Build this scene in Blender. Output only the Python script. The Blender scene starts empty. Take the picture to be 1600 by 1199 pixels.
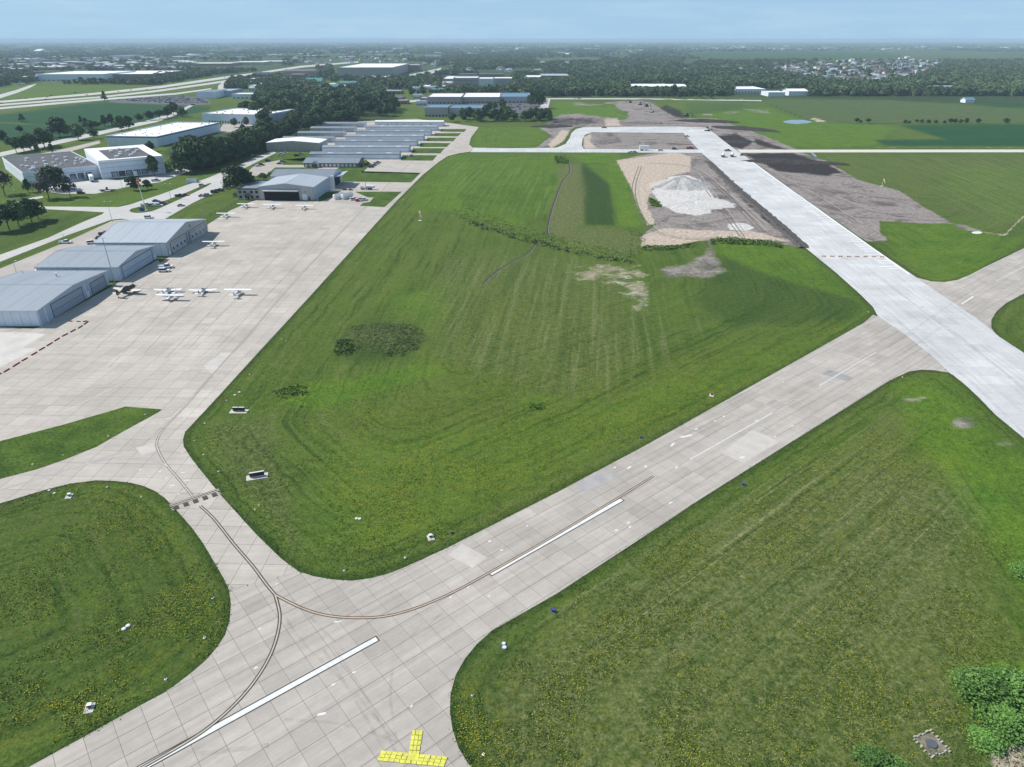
import bpy, bmesh, math, random
import numpy as np
from mathutils import Vector, Matrix, noise as mnoise

R = math.radians
rnd = random.Random(7)
nrs = np.random.RandomState(11)
sc = bpy.context.scene
COL = sc.collection

# ------------------------------------------------------------------ camera
FPX = 1067.0            # focal length in pixels of the 1600 px wide photograph (24 mm equivalent)
CH = 91.0               # drone height
PITCH = math.atan((599.5 - 61.5) / FPX)
cam = bpy.data.cameras.new('camera')
cam.sensor_width = 36; cam.lens = 36 * FPX / 1600
cam.clip_start = 1; cam.clip_end = 90000
co = bpy.data.objects.new('camera', cam); COL.objects.link(co)
co.location = (0, 0, CH); co.rotation_euler = (math.pi / 2 - PITCH, 0, 0)
sc.camera = co

# ------------------------------------------------------------------ world, sun, exposure
SUN_DIR = Vector((-1.0, 0.28, 1.0)).normalized()        # towards the sun
elev = math.asin(SUN_DIR.z); azim = math.atan2(SUN_DIR.x, SUN_DIR.y)
w = bpy.data.worlds.new('World'); sc.world = w; w.use_nodes = True
wn, wl = w.node_tree.nodes, w.node_tree.links
for n in list(wn): wn.remove(n)
out = wn.new('ShaderNodeOutputWorld'); bg = wn.new('ShaderNodeBackground')
sky = wn.new('ShaderNodeTexSky'); sky.sky_type = 'NISHITA'; sky.sun_disc = False
sky.sun_elevation = elev; sky.sun_rotation = azim
sky.altitude = 300; sky.air_density = 1.0; sky.dust_density = 0.25; sky.ozone_density = 3.5
SKY_STRENGTH = 0.075
# thin high cloud, by view direction
tc = wn.new('ShaderNodeTexCoord'); mp = wn.new('ShaderNodeMapping'); mp.inputs['Scale'].default_value = (3.0, 3.0, 26.0)
nz = wn.new('ShaderNodeTexNoise'); nz.inputs['Scale'].default_value = 2.2; nz.inputs['Detail'].default_value = 6; nz.inputs['Roughness'].default_value = .6
rp = wn.new('ShaderNodeValToRGB'); rp.color_ramp.elements[0].position = .46; rp.color_ramp.elements[1].position = .74
mul = wn.new('ShaderNodeMath'); mul.operation = 'MULTIPLY'; mul.inputs[1].default_value = .15
mx = wn.new('ShaderNodeMixRGB'); mx.inputs['Color2'].default_value = (10.5, 11.4, 12.2, 1)
wl.new(tc.outputs['Generated'], mp.inputs['Vector']); wl.new(mp.outputs[0], nz.inputs['Vector'])
wl.new(nz.outputs[0], rp.inputs[0]); wl.new(rp.outputs[0], mul.inputs[0]); wl.new(mul.outputs[0], mx.inputs['Fac'])
hs = wn.new('ShaderNodeHueSaturation'); hs.inputs['Saturation'].default_value = 1.0
tint = wn.new('ShaderNodeMixRGB'); tint.blend_type = 'MULTIPLY'; tint.inputs[0].default_value = 1.0
tint.inputs['Color2'].default_value = (0.97, 1.0, 1.02, 1)
# pale summer haze colouring the lower sky
sx = wn.new('ShaderNodeSeparateXYZ'); wl.new(tc.outputs['Generated'], sx.inputs[0])
hr = wn.new('ShaderNodeMapRange'); hr.inputs['From Min'].default_value = 0; hr.inputs['From Max'].default_value = .55; hr.inputs['To Min'].default_value = .88; hr.inputs['To Max'].default_value = .25
wl.new(sx.outputs['Z'], hr.inputs[0])
hz = wn.new('ShaderNodeMixRGB'); hz.inputs['Color2'].default_value = (4.5, 7.2, 9.9, 1)
wl.new(hr.outputs[0], hz.inputs['Fac']); wl.new(sky.outputs[0], hz.inputs['Color1'])
wl.new(hz.outputs[0], hs.inputs['Color']); wl.new(hs.outputs[0], tint.inputs['Color1'])
wl.new(tint.outputs[0], mx.inputs['Color1']); wl.new(mx.outputs[0], bg.inputs['Color'])
bg.inputs['Strength'].default_value = SKY_STRENGTH
wl.new(bg.outputs[0], out.inputs['Surface'])
sl = bpy.data.lights.new('sun', 'SUN'); sl.energy = 4.8; sl.angle = R(.53); sl.color = (1.0, .955, .89)
so = bpy.data.objects.new('sun', sl); COL.objects.link(so)
so.rotation_euler = SUN_DIR.to_track_quat('Z', 'Y').to_euler(); so.location = (0, 0, 400)
sc.view_settings.view_transform = 'Standard'; sc.view_settings.look = 'None'
sc.view_settings.exposure = 0.2; sc.view_settings.gamma = 1.0; sc.view_settings.use_curve_mapping = False
sc.render.engine = 'CYCLES'
sc.cycles.max_bounces = 5; sc.cycles.diffuse_bounces = 2; sc.cycles.glossy_bounces = 2
sc.cycles.transmission_bounces = 2; sc.cycles.volume_bounces = 0; sc.cycles.transparent_max_bounces = 6

# ------------------------------------------------------------------ measured ground points
SP, CP = math.sin(PITCH), math.cos(PITCH)
def G(x, y, z=0.0):
    """point at height z that the photograph shows at pixel x, y (camera survey)"""
    a = (x - 800) / FPX; b = -(y - 599.5) / FPX
    dy = CP + b * SP; dz = -SP + b * CP
    t = (CH - z) / -dz
    return Vector((a * t, dy * t, z))
def pix(X, Y, Z=0.0):
    yc = Y * CP + (CH - Z) * SP; up = Y * SP - (CH - Z) * CP
    return 800 + FPX * X / yc, 599.5 - FPX * up / yc

# ------------------------------------------------------------------ materials
MATS = {}
def nodes_of(name):
    m = bpy.data.materials.new(name); m.use_nodes = True
    nt = m.node_tree; b = nt.nodes['Principled BSDF']
    return m, nt, nt.nodes, nt.links, b
def mk(name, col, rough=.75, var=.12, scale=.6, metal=0.0, bump=0.0, bscale=8.0, objvar=0.0, stretch=None, spec=.35):
    m, nt, N, L, b = nodes_of(name)
    b.inputs['Roughness'].default_value = rough; b.inputs['Metallic'].default_value = metal
    b.inputs['Specular IOR Level'].default_value = spec
    t = N.new('ShaderNodeTexCoord'); mpn = N.new('ShaderNodeMapping')
    if stretch: mpn.inputs['Scale'].default_value = stretch
    L.new(t.outputs['Object'], mpn.inputs[0])
    n = N.new('ShaderNodeTexNoise'); n.inputs['Scale'].default_value = scale; n.inputs['Detail'].default_value = 5
    n.inputs['Roughness'].default_value = .65
    L.new(mpn.outputs[0], n.inputs['Vector'])
    mr = N.new('ShaderNodeMapRange'); mr.inputs['From Min'].default_value = .3; mr.inputs['From Max'].default_value = .7
    mr.inputs['To Min'].default_value = 1 - var; mr.inputs['To Max'].default_value = 1 + var
    L.new(n.outputs[0], mr.inputs[0])
    val = mr.outputs[0]
    if objvar:
        oi = N.new('ShaderNodeObjectInfo'); m2 = N.new('ShaderNodeMapRange')
        m2.inputs['To Min'].default_value = 1 - objvar; m2.inputs['To Max'].default_value = 1 + objvar
        L.new(oi.outputs['Random'], m2.inputs[0])
        mm = N.new('ShaderNodeMath'); mm.operation = 'MULTIPLY'; L.new(val, mm.inputs[0]); L.new(m2.outputs[0], mm.inputs[1]); val = mm.outputs[0]
    v = N.new('ShaderNodeVectorMath'); v.operation = 'SCALE'; v.inputs[0].default_value = col[:3]
    L.new(val, v.inputs['Scale']); L.new(v.outputs[0], b.inputs['Base Color'])
    if bump:
        n2 = N.new('ShaderNodeTexNoise'); n2.inputs['Scale'].default_value = bscale; n2.inputs['Detail'].default_value = 4
        L.new(t.outputs['Object'], n2.inputs['Vector'])
        bp = N.new('ShaderNodeBump'); bp.inputs['Strength'].default_value = bump; bp.inputs['Distance'].default_value = .2
        L.new(n2.outputs[0], bp.inputs['Height']); L.new(bp.outputs[0], b.inputs['Normal'])
    MATS[name] = m
    return m

mk('white_paint', (.78, .79, .80), .5, .05, 2)
mk('white_wall', (.66, .70, .74), .7, .06, .25, stretch=(1, 1, .3), objvar=.03)
mk('wall_blue_white', (.70, .76, .84), .55, .06, .3, stretch=(1, 1, .25), objvar=.03)
mk('wall_blue_grey', (.40, .47, .56), .5, .07, .3, stretch=(1, 1, .25), objvar=.03)
mk('wall_grey', (.42, .43, .44), .6, .08, .3, stretch=(1, 1, .25), objvar=.03)
mk('wall_tan', (.40, .37, .33), .7, .08, .3, objvar=.03)
mk('wall_brown', (.22, .17, .15), .7, .1, .3)
mk('brick_red', (.30, .17, .13), .8, .12, .5)
mk('door_light', (.52, .57, .63), .5, .05, .6, objvar=.02)
mk('door_grey', (.30, .34, .40), .5, .06, .6, objvar=.03)
mk('roof_metal', (.27, .305, .345), .6, .07, .12, metal=0, objvar=.014, stretch=(1, .15, 1))
mk('roof_metal_dark', (.20, .235, .27), .6, .08, .12, metal=0, objvar=.014, stretch=(1, .15, 1))
mk('roof_metal_light', (.38, .42, .46), .6, .06, .12, metal=0, objvar=.012, stretch=(1, .15, 1))
mk('roof_white', (.84, .84, .83), .7, .05, .08)
mk('roof_black', (.085, .085, .095), .85, .25, .12)
mk('roof_brown', (.15, .12, .115), .85, .15, .3)
mk('roof_teal', (.06, .22, .20), .6, .1, .3)
mk('roof_blue', (.13, .24, .34), .55, .1, .3)
mk('blue_band', (.03, .07, .28), .5, .05, 1)
mk('trim_dark', (.10, .11, .13), .5, .1, 1)
mk('trim_light', (.62, .66, .70), .5, .05, 1)
mk('glass_dark', (.02, .025, .03), .15, .1, 1, spec=.6)
mk('painted_door_shade', (.012, .013, .015), .9, .1, 1)  # near-black paint standing in for the shade inside open doors
mk('metal_galv', (.38, .40, .42), .4, .1, 3, metal=.6)
mk('black_rubber', (.02, .02, .022), .8, .1, 4)
mk('yellow_paint', (.72, .52, .06), .7, .18, 1.5)
mk('line_white', (.66, .66, .64), .7, .10, .6)
mk('line_yellow', (.44, .40, .32), .7, .12, .6)
mk('line_black', (.045, .04, .04), .7, .2, 1.0)
mk('line_rust', (.12, .065, .04), .8, .2, .8)
mk('marker_yellow', (.64, .62, .10), .6, .14, 2.2, objvar=.09)
mk('barricade_red', (.40, .05, .03), .6, .1, 2)
mk('barricade_orange', (.62, .20, .05), .6, .1, 2)
mk('orange_fabric', (.75, .22, .03), .7, .08, 2)
mk('trunk_bark', (.10, .08, .06), .9, .2, 2)
mk('pad_concrete', (.52, .50, .47), .9, .12, 1.5, bump=.2)
mk('red_brown', (.20, .06, .04), .6, .15, 1)
mk('machine_yellow', (.55, .33, .03), .5, .1, 2)
mk('olive_paint', (.055, .06, .045), .5, .15, 1)
mk('cream_paint', (.62, .60, .50), .5, .06, 1)
mk('blue_paint', (.05, .08, .30), .35, .05, 1)
mk('water', (.17, .21, .26), .15, .05, .05, spec=.5)
CARS = {}
for k, c in dict(white=(.75, .76, .77), silver=(.42, .43, .45), black=(.02, .021, .024), red=(.35, .02, .02), blue=(.03, .07, .30), grey=(.15, .16, .17), maroon=(.16, .02, .03)).items():
    CARS[k] = mk('car_' + k, c, .25, .03, 2, spec=.6)

def foliage(name, c1, c2):
    m, nt, N, L, b = nodes_of(name)
    b.inputs['Roughness'].default_value = .75; b.inputs['Specular IOR Level'].default_value = .2
    at = N.new('ShaderNodeAttribute'); at.attribute_name = 'leaf'
    oi = N.new('ShaderNodeObjectInfo')
    mxn = N.new('ShaderNodeMixRGB'); mxn.inputs[1].default_value = (*c1, 1); mxn.inputs[2].default_value = (*c2, 1)
    L.new(at.outputs['Fac'], mxn.inputs[0])
    mr = N.new('ShaderNodeMapRange'); mr.inputs['To Min'].default_value = .68; mr.inputs['To Max'].default_value = 1.35
    L.new(oi.outputs['Random'], mr.inputs[0])
    v = N.new('ShaderNodeVectorMath'); v.operation = 'SCALE'
    L.new(mxn.outputs[0], v.inputs[0]); L.new(mr.outputs[0], v.inputs['Scale'])
    L.new(v.outputs[0], b.inputs['Base Color'])
    MATS[name] = m
foliage('leaf_green', (.040, .074, .026), (.105, .172, .056))
foliage('leaf_light', (.060, .104, .036), (.128, .200, .066))
foliage('leaf_dark', (.029, .058, .024), (.076, .132, .048))
foliage('leaf_brown', (.060, .058, .050), (.12, .115, .10))
foliage('leaf_lush', (.045, .120, .022), (.215, .400, .090))
foliage('wood_green', (.078, .125, .056), (.150, .205, .090)); foliage('wood_dark', (.056, .098, .048), (.112, .165, .074)); foliage('wood_light', (.105, .155, .066), (.195, .255, .105))

# ------------------------------------------------------------------ mesh helpers
class MB:
    def __init__(s): s.v = []; s.f = []; s.m = []
    def add(s, vs, fs, mi=0):
        o = len(s.v); s.v += [tuple(p) for p in vs]; s.f += [tuple(i + o for i in f) for f in fs]; s.m += [mi] * len(fs); return s
    def box(s, x0, x1, y0, y1, z0, z1, mi=0):
        return s.add([(x0,y0,z0),(x1,y0,z0),(x1,y1,z0),(x0,y1,z0),(x0,y0,z1),(x1,y0,z1),(x1,y1,z1),(x0,y1,z1)],
                     [(3,2,1,0),(4,5,6,7),(0,1,5,4),(1,2,6,5),(2,3,7,6),(3,0,4,7)], mi)
    def hexa(s, p, mi=0):
        return s.add(p, [(3,2,1,0),(4,5,6,7),(0,1,5,4),(1,2,6,5),(2,3,7,6),(3,0,4,7)], mi)
    def prism(s, poly, z0, z1, mi=0, bottom=False):
        n = len(poly)
        vs = [(p[0], p[1], z0) for p in poly] + [(p[0], p[1], z1) for p in poly]
        fs = [tuple(range(n, 2 * n))] + [(i, (i + 1) % n, n + (i + 1) % n, n + i) for i in range(n)]
        if bottom: fs.append(tuple(range(n - 1, -1, -1)))
        return s.add(vs, fs, mi)
    def cyl(s, a, b, r0, r1=None, n=8, mi=0, caps=True):
        a, b = Vector(a), Vector(b); r1 = r0 if r1 is None else r1
        d = (b - a).normalized(); u = d.orthogonal().normalized(); v = d.cross(u)
        vs = [a + (u * math.cos(t) + v * math.sin(t)) * r0 for t in [2 * math.pi * i / n for i in range(n)]]
        vs += [b + (u * math.cos(t) + v * math.sin(t)) * r1 for t in [2 * math.pi * i / n for i in range(n)]]
        fs = [(i, (i + 1) % n, n + (i + 1) % n, n + i) for i in range(n)]
        if caps: fs += [tuple(range(n - 1, -1, -1)), tuple(range(n, 2 * n))]
        return s.add(vs, fs, mi)
    def loft(s, secs, n=10, mi=0):
        # secs: (x, y, z, rx, rz) stations along y
        vs = []
        for (x, y, z, rx, rz) in secs:
            vs += [(x + rx * math.cos(2 * math.pi * i / n), y, z + rz * math.sin(2 * math.pi * i / n)) for i in range(n)]
        fs = []
        for k in range(len(secs) - 1):
            for i in range(n):
                j = (i + 1) % n; fs.append((k * n + i, k * n + j, (k + 1) * n + j, (k + 1) * n + i))
        fs.append(tuple(range(n))); fs.append(tuple((len(secs) - 1) * n + i for i in range(n - 1, -1, -1)))
        return s.add(vs, fs, mi)
    def mesh(s, name, mats, smooth=False, loc=(0, 0, 0)):
        me = bpy.data.meshes.new(name)
        l = Vector(loc)
        me.from_pydata([tuple(Vector(p) - l) for p in s.v] if l.length else s.v, [], s.f)
        for m in mats: me.materials.append(MATS[m] if isinstance(m, str) else m)
        me.polygons.foreach_set('material_index', s.m)
        if smooth: me.polygons.foreach_set('use_smooth', [True] * len(s.f))
        me.update(); return me
def link(name, me, parent=None, loc=(0, 0, 0)):
    o = bpy.data.objects.new(name, me); COL.objects.link(o); o.location = loc
    if parent: o.parent = parent
    return o
def part(name, mb, mats, parent, smooth=False, world=True):
    """mesh child; vertices are given in world space unless world=False"""
    if isinstance(mats, str): mats = [mats]
    return link(name, mb.mesh(name, mats, smooth, parent.location if world else (0, 0, 0)), parent)
def tag(o, label=None, cat=None, group=None, kind=None):
    if label: o['label'] = label
    if cat: o['category'] = cat
    if group: o['group'] = group
    if kind: o['kind'] = kind
    return o
def empty(name, loc, label, cat, group=None, rz=0):
    o = link(name, None, None, loc); o.rotation_euler.z = rz; o.empty_display_size = 1
    return tag(o, label, cat, group)
def struct(name, mb, mats, smooth=False):
    if isinstance(mats, str): mats = [mats]
    return tag(link(name, mb.mesh(name, mats, smooth)), kind='structure')
def dup(root, loc, rz=0, label=None, group=None, scale=None):
    def cp(o, par):
        c = o.copy(); COL.objects.link(c); c.parent = par
        for k in o.children: cp(k, c)
        return c
    r = cp(root, None); r.location = loc; r.rotation_euler.z = rz
    if scale is not None: r.scale = scale if hasattr(scale, '__len__') else (scale,) * 3
    if label: r['label'] = label
    if group: r['group'] = group
    return r
def smoothpoly(pts, it=2, closed=True):
    """Chaikin corner rounding"""
    for _ in range(it):
        q = []
        n = len(pts)
        for i in range(n if closed else n - 1):
            a, b = pts[i], pts[(i + 1) % n]
            q += [(a[0] * .75 + b[0] * .25, a[1] * .75 + b[1] * .25), (a[0] * .25 + b[0] * .75, a[1] * .25 + b[1] * .75)]
        pts = q
    return pts
def GP(pts): return [tuple(G(*p)[:2]) for p in pts]
def ribbon(pts, wd, off=0.0):
    """left/right offset points of a world polyline"""
    L_, R_ = [], []
    for i, p in enumerate(pts):
        a = Vector(pts[max(i - 1, 0)][:2]); b = Vector(pts[min(i + 1, len(pts) - 1)][:2])
        d = (b - a).normalized(); n = Vector((-d.y, d.x)); c = Vector(p[:2])
        L_.append(c + n * (off + wd / 2)); R_.append(c + n * (off - wd / 2))
    return L_, R_
def strip(mb, pts, wd, z, off=0.0, mi=0):
    L_, R_ = ribbon(pts, wd, off); n = len(pts)
    mb.add([(p.x, p.y, z) for p in R_] + [(p.x, p.y, z) for p in L_], [(i, i + 1, n + i + 1, n + i) for i in range(n - 1)], mi)
def catmull(P, k=8):
    P = [Vector(p[:2]) for p in P]; o = []
    for i in range(len(P) - 1):
        p0, p1, p2, p3 = P[max(i - 1, 0)], P[i], P[i + 1], P[min(i + 2, len(P) - 1)]
        for j in range(k):
            t = j / k
            o.append(.5 * ((2 * p1) + (p2 - p0) * t + (2 * p0 - 5 * p1 + 4 * p2 - p3) * t * t + (3 * p1 - p0 - 3 * p2 + p3) * t ** 3))
    o.append(P[-1]); return [(q.x, q.y) for q in o]

# ================================================================== GROUND
# pavement outlines (surveyed points)
RUNWAY = [(-260,1362),(60,1191),(250,1086),(270,1074),(300,1051),(322,1032),(340,1011),(352,992),(359,970),(361,945),(358,922),
          (466,893),(490,901),(520,906),(550,908),(580,904),(606,897),(632,887),(700,856),(870,770),(1002,700),(1200,589),(1330,516),(1352,503),(1364,492),(1372,495),(1417,525),(1460,560),(1484,583),
          (1460,579),(1440,578),(1420,581),(1390,595),(1100,777),(870,928),(770,985),(745,1007),(727,1029),(712,1055),(704,1085),(703,1112),(707,1140),(716,1168),(730,1192),(760,1225),(900,1380),(900,1500),(-260,1500)]
RUNWAY_EAST = [(1432,434),(1455,440),(1475,441),(1495,438),(1515,430),(1540,417),(1600,388),(1900,250),(1900,300),(1600,459),(1572,474),(1557,487),(1549,500),(1549,513),(1556,522),(1562,527),(1530,500),(1470,460)]
NEWRW = [(1064,203),(1106,201),(1146,232),(1167,246),(1250,307),(1271,321),(1366,389),(1432,434),(1470,460),(1530,500),(1562,527),(1600,552),(1780,690),(1960,850),(1900,990),
         (1600,685),(1555,648),(1530,622),(1512,605),(1499,594),(1484,583),(1460,560),(1417,525),(1372,495),(1364,480),(1345,461),(1307,427),(1258,387),(1200,335),(1150,289),(1117,257),(1096,239),(1072,213)]
TAXI = [(358,922),(350,905),(338,884),(318,850),(300,825),(272,793),(258,779),(243,768),(225,760),(205,755),(180,752),(150,751),(110,756),(70,766),(0,787),(-260,852),
        (-260,590),(-30,505),(0,511),(52,514),(60,512),(176,447),(188,440),(247,406),(250,411),(325,362),(324,351),(360,329),(398,313),(495,315),
        (497,250),(505,215),(560,190),(650,186),(706,193),(748,199),(736,215),(733,226),(739,231),(735,237),(716,240),(700,244),(686,253),(660,274),(620,314),(560,380),(520,424),(460,490),(400,555),(340,621),(300,664),(289,676),(286,687),(287,698),(300,718),(343,772),(400,835),(440,874),(466,893)]
LEAF = [(-260,800),(0,749),(60,733),(100,719),(150,699),(190,676),(225,657),(240,649),(253,641),(250,640),(196,636),(100,664),(0,690),(-260,757)]
LOOP = [(739,231),(800,232),(870,231),(884,225),(890,216),(893,208),(900,202),(912,199),(1064,198),(1106,200),(1064,203),(1068,208),(925,207),(914,211),(910,218),(909,228),(912,233),(1092,234),(1096,239),(735,238)]
EASTROAD = [(1152,234),(1270,234.2),(1600,234),(2000,234),(2000,238.2),(1600,238.2),(1275,238.4),(1157,239)]
ALL_PAVE = [RUNWAY, RUNWAY_EAST, NEWRW, TAXI, LOOP, EASTROAD]

# ---- terrain vertices: rows grow with distance, so the sheet stays light out to the horizon
near_rows = list(np.linspace(-260, 50, 12)); rows = [55.0]
while rows[-1] < 900: rows.append(rows[-1] * 1.0058)
while rows[-1] < 31000: rows.append(rows[-1] * 1.03)
rows = np.array(near_rows + rows)
cols = np.concatenate([np.linspace(-3.2, -1.35, 7)[:-1], np.linspace(-1.35, 1.45, 800), np.linspace(1.45, 3.2, 7)[1:]])
YY = np.repeat(rows[:, None], len(cols), 1)
XX = cols[None, :] * np.maximum(YY, 100.0)
nv = XX.size; X = XX.ravel(); Y = YY.ravel()
Ys = np.maximum(Y, 48.0)
VX, VY = pix(X, Ys)
VY = np.where(Y < 48, 1500, VY)

def pip(poly, x, y):
    ins = np.zeros(x.shape, bool); n = len(poly)
    for i in range(n):
        x0, y0 = poly[i]; x1, y1 = poly[(i + 1) % n]
        if y0 == y1: continue
        c = ((y0 > y) != (y1 > y)) & (x < (x1 - x0) * (y - y0) / (y1 - y0) + x0)
        ins ^= c
    return ins
def pdist(poly, x, y, closed=True, ys=1.0):
    d = np.full(x.shape, 1e9); n = len(poly)
    for i in range(n if closed else n - 1):
        x0, y0 = poly[i]; x1, y1 = poly[(i + 1) % n]
        dx, dy = x1 - x0, (y1 - y0) * ys; L2 = dx * dx + dy * dy + 1e-9
        t = np.clip(((x - x0) * dx + (y - y0) * ys * dy) / L2, 0, 1)
        d = np.minimum(d, (x - x0 - t * dx) ** 2 + ((y - y0) * ys - t * dy) ** 2)
    return np.sqrt(d)
def sm(a, b, v): 
    t = np.clip((v - a) / (b - a), 0, 1); return t * t * (3 - 2 * t)
MASK = {k: np.zeros(nv) for k in 'lush dry dark soil topsoil sand gravel corn soy wood mow flower arc rut worn'.split()}
def area(k, poly, soft=3.0, amt=1.0, ys=2.0):
    """soft-edged region of a ground cover"""
    soft = max(soft, 7.0 if k == 'topsoil' else 3.4)
    xs = [p[0] for p in poly]; yv = [p[1] for p in poly]; m = soft * 2 + 2
    sel = np.where((VX > min(xs) - m) & (VX < max(xs) + m) & (VY > min(yv) - m) & (VY < max(yv) + m))[0]
    if not len(sel): return
    ins = pip(poly, VX[sel], VY[sel]); d = pdist(poly, VX[sel], VY[sel], ys=ys)
    sd = np.where(ins, d, -d)
    MASK[k][sel] = np.maximum(MASK[k][sel], amt * sm(-soft, soft, sd))
def erase(k, poly, soft=3.0):
    ins = pip(poly, VX, VY); d = pdist(poly, VX, VY, ys=2.0); MASK[k] *= 1 - sm(-soft, soft, np.where(ins, d, -d))
def blob(k, cx_, cy_, rx, ry, amt=1.0, hard=.5):
    r = np.sqrt(((VX - cx_) / rx) ** 2 + ((VY - cy_) / ry) ** 2)
    MASK[k] = np.maximum(MASK[k], amt * (1 - sm(hard, 1.0, r)))
def stroke(k, pts, wd, amt=1.0, ys=2.0):
    d = pdist(pts, VX, VY, closed=False, ys=ys); MASK[k] = np.maximum(MASK[k], amt * (1 - sm(wd * .4, wd, d)))

# -- centre field
area('lush', [(700,243),(870,240),(880,330),(800,350),(700,330),(640,330),(655,290)], 14, .65)
area('dark', [(740,290),(850,285),(860,345),(760,335),(720,320)], 12, .55)
area('dark', [(909,254),(950,254),(953,292),(960,352),(915,352),(906,290)], 4, .9)
area('lush', [(880,240),(965,238),(1000,320),(1010,352),(968,356),(955,290),(905,250)], 5, .85)
area('dry', [(870,262),(905,256),(915,300),(910,350),(880,372),(856,362),(860,320),(875,290)], 7, .95)
area('dry', [(860,362),(960,355),(1010,372),(990,402),(900,385)], 7, .7)
blob('dark', 864, 281, 8, 12, .9)
area('dark', [(545,510),(590,502),(650,508),(668,530),(640,558),(575,568),(525,562),(525,535)], 9, .55, ys=1)
area('dry', [(548,512),(600,504),(650,512),(660,530),(600,545),(540,530)], 9, .45, ys=1)
area('lush', [(470,600),(560,590),(670,565),(700,580),(600,610),(500,640),(430,628)], 14, .75)
area('lush', [(600,470),(700,440),(700,500),(660,505)], 20, .5)
area('dry', [(330,660),(420,650),(440,740),(470,860),(400,790),(330,700)], 22, .45)
area('dry', [(700,400),(880,400),(1000,440),(1000,560),(880,620),(720,560),(680,470)], 50, .34)
area('arc', [(700,400),(900,400),(1080,440),(1100,520),(950,620),(800,600),(690,560),(660,480)], 40, .8)
area('arc', [(690,250),(860,245),(860,340),(720,330)], 12, .7)
area('lush', [(500,700),(900,640),(1150,560),(1350,500),(1250,560),(900,720),(620,850),(500,850)], 40, .42)
area('lush', [(1110,375),(1180,377),(1250,386),(1300,430),(1340,470),(1200,430),(1130,400)], 8, .75)
area('dark', [(1120,400),(1280,410),(1340,470),(1330,500),(1150,510),(1080,470),(1110,430)], 18, .55)
area('sand', [(890,425),(930,410),(1000,415),(1020,440),(1012,480),(985,488),(975,450),(930,440),(900,440)], 16, .42)
area('soil', [(1030,420),(1080,408),(1100,395),(1105,378),(1118,378),(1118,400),(1140,425),(1110,438),(1040,436)], 12, .62)
area('gravel', [(950,440),(1000,420),(1020,455),(1015,490),(990,490)], 9, .28)
blob('lush', 845, 628, 45, 16, .6); blob('dark', 838, 633, 18, 6, .7)
area('flower', [(520,330),(700,250),(860,245),(850,340),(720,420),(560,500),(420,600),(420,560)], 40, .40)
area('flower', [(560,640),(900,560),(1180,540),(1300,500),(1330,505),(1100,640),(800,790),(560,860),(500,760)], 40, .95)
area('flower', [(760,450),(960,470),(960,560),(780,560),(680,620),(600,640),(700,540)], 30, .8)
# -- left field
area('flower', [(120,740),(230,760),(350,940),(340,1010),(100,1150),(-100,1220),(-100,1180),(200,1020),(240,900),(120,820)], 30, .9)
area('flower', [(-50,790),(150,760),(330,900),(300,1040),(-50,1180)], 30, .35)
area('dark', [(-50,780),(150,765),(340,930),(340,1000),(200,1090),(-50,1180)], 60, .30)
area('dark', [(-50,690),(196,640),(252,642),(190,676),(100,719),(-50,755)], 8, .55)
# -- field beside the runway, lower right
area('dry', [(900,960),(1150,800),(1380,700),(1480,760),(1530,900),(1520,1250),(760,1250),(780,1060)], 70, .60)
area('dark', [(735,1030),(850,950),(830,1100),(880,1230),(760,1220),(715,1130)], 50, .38)
area('lush', [(1400,600),(1470,590),(1560,680),(1700,800),(1700,1020),(1570,900),(1500,780),(1420,680)], 26, .85)
area('dark', [(1490,620),(1540,660),(1600,730),(1700,820),(1600,800),(1520,700)], 16, .6)
area('lush', [(1480,1040),(1560,1030),(1700,1060),(1700,1190),(1560,1180),(1500,1120)], 22, .9)
area('sand', [(1545,1168),(1600,1160),(1700,1180),(1700,1300),(1560,1230)], 9, .6)
area('gravel', [(1560,1100),(1600,1090),(1640,1100),(1600,1120)], 6, .5)
blob('soil', 1425, 625, 22, 5, .55); blob('soil', 1510, 660, 32, 13, .55); blob('soil', 1570, 694, 28, 6, .55); blob('sand', 1440, 622, 14, 3, .4)
area('mow', [(860,960),(1150,790),(1400,640),(1520,800),(1400,1000),(1100,1010),(900,1030)], 60, 1.0)
area('flower', [(1000,880),(1300,700),(1420,640),(1480,730),(1450,820),(1250,900),(1050,930)], 40, .95)
area('flower', [(740,1060),(900,930),(1200,950),(1560,830),(1560,1100),(1300,1250),(760,1250)], 40, .55)
area('flower', [(710,1080),(760,1030),(800,1060),(790,1220),(730,1200)], 12, .9)
# -- east of the new runway
area('dry', [(1280,242),(1700,242),(1700,330),(1560,360),(1440,320),(1340,285)], 18, .35)
area('arc', [(1400,242),(1700,242),(1700,360),(1500,330)], 20, .9)
area('lush', [(1480,260),(1700,260),(1700,330),(1560,345),(1480,300)], 18, .6)
area('lush', [(1378,348),(1500,346),(1560,370),(1600,372),(1520,430),(1460,440),(1400,400)], 8, .7)
area('soil', [(1160,240),(1250,238),(1290,252),(1345,283),(1405,298),(1440,322),(1490,350),(1440,349),(1374,346),(1374,362),(1388,376),(1355,378),(1250,306)], 3, 1)
area('topsoil', [(1162,240),(1240,240),(1290,255),(1318,270),(1290,275),(1215,268),(1190,255)], 3.5, .95)
area('soil', [(1480,345),(1500,358),(1540,366),(1535,362),(1510,352)], 3, .7)
stroke('sand', [(1530,362),(1570,368),(1585,352),(1600,338)], 3, .6)
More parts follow.
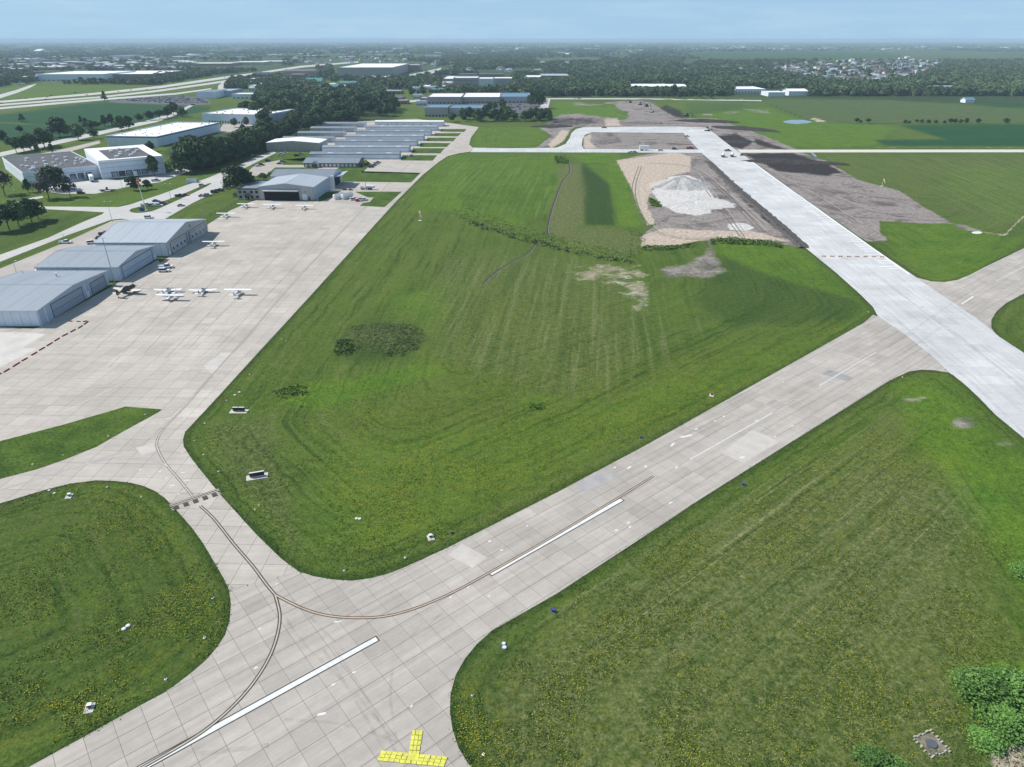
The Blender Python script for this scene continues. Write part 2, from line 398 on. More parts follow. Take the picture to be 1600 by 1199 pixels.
# -- construction ground west of the new runway
area('soil', [(963,251),(1000,243),(1050,236),(1098,238),(1150,290),(1258,388),(1230,383),(1180,378),(1115,376),(1040,378),(1005,388),(1000,370),(1024,352),(1008,318),(985,290)], 2.5, 1)
area('sand', [(963,251),(1055,238),(1080,245),(1078,268),(1045,276),(1020,293),(1010,318),(1024,350),(1012,352),(998,325),(985,290)], 3, .95)
area('sand', [(1002,388),(1004,368),(1040,356),(1100,360),(1180,362),(1240,378),(1180,374),(1110,374),(1050,384)], 3, .9)
area('gravel', [(1018,300),(1030,285),(1048,276),(1075,274),(1098,283),(1112,300),(1117,312),(1108,322),(1112,333),(1088,337),(1055,332),(1035,320)], 2.5, 1)
area('gravel', [(1136,350),(1160,348),(1180,355),(1170,361),(1140,360)], 2, .9)
area('lush', [(1013,308),(1028,315),(1036,325),(1016,322)], 2, .9); erase('soil', [(1013,308),(1028,315),(1036,325),(1016,322)], 1.5); erase('sand', [(1013,308),(1028,315),(1036,325),(1016,322)], 1.5)
area('topsoil', [(1104,251),(1112,254),(1150,288),(1205,338),(1262,390),(1246,388),(1190,342),(1140,295)], 1.5, .65)
area('dark', [(1085,284),(1098,286),(1098,296),(1082,292)], 2, .8)
# -- between loop taxiways and beyond
area('soil', [(922,208),(1068,207),(1092,233),(915,234),(912,222)], 1.5, 1)
area('topsoil', [(925,208),(970,207),(975,224),(940,228)], 3, .35)
area('sand', [(860,232),(880,222),(890,205),(878,203),(868,214),(856,226)], 1.5, .9)
area('sand', [(911,214),(925,208),(922,222),(935,232),(912,232)], 1.5, .8)
area('soil', [(842,200),(868,197),(900,197),(890,205),(870,226),(838,231),(862,212)], 2, .9)
area('soil', [(872,180),(905,178),(945,184),(985,178),(968,165),(940,160),(1000,157),(1020,162),(1045,178),(1075,186),(1120,186),(1180,207),(1250,236),(1148,236),(1106,203),(900,198),(850,200)], 2, 1)
area('topsoil', [(846,198),(876,182),(925,184),(948,192),(900,197)], 2.5, .6)
area('topsoil', [(1040,163),(1062,172),(1078,186),(1055,184),(1030,170)], 2, .8)
area('topsoil', [(1118,213),(1150,209),(1178,222),(1160,233),(1140,230)], 2, .95)
area('topsoil', [(1178,214),(1210,226),(1240,236),(1210,235),(1180,226)], 2, .8)
area('sand', [(944,186),(965,186),(972,197),(946,197)], 1.5, .8)
area('soil', [(900,160),(960,166),(1000,160),(985,175),(930,168),(890,163)], 2, .8)
area('lush', [(868,160),(900,158),(930,172),(960,188),(930,180),(880,182),(862,190)], 3, .8); erase('soil', [(905,166),(960,166),(985,184),(972,188),(930,176)], 2)
area('lush', [(905,166),(960,166),(985,184),(972,188),(930,176)], 3, .8)
area('soy', [(1070,162),(1150,161),(1180,170),(1110,176),(1080,178)], 3, .35)
area('lush', [(1080,180),(1200,168),(1260,190),(1370,195),(1400,200),(1365,228),(1270,231),(1200,225),(1110,188)], 4, .8)
area('soil', [(1150,166),(1200,172),(1210,178),(1170,176)], 3, .5)
stroke('soil', [(1078,182),(1130,177),(1170,174)], 2.5, .7)
area('lush', [(745,199),(850,199),(856,222),(845,231),(742,230),(735,222)], 4, .6); area('flower', [(745,199),(850,199),(856,222),(742,228)], 4, .9)
area('flower', [(1200,200),(1300,205),(1360,225),(1240,228)], 8, .3)
area('corn', [(1190,157),(1290,156.5),(1380,157.5),(1430,160.5),(1520,167),(1640,176),(1640,192),(1480,193),(1300,192),(1266,187),(1228,170)], 1.2, 1)
area('soy', [(1405,196),(1640,194),(1640,229),(1385,228),(1366,219),(1477,218)], 1, 1)
area('soy', [(1500,161),(1640,161),(1640,171),(1560,168)], 1, .9)
stroke('dark', [(1198,160),(1262,187),(1300,192.5),(1480,193.5),(1640,192)], 1.6, .9)
area('sand', [(1262,184),(1282,186),(1292,191),(1275,191)], 1.2, .8)
stroke('sand', [(1366,230.5),(1500,231),(1640,231)], 1.6, .35)
area('dark', [(730,90),(2000,90),(2000,158),(1180,158),(830,152),(700,150)], 2, .4)
area('wood', [(-200,66),(1800,66),(1800,88),(-200,88)], 1.5, .55)
area('wood', [(-200,88),(1100,88),(1100,140),(640,132),(350,118),(240,118),(0,128),(-200,128)], 2, .6)
area('wood', [(1100,104),(1800,92),(1800,170),(1500,163),(1380,156),(1100,150),(800,150),(800,118),(1100,110)], 1.5, .85)
area('corn', [(1100,86),(1380,80),(1560,84),(1600,88),(1600,93),(1480,93),(1300,92),(1150,96)], 1, .7)
area('soy', [(1060,84),(1240,80),(1380,83),(1420,90),(1160,95)], 1, .6)
area('corn', [(835,92),(920,90),(940,95),(860,98)], 1, .8)
area('lush', [(560,112),(690,104),(720,112),(640,118)], 1.5, .3)
# farmland and built-up land towards the horizon
# -- west side
area('soy', [(-60,186),(60,172),(130,162),(165,160),(330,167),(328,172),(270,186),(205,199),(130,206),(30,192),(-60,190)], 1.5, 1)
area('soy', [(-60,190),(30,194),(125,201),(128,210),(92,222),(-60,222)], 1.5, 1)
stroke('dry', [(-60,188),(30,193),(125,201),(150,203)], 2, .7)
area('lush', [(-60,150),(30,134),(160,136),(250,140),(150,146),(-60,160)], 3, .4)
area('dry', [(-60,165),(60,166),(60,171),(-60,184)], 2, .5)
area('lush', [(60,320),(200,305),(330,272),(380,262),(300,300),(210,318),(100,325)], 4, .35)
area('dark', [(-60,335),(160,336),(100,360),(0,392),(-60,410)], 10, .35)
area('lush', [(515,266),(655,272),(625,300),(600,324),(500,318)], 5, .35)
area('wood', [(285,268),(330,262),(420,236),(480,205),(620,186),(620,165),(440,170),(340,205),(270,225),(255,240)], 3, .8)
area('wood', [(380,160),(620,165),(620,185),(560,190),(430,200),(400,180)], 3, .6)

# -- road and yard sheets painted as pavement later: build the terrain mesh now
me = bpy.data.meshes.new('ground')
nr, nc = len(rows), len(cols)
co3 = np.zeros((nv, 3)); co3[:, 0] = X; co3[:, 1] = Y
me.vertices.add(nv); me.vertices.foreach_set('co', co3.ravel())
ii = np.arange(nr - 1)[:, None] * nc + np.arange(nc - 1)[None, :]
q = np.stack([ii, ii + 1, ii + nc + 1, ii + nc], -1).reshape(-1, 4)
me.loops.add(q.size); me.loops.foreach_set('vertex_index', q.ravel())
me.polygons.add(len(q)); me.polygons.foreach_set('loop_start', np.arange(len(q)) * 4)
me.polygons.foreach_set('loop_total', np.full(len(q), 4))
me.update(calc_edges=True)
EDGE = np.full(nv, 400.0)
selw = np.where((Y > 50) & (Y < 900) & (np.abs(X) < 700))[0]
for P_ in (RUNWAY, RUNWAY_EAST, NEWRW, TAXI, LOOP):
    EDGE[selw] = np.minimum(EDGE[selw], pdist(GP(P_), X[selw], Y[selw]))
E2 = EDGE.reshape(nr, nc).copy(); E0 = E2.copy()
for _ in range(14):
    Eb = E2.copy()
    for sh in (3, -3):
        Eb += np.roll(E2, sh, 0) + np.roll(E2, sh + (1 if sh > 0 else -1), 1)
    Eb /= 5; wgt = sm(8, 40, E0); E2 = E0 * (1 - wgt) + Eb * wgt
EDGE = np.where(E0 >= 399, E0, E2).ravel()
at = me.attributes.new('edge', 'FLOAT', 'POINT'); at.data.foreach_set('value', EDGE)
groups = [('cover_a', 'lush', 'dry', 'dark'), ('cover_b', 'soil', 'topsoil', 'sand'), ('cover_c', 'gravel', 'corn', 'soy'), ('cover_d', 'wood', 'mow', 'flower'), ('cover_e', 'arc', 'rut', 'worn')]
for nm, *ks in groups:
    at = me.color_attributes.new(nm, 'FLOAT_COLOR', 'POINT')
    c = np.ones((nv, 4)); 
    for i, k in enumerate(ks): c[:, i] = MASK[k]
    at.data.foreach_set('color', c.ravel())

def ground_material():
    m, nt, N, L, b = nodes_of('ground_cover')
    b.inputs['Roughness'].default_value = .95; b.inputs['Specular IOR Level'].default_value = .1
    t = N.new('ShaderNodeTexCoord')
    def noise(scale, detail=5, rough=.6, vec=None, dist=0):
        n = N.new('ShaderNodeTexNoise'); n.inputs['Scale'].default_value = scale; n.inputs['Detail'].default_value = detail
        n.inputs['Roughness'].default_value = rough; n.inputs['Distortion'].default_value = dist
        L.new(vec or t.outputs['Object'], n.inputs['Vector']); return n.outputs[0]
    def mapr(v, a, b_, c, d, clamp=True):
        n = N.new('ShaderNodeMapRange'); n.clamp = clamp
        for i, x in enumerate((a, b_, c, d)): n.inputs[1 + i].default_value = x
        L.new(v, n.inputs[0]); return n.outputs[0]
    def mth(op, a, b_=None):
        n = N.new('ShaderNodeMath'); n.operation = op
        for i, x in enumerate((a, b_)):
            if x is None: continue
            if isinstance(x, (int, float)): n.inputs[i].default_value = x
            else: L.new(x, n.inputs[i])
        return n.outputs[0]
    def mixc(f, a, b_, mode='MIX'):
        n = N.new('ShaderNodeMixRGB'); n.blend_type = mode
        if isinstance(f, (int, float)): n.inputs[0].default_value = f
        else: L.new(f, n.inputs[0])
        for i, x in ((1, a), (2, b_)):
            if isinstance(x, tuple): n.inputs[i].default_value = (*x, 1)
            else: L.new(x, n.inputs[i])
        return n.outputs[0]
    ch = {}
    for nm, *ks in groups:
        a = N.new('ShaderNodeVertexColor'); a.layer_name = nm; s = N.new('ShaderNodeSeparateColor'); L.new(a.outputs[0], s.inputs[0])
        for i, k in enumerate(ks): ch[k] = s.outputs[i]
    n_big = noise(.012, 5, .6); n_mid = noise(.07, 6, .65); n_sm = noise(.45, 6, .7); n_fine = noise(2.2, 4, .7)
    # mowing direction streaks (parallel to the runway) and arcs
    def streaks(rot, sc_, detail=3, dist=0.0):
        mpn = N.new('ShaderNodeMapping'); mpn.vector_type = 'TEXTURE'; mpn.inputs['Rotation'].default_value = (0, 0, -rot); mpn.inputs['Scale'].default_value = tuple(1 / k_ for k_ in sc_)
        L.new(t.outputs['Object'], mpn.inputs[0]); return noise(1.0, detail, .6, mpn.outputs[0], dist)
    st_rw = streaks(R(-39.8), (.018, .55, 1)); st_rw2 = streaks(R(-39.8), (.01, .16, 1))
    st_ns = streaks(R(-86), (.015, .42, 1), 3, .25)
    ea = N.new('ShaderNodeAttribute'); ea.attribute_name = 'edge'
    sxyz = N.new('ShaderNodeSeparateXYZ'); L.new(t.outputs['Object'], sxyz.inputs[0])
    def contour(f_u, f_p, det, seed):
        # lines that follow the mower round the field: fast across, slow along
        cb = N.new('ShaderNodeCombineXYZ')
        L.new(mth('MULTIPLY', mth('ADD', ea.outputs['Fac'], mth('MULTIPLY', n_mid, 5.0)), f_u), cb.inputs[0]); L.new(mth('MULTIPLY', sxyz.outputs[0], f_p), cb.inputs[1]); L.new(mth('ADD', mth('MULTIPLY', sxyz.outputs[1], f_p), seed), cb.inputs[2])
        return noise(1.0, det, .6, cb.outputs[0])
    mow_f = contour(.75, .022, 3, 0.0); mow_w = contour(.16, .010, 3, 7.0); mow_l = contour(1.6, .03, 2, 3.0); near_e = mapr(ea.outputs['Fac'], 25, 85, 1, .35)
    grassA = mixc(mapr(n_mid, .32, .68, 0, 1), (.036, .080, .008), (.092, .148, .017))
    grassA = mixc(mapr(n_big, .35, .65, 0, .7), grassA, (.058, .104, .014))
    grassA = mixc(mapr(st_rw2, .35, .7, 0, .5), grassA, (.072, .112, .022))
    grassA = mixc(mapr(mow_w, .36, .64, 0, .6), grassA, (.105, .150, .026))
    grassA = mixc(mth('MULTIPLY', near_e, mapr(mow_f, .50, .66, 0, .42)), grassA, (.125, .140, .050))
    grassA = mixc(mth('MULTIPLY', near_e, mapr(mow_f, .44, .32, 0, .50)), grassA, (.018, .046, .007))
    grassA = mixc(mapr(ea.outputs['Fac'], 2.6, .3, 0, .65), grassA, (.022, .050, .010))
    def mask(k, amt=.55, src=None):
        # rough organic edge: mask + noise, then threshold softly
        v = mth('ADD', ch[k], mth('MULTIPLY', mth('SUBTRACT', src or n_mid, .5), amt * 1.6))
        return mth('MULTIPLY', mapr(v, .30, .70, 0, 1), mapr(ch[k], 0, .12, 0, 1))
    def soft(k, amt=.5): 
        return mth('MULTIPLY', ch[k], mapr(n_sm, .30, .62, 1 - amt, 1))
    c = grassA
    tracks = mapr(mow_l, .60, .72, 0, .5)
    c = mixc(soft('dark', .3), c, mixc(mapr(n_sm, .3, .7, 0, 1), (.014, .040, .009), (.026, .062, .015)))
    c = mixc(soft('lush', .45), c, mixc(mapr(n_mid, .3, .7, 0, 1), (.056, .145, .012), (.125, .205, .015)))
    c = mixc(soft('dry', .6), c, mixc(mapr(n_sm, .3, .7, 0, 1), (.072, .100, .026), (.140, .142, .056)))
    c = mixc(mth('MULTIPLY', near_e, mapr(mow_f, .46, .34, 0, .35)), c, (.026, .060, .010))
    c = mixc(mth('MULTIPLY', mapr(ch['mow'], 0, 1, .25, 1), tracks), c, (.170, .175, .080))
    c = mixc(mth('MULTIPLY', ch['mow'], mapr(mow_f, .50, .64, 0, .5)), c, (.130, .150, .058))
    c = mixc(mapr(noise(.19, 5, .7), .60, .72, 0, .35), c, (.115, .110, .055))
    c = mixc(mth('MULTIPLY', ch['flower'], mapr(n_sm, .50, .66, 0, .42)), c, (.105, .115, .010))
    c = mixc(ch['wood'], c, mixc(mapr(n_sm, .3, .7, 0, 1), (.018, .036, .016), (.05, .075, .035)))
    c = mixc(ch['corn'], c, mixc(mapr(noise(.05, 4, .6), .3, .7, 0, 1), (.062, .098, .030), (.092, .122, .044)))
    c = mixc(ch['soy'], c, mixc(mapr(noise(.03, 4, .6), .3, .7, 0, 1), (.016, .062, .022), (.024, .078, .028)))
    soilc = mixc(mapr(n_sm, .28, .72, 0, 1), (.16, .136, .125), (.34, .298, .275))
    soilc = mixc(mapr(n_mid, .45, .70, 0, .6), soilc, (.30, .265, .24)); soilc = mixc(mapr(noise(.045, 7, .72, None, .8), .50, .62, 0, .75), soilc, (.075, .062, .058))
    c = mixc(mask('soil', .9), c, soilc)
    c = mixc(mask('topsoil', 1.0, noise(.10, 6, .7)), c, mixc(mapr(n_sm, .3, .7, 0, 1), (.018, .015, .015), (.055, .046, .044)))
    c = mixc(mask('sand', 1.0, noise(.11, 6, .7)), c, mixc(mapr(n_sm, .3, .7, 0, 1), (.36, .28, .21), (.54, .46, .38)))
    c = mixc(mask('gravel', .9, noise(.14, 6, .7)), c, mixc(mapr(n_sm, .3, .7, 0, 1), (.42, .405, .38), (.64, .62, .59)))
    n_cl = noise(.95, 7, .78); n_cl2 = noise(.33, 5, .75)
    grassy = mth('SUBTRACT', 1.0, mapr(mth('ADD', mth('ADD', ch['soil'], ch['sand']), mth('ADD', ch['topsoil'], mth('ADD', ch['gravel'], mth('ADD', ch['corn'], mth('ADD', ch['soy'], ch['wood']))))), 0, .6, 0, 1))
    straw = mth('MULTIPLY', mth('ADD', mth('MULTIPLY', ch['dry'], .85), .16), grassy)
    c = mixc(mth('MULTIPLY', straw, mapr(n_cl, .50, .66, 0, .85)), c, (.235, .235, .125))
    c = mixc(mth('MULTIPLY', grassy, mapr(n_cl, .48, .34, 0, .60)), c, (.012, .030, .006))
    c = mixc(mth('MULTIPLY', mth('MULTIPLY', grassy, ch['flower']), mapr(n_cl2, .52, .66, 0, .45)), c, (.150, .150, .012))
    lines = streaks(R(-39.8), (.012, 1.05, 1), 2); arcs = streaks(R(-83), (.012, .42, 1), 2, .22)
    c = mixc(mth('MULTIPLY', mth('MULTIPLY', ch['mow'], grassy), mth('MULTIPLY', mapr(lines, .60, .68, 0, .7), mapr(n_cl, .40, .55, .2, 1))), c, (.26, .26, .13))
    c = mixc(mth('MULTIPLY', mth('MULTIPLY', ch['mow'], grassy), mapr(lines, .42, .34, 0, .35)), c, (.020, .045, .008))
    c = mixc(mth('MULTIPLY', mth('MULTIPLY', ch['arc'], grassy), mth('MULTIPLY', mapr(arcs, .54, .66, 0, .55), mapr(n_cl, .38, .55, .35, 1))), c, (.20, .21, .10))
    c = mixc(mth('MULTIPLY', mth('MULTIPLY', ch['arc'], grassy), mapr(arcs, .46, .36, 0, .35)), c, (.022, .052, .010))
    # fine blades and clumps: value only
    fv = mth('MULTIPLY', mapr(n_fine, .25, .75, .50, 1.55, False), mapr(n_sm, .25, .75, .74, 1.28, False))
    v = N.new('ShaderNodeVectorMath'); v.operation = 'SCALE'; L.new(c, v.inputs[0]); L.new(fv, v.inputs['Scale'])
    L.new(v.outputs[0], b.inputs['Base Color'])
    bp = N.new('ShaderNodeBump'); bp.inputs['Strength'].default_value = .55; bp.inputs['Distance'].default_value = .35
    L.new(mth('ADD', n_fine, mth('MULTIPLY', n_sm, 1.5)), bp.inputs['Height']); L.new(bp.outputs[0], b.inputs['Normal'])
    return m
me.materials.append(ground_material())
tag(link('ground', me), kind='structure')

# ================================================================== PAVEMENT
def concrete(name, c1, c2, streak_rot, light_streaks=.25):
    m, nt, N, L, b = nodes_of(name)
    b.inputs['Roughness'].default_value = .85; b.inputs['Specular IOR Level'].default_value = .25
    t = N.new('ShaderNodeTexCoord'); mpn = N.new('ShaderNodeMapping')
    mpn.vector_type = 'TEXTURE'; mpn.inputs['Rotation'].default_value = (0, 0, streak_rot); mpn.inputs['Scale'].default_value = (33, 1.25, 1)
    L.new(t.outputs['Object'], mpn.inputs[0])
    def noise(s, vec, d=5, r=.6):
        n = N.new('ShaderNodeTexNoise'); n.inputs['Scale'].default_value = s; n.inputs['Detail'].default_value = d; n.inputs['Roughness'].default_value = r
        L.new(vec, n.inputs['Vector']); return n.outputs[0]
    def mapr(v, a, b_, c, d):
        n = N.new('ShaderNodeMapRange')
        for i, x in enumerate((a, b_, c, d)): n.inputs[1 + i].default_value = x
        L.new(v, n.inputs[0]); return n.outputs[0]
    o = t.outputs['Object']
    mixn = N.new('ShaderNodeMixRGB'); mixn.inputs[1].default_value = (*c1, 1); mixn.inputs[2].default_value = (*c2, 1)
    L.new(mapr(noise(.05, o, 6, .65), .3, .7, 0, 1), mixn.inputs[0])
    tone = N.new('ShaderNodeAttribute'); tone.attribute_name = 'tone'; tone.attribute_type = 'GEOMETRY'
    def mult(a, b_):
        n = N.new('ShaderNodeMath'); n.operation = 'MULTIPLY'; L.new(a, n.inputs[0]); L.new(b_, n.inputs[1]); return n.outputs[0]
    val = mult(mapr(noise(1.0, mpn.outputs[0], 4), .3, .7, 1 - light_streaks * .5, 1 + light_streaks * .45), mapr(noise(.6, o, 6, .7), .3, .7, .93, 1.06))
    val = mult(val, mapr(noise(.016, o, 4, .6), .3, .7, .92, 1.06))
    val = mult(val, mapr(tone.outputs['Fac'], 0, 1, .90, 1.08))
    v = N.new('ShaderNodeVectorMath'); v.operation = 'SCALE'; L.new(mixn.outputs[0], v.inputs[0]); L.new(val, v.inputs['Scale'])
    L.new(v.outputs[0], b.inputs['Base Color'])
    bp = N.new('ShaderNodeBump'); bp.inputs['Strength'].default_value = .15; bp.inputs['Distance'].default_value = .02
    L.new(noise(6, o, 3), bp.inputs['Height']); L.new(bp.outputs[0], b.inputs['Normal'])
    MATS[name] = m
RWROT = R(39.8)
concrete('concrete_runway', (.375, .340, .302), (.465, .425, .382), RWROT)
concrete('concrete_apron', (.405, .368, .322), (.50, .455, .402), R(0), .16)
concrete('concrete_new', (.49, .49, .485), (.60, .60, .595), R(86), .22)
concrete('concrete_road', (.50, .485, .46), (.58, .565, .54), R(30), .1)
concrete('concrete_yard', (.40, .36, .32), (.50, .46, .41), R(30), .1)
mk('gravel_road', (.60, .57, .50), .95, .1, .3)
mk('joint_filler', (.20, .185, .165), .9, .2, .6)
mk('asphalt', (.10, .10, .105), .9, .2, .1)

def clip_cell(subj, x0, x1, y0, y1):
    p = subj
    for ax, lim, sgn in ((0, x0, 1), (0, x1, -1), (1, y0, 1), (1, y1, -1)):
        o = []; n = len(p)
        if n < 3: return []
        for i in range(n):
            a, b = p[i], p[(i + 1) % n]
            da, db = (a[ax] - lim) * sgn, (b[ax] - lim) * sgn
            if da >= 0: o.append(a)
            if (da >= 0) != (db >= 0):
                t = da / (da - db); o.append((a[0] + (b[0] - a[0]) * t, a[1] + (b[1] - a[1]) * t))
        p = o
    return p
def parea(p): return .5 * sum(p[i][0] * p[(i + 1) % len(p)][1] - p[(i + 1) % len(p)][0] * p[i][1] for i in range(len(p)))

def pavement(name, outline_px, mat, cell, rot, origin, gap=.06, top=.05, nparts=300, piece='concrete_slab', jitter=0.0, far=1500, maxy=1250, minx=-60, maxx=1660):
    """slabs of one pavement: the nearest 300 are objects of their own, the rest one piece"""
    W = [Vector(p) for p in GP(outline_px)]
    c, s = math.cos(-rot), math.sin(-rot)
    loc = [((p.x - origin[0]) * c - (p.y - origin[1]) * s, (p.x - origin[0]) * s + (p.y - origin[1]) * c) for p in W]
    if parea(loc) < 0: loc = loc[::-1]
    base = MB()
    c2, s2 = math.cos(rot), math.sin(rot)
    back = lambda p: (p[0] * c2 - p[1] * s2 + origin[0], p[0] * s2 + p[1] * c2 + origin[1])
    base.prism([back(p) for p in loc], -.02, top - .035)
    root = struct(name, base, 'joint_filler')
    xs = [p[0] for p in loc]; ys = [p[1] for p in loc]
    cells = []
    for i in range(math.floor(min(xs) / cell[0]), math.ceil(max(xs) / cell[0])):
        for j in range(math.floor(min(ys) / cell[1]), math.ceil(max(ys) / cell[1])):
            x0, y0 = i * cell[0], j * cell[1]
            p = clip_cell(loc, x0 + gap / 2, x0 + cell[0] - gap / 2, y0 + gap / 2, y0 + cell[1] - gap / 2)
            if len(p) < 3 or parea(p) < .25: continue
            q = []
            for a in p:
                if not q or math.dist(a, q[-1]) > .02: q.append(a)
            if len(q) > 2 and math.dist(q[0], q[-1]) < .02: q.pop()
            if len(q) < 3: continue
            wpts = [back(a) for a in q]
            m_ = (sum(a[0] for a in wpts) / len(wpts), sum(a[1] for a in wpts) / len(wpts))
            if m_[1] < 40: vis = False
            else:
                u, v = pix(m_[0], m_[1]); vis = -5 < u < 1605 and v < 1204
            cells.append((math.hypot(*m_), vis, wpts, parea(q)))
    tmp = sorted([k for k in cells if k[1]], key=lambda k: k[0])
    indiv = set(id(k) for k in tmp[:nparts]); rest = MB(); tones = []
    if len(cells) <= nparts: indiv = set(id(k) for k in cells)
    for k in cells:
        tone = min(1, max(0, rnd.gauss(.5, .22))); dz = rnd.uniform(-.004, .004)
        if id(k) in indiv:
            mb = MB().prism(k[2], top - .04, top + dz)
            me_ = mb.mesh(piece, [mat]); a = me_.attributes.new('tone', 'FLOAT', 'POINT'); a.data.foreach_set('value', [tone] * len(mb.v))
            link(piece, me_, root)
        else:
            n0 = len(rest.v); rest.prism(k[2], top - .04, top + dz); tones += [tone] * (len(rest.v) - n0)
    if rest.f:
        me_ = rest.mesh('remaining_' + piece + 's', [mat]); a = me_.attributes.new('tone', 'FLOAT', 'POINT'); a.data.foreach_set('value', tones)
        tag(link('remaining_' + piece + 's', me_, root), kind='stuff')
    return root
rw0 = G(770, 985)   # a point on the runway's lower right edge
pavement('runway', RUNWAY, 'concrete_runway', (3.9, 3.81), RWROT, (rw0.x, rw0.y))
pavement('runway_far_end', RUNWAY_EAST, 'concrete_runway', (3.9, 3.81), RWROT, (rw0.x, rw0.y))
tx0 = G(343, 772)
pavement('apron_and_taxiway', TAXI, 'concrete_apron', (4.6, 5.6), R(-2), (tx0.x, tx0.y))
nr0 = G(1432, 434)
nra = G(1167, 246); NROT = math.atan2(nra.y - nr0.y, nra.x - nr0.x)
pavement('new_runway', NEWRW, 'concrete_new', (6.1, 7.6), NROT, (nr0.x, nr0.y), gap=.035)
pavement('loop_taxiway', LOOP, 'concrete_new', (12, 7.6), 0, (0, 0), gap=.04)
def sheet(name, px, mat, z, smooth_it=0):
    p = GP(smoothpoly(px, smooth_it) if smooth_it else px)
    if parea(p) < 0: p = p[::-1]
    return struct(name, MB().prism(p, -.02, z), mat)
sheet('gravel_road', EASTROAD, 'gravel_road', .06)

# grass strips between the hangar taxiways, lying on the paved area
GRASSM = None
def grass_sheet(name, px, z=.09, it=0):
    p = GP(smoothpoly(px, it) if it else px)
    if parea(p) < 0: p = p[::-1]
    o = struct(name, MB().prism(p, -.02, z), 'turf'); return o
def turf():
    m, nt, N, L, b = nodes_of('turf'); b.inputs['Roughness'].default_value = .95; b.inputs['Specular IOR Level'].default_value = .1
    t = N.new('ShaderNodeTexCoord')
    n = N.new('ShaderNodeTexNoise'); n.inputs['Scale'].default_value = .12; n.inputs['Detail'].default_value = 6; n.inputs['Roughness'].default_value = .65
    n2 = N.new('ShaderNodeTexNoise'); n2.inputs['Scale'].default_value = 1.6; n2.inputs['Detail'].default_value = 4
    L.new(t.outputs['Object'], n.inputs['Vector']); L.new(t.outputs['Object'], n2.inputs['Vector'])
    r = N.new('ShaderNodeValToRGB'); r.color_ramp.elements[0].position = .3; r.color_ramp.elements[1].position = .7
    r.color_ramp.elements[0].color = (.026, .062, .009, 1); r.color_ramp.elements[1].color = (.090, .140, .022, 1)
    L.new(n.outputs[0], r.inputs[0])
    mr = N.new('ShaderNodeMapRange'); mr.inputs['From Min'].default_value = .3; mr.inputs['From Max'].default_value = .7; mr.inputs['To Min'].default_value = .6; mr.inputs['To Max'].default_value = 1.45
    L.new(n2.outputs[0], mr.inputs[0]); v = N.new('ShaderNodeVectorMath'); v.operation = 'SCALE'
    L.new(r.outputs[0], v.inputs[0]); L.new(mr.outputs[0], v.inputs['Scale']); L.new(v.outputs[0], b.inputs['Base Color'])
    MATS['turf'] = m
turf()
for q_ in (LEAF,[(689,202),(729,202),(725,206.5),(688,206)], [(680,208.5),(721,208.5),(715,213.5),(679,213)], [(668,215.5),(713,215.5),(708,221),(667,221)],
          [(657,223.5),(704,224),(698,230),(656,230)], [(645,232),(695,232),(688,240),(643,240)], [(629,242.5),(683,243),(676,251.5),(626,251)],
          [(530,262),(548,254),(572,250),(581,257),(568,268),(657,270.5),(642,285.5),(534,284),(515,272)], [(500,302),(515,300),(628,300),(601,324),(562,322),(575,312),(560,308),(520,309),(497,316)],
          [(565,268),(657,270.5),(655,272),(565,270)], [(442,250),(487,246),(484,258),(442,258)], [(430,262),(475,262),(470,275),(415,275)],
          [(440,241),(515,240),(490,250),(470,252),(440,250)]):
    grass_sheet('grass_strip', q_, .10)
# roads
sheet('road', [(-60,412),(0,398.5),(75,372),(130,347),(160,335),(163,332),(70,327),(55,330),(0,340),(-60,352),(-60,345),(0,330),(45,318),(66,323),(185,324),(203,320),(250,304.5),(290,290),(322,279.5),(360,264),(398,247),(425,236),(432,239),(400,254),(372,268),(385,273),
       (384,279),(345,296),(300,318),(262,340),(252,345),(205,345),(190,342),(174,343.5),(105,368),(0,409.5),(-60,430)], 'concrete_road', .05)
sheet('hangar_yard', [(-60,436),(0,420),(97,381),(176,345),(192,343.5),(205,345.5),(248,346),(170,400),(70,430),(28,450),(0,462),(-60,490)], 'concrete_yard', .045)
sheet('car_park', [(418,254),(440,250),(470,252),(484,256),(480,262),(440,262),(415,275),(395,275),(388,268),(398,258)], 'concrete_yard', .045)
sheet('loading_yard', [(95,283),(165,281),(185,281),(262,271),(285,262),(300,266),(250,285),(200,292),(150,303),(95,303),(60,298)], 'concrete_road', .05)
sheet('yard', [(350,192),(385,190),(395,196),(370,206),(340,208)], 'concrete_yard', .05)
sheet('yard', [(500,282),(520,278),(525,284),(515,300),(500,302)], 'concrete_apron', .085)
sheet('traffic_island', [(201,330),(207,325.5),(250,317),(290,302),(326,286.5),(332,287),(300,303),(262,320),(240,330),(222,333),(208,333)], 'turf', .13, 1)
sheet('path', [(-60,336),(0,324),(50,309),(66,306.5),(68,309),(50,313),(0,329),(-60,342)], 'concrete_road', .06)
sheet('frontage_road', [(-60,252),(0,238.5),(60,226),(120,213),(190,198),(240,186),(268,177),(300,163),(306,163),(276,180),(245,191),(190,203),(120,219),(60,232),(0,245),(-60,260)], 'concrete_road', .05)
sheet('frontage_road', [(60,241),(105,232),(155,220),(157,224),(110,237),(70,246)], 'concrete_yard', .06)
sheet('highway', [(-60,163),(0,158),(145,145.5),(250,134.5),(350,120),(400,113.5),(470,103),(560,96),(560,98),(470,106),(400,116.5),(350,123.5),(250,138.2),(145,148.6),(0,161),(-60,167)], 'concrete_road', .06)
sheet('highway', [(-60,169),(0,163),(160,150.5),(245,141),(330,129),(400,118.5),(420,117),(400,122),(330,132),(245,144),(160,153),(0,165.6),(-60,172)], 'concrete_road', .06)
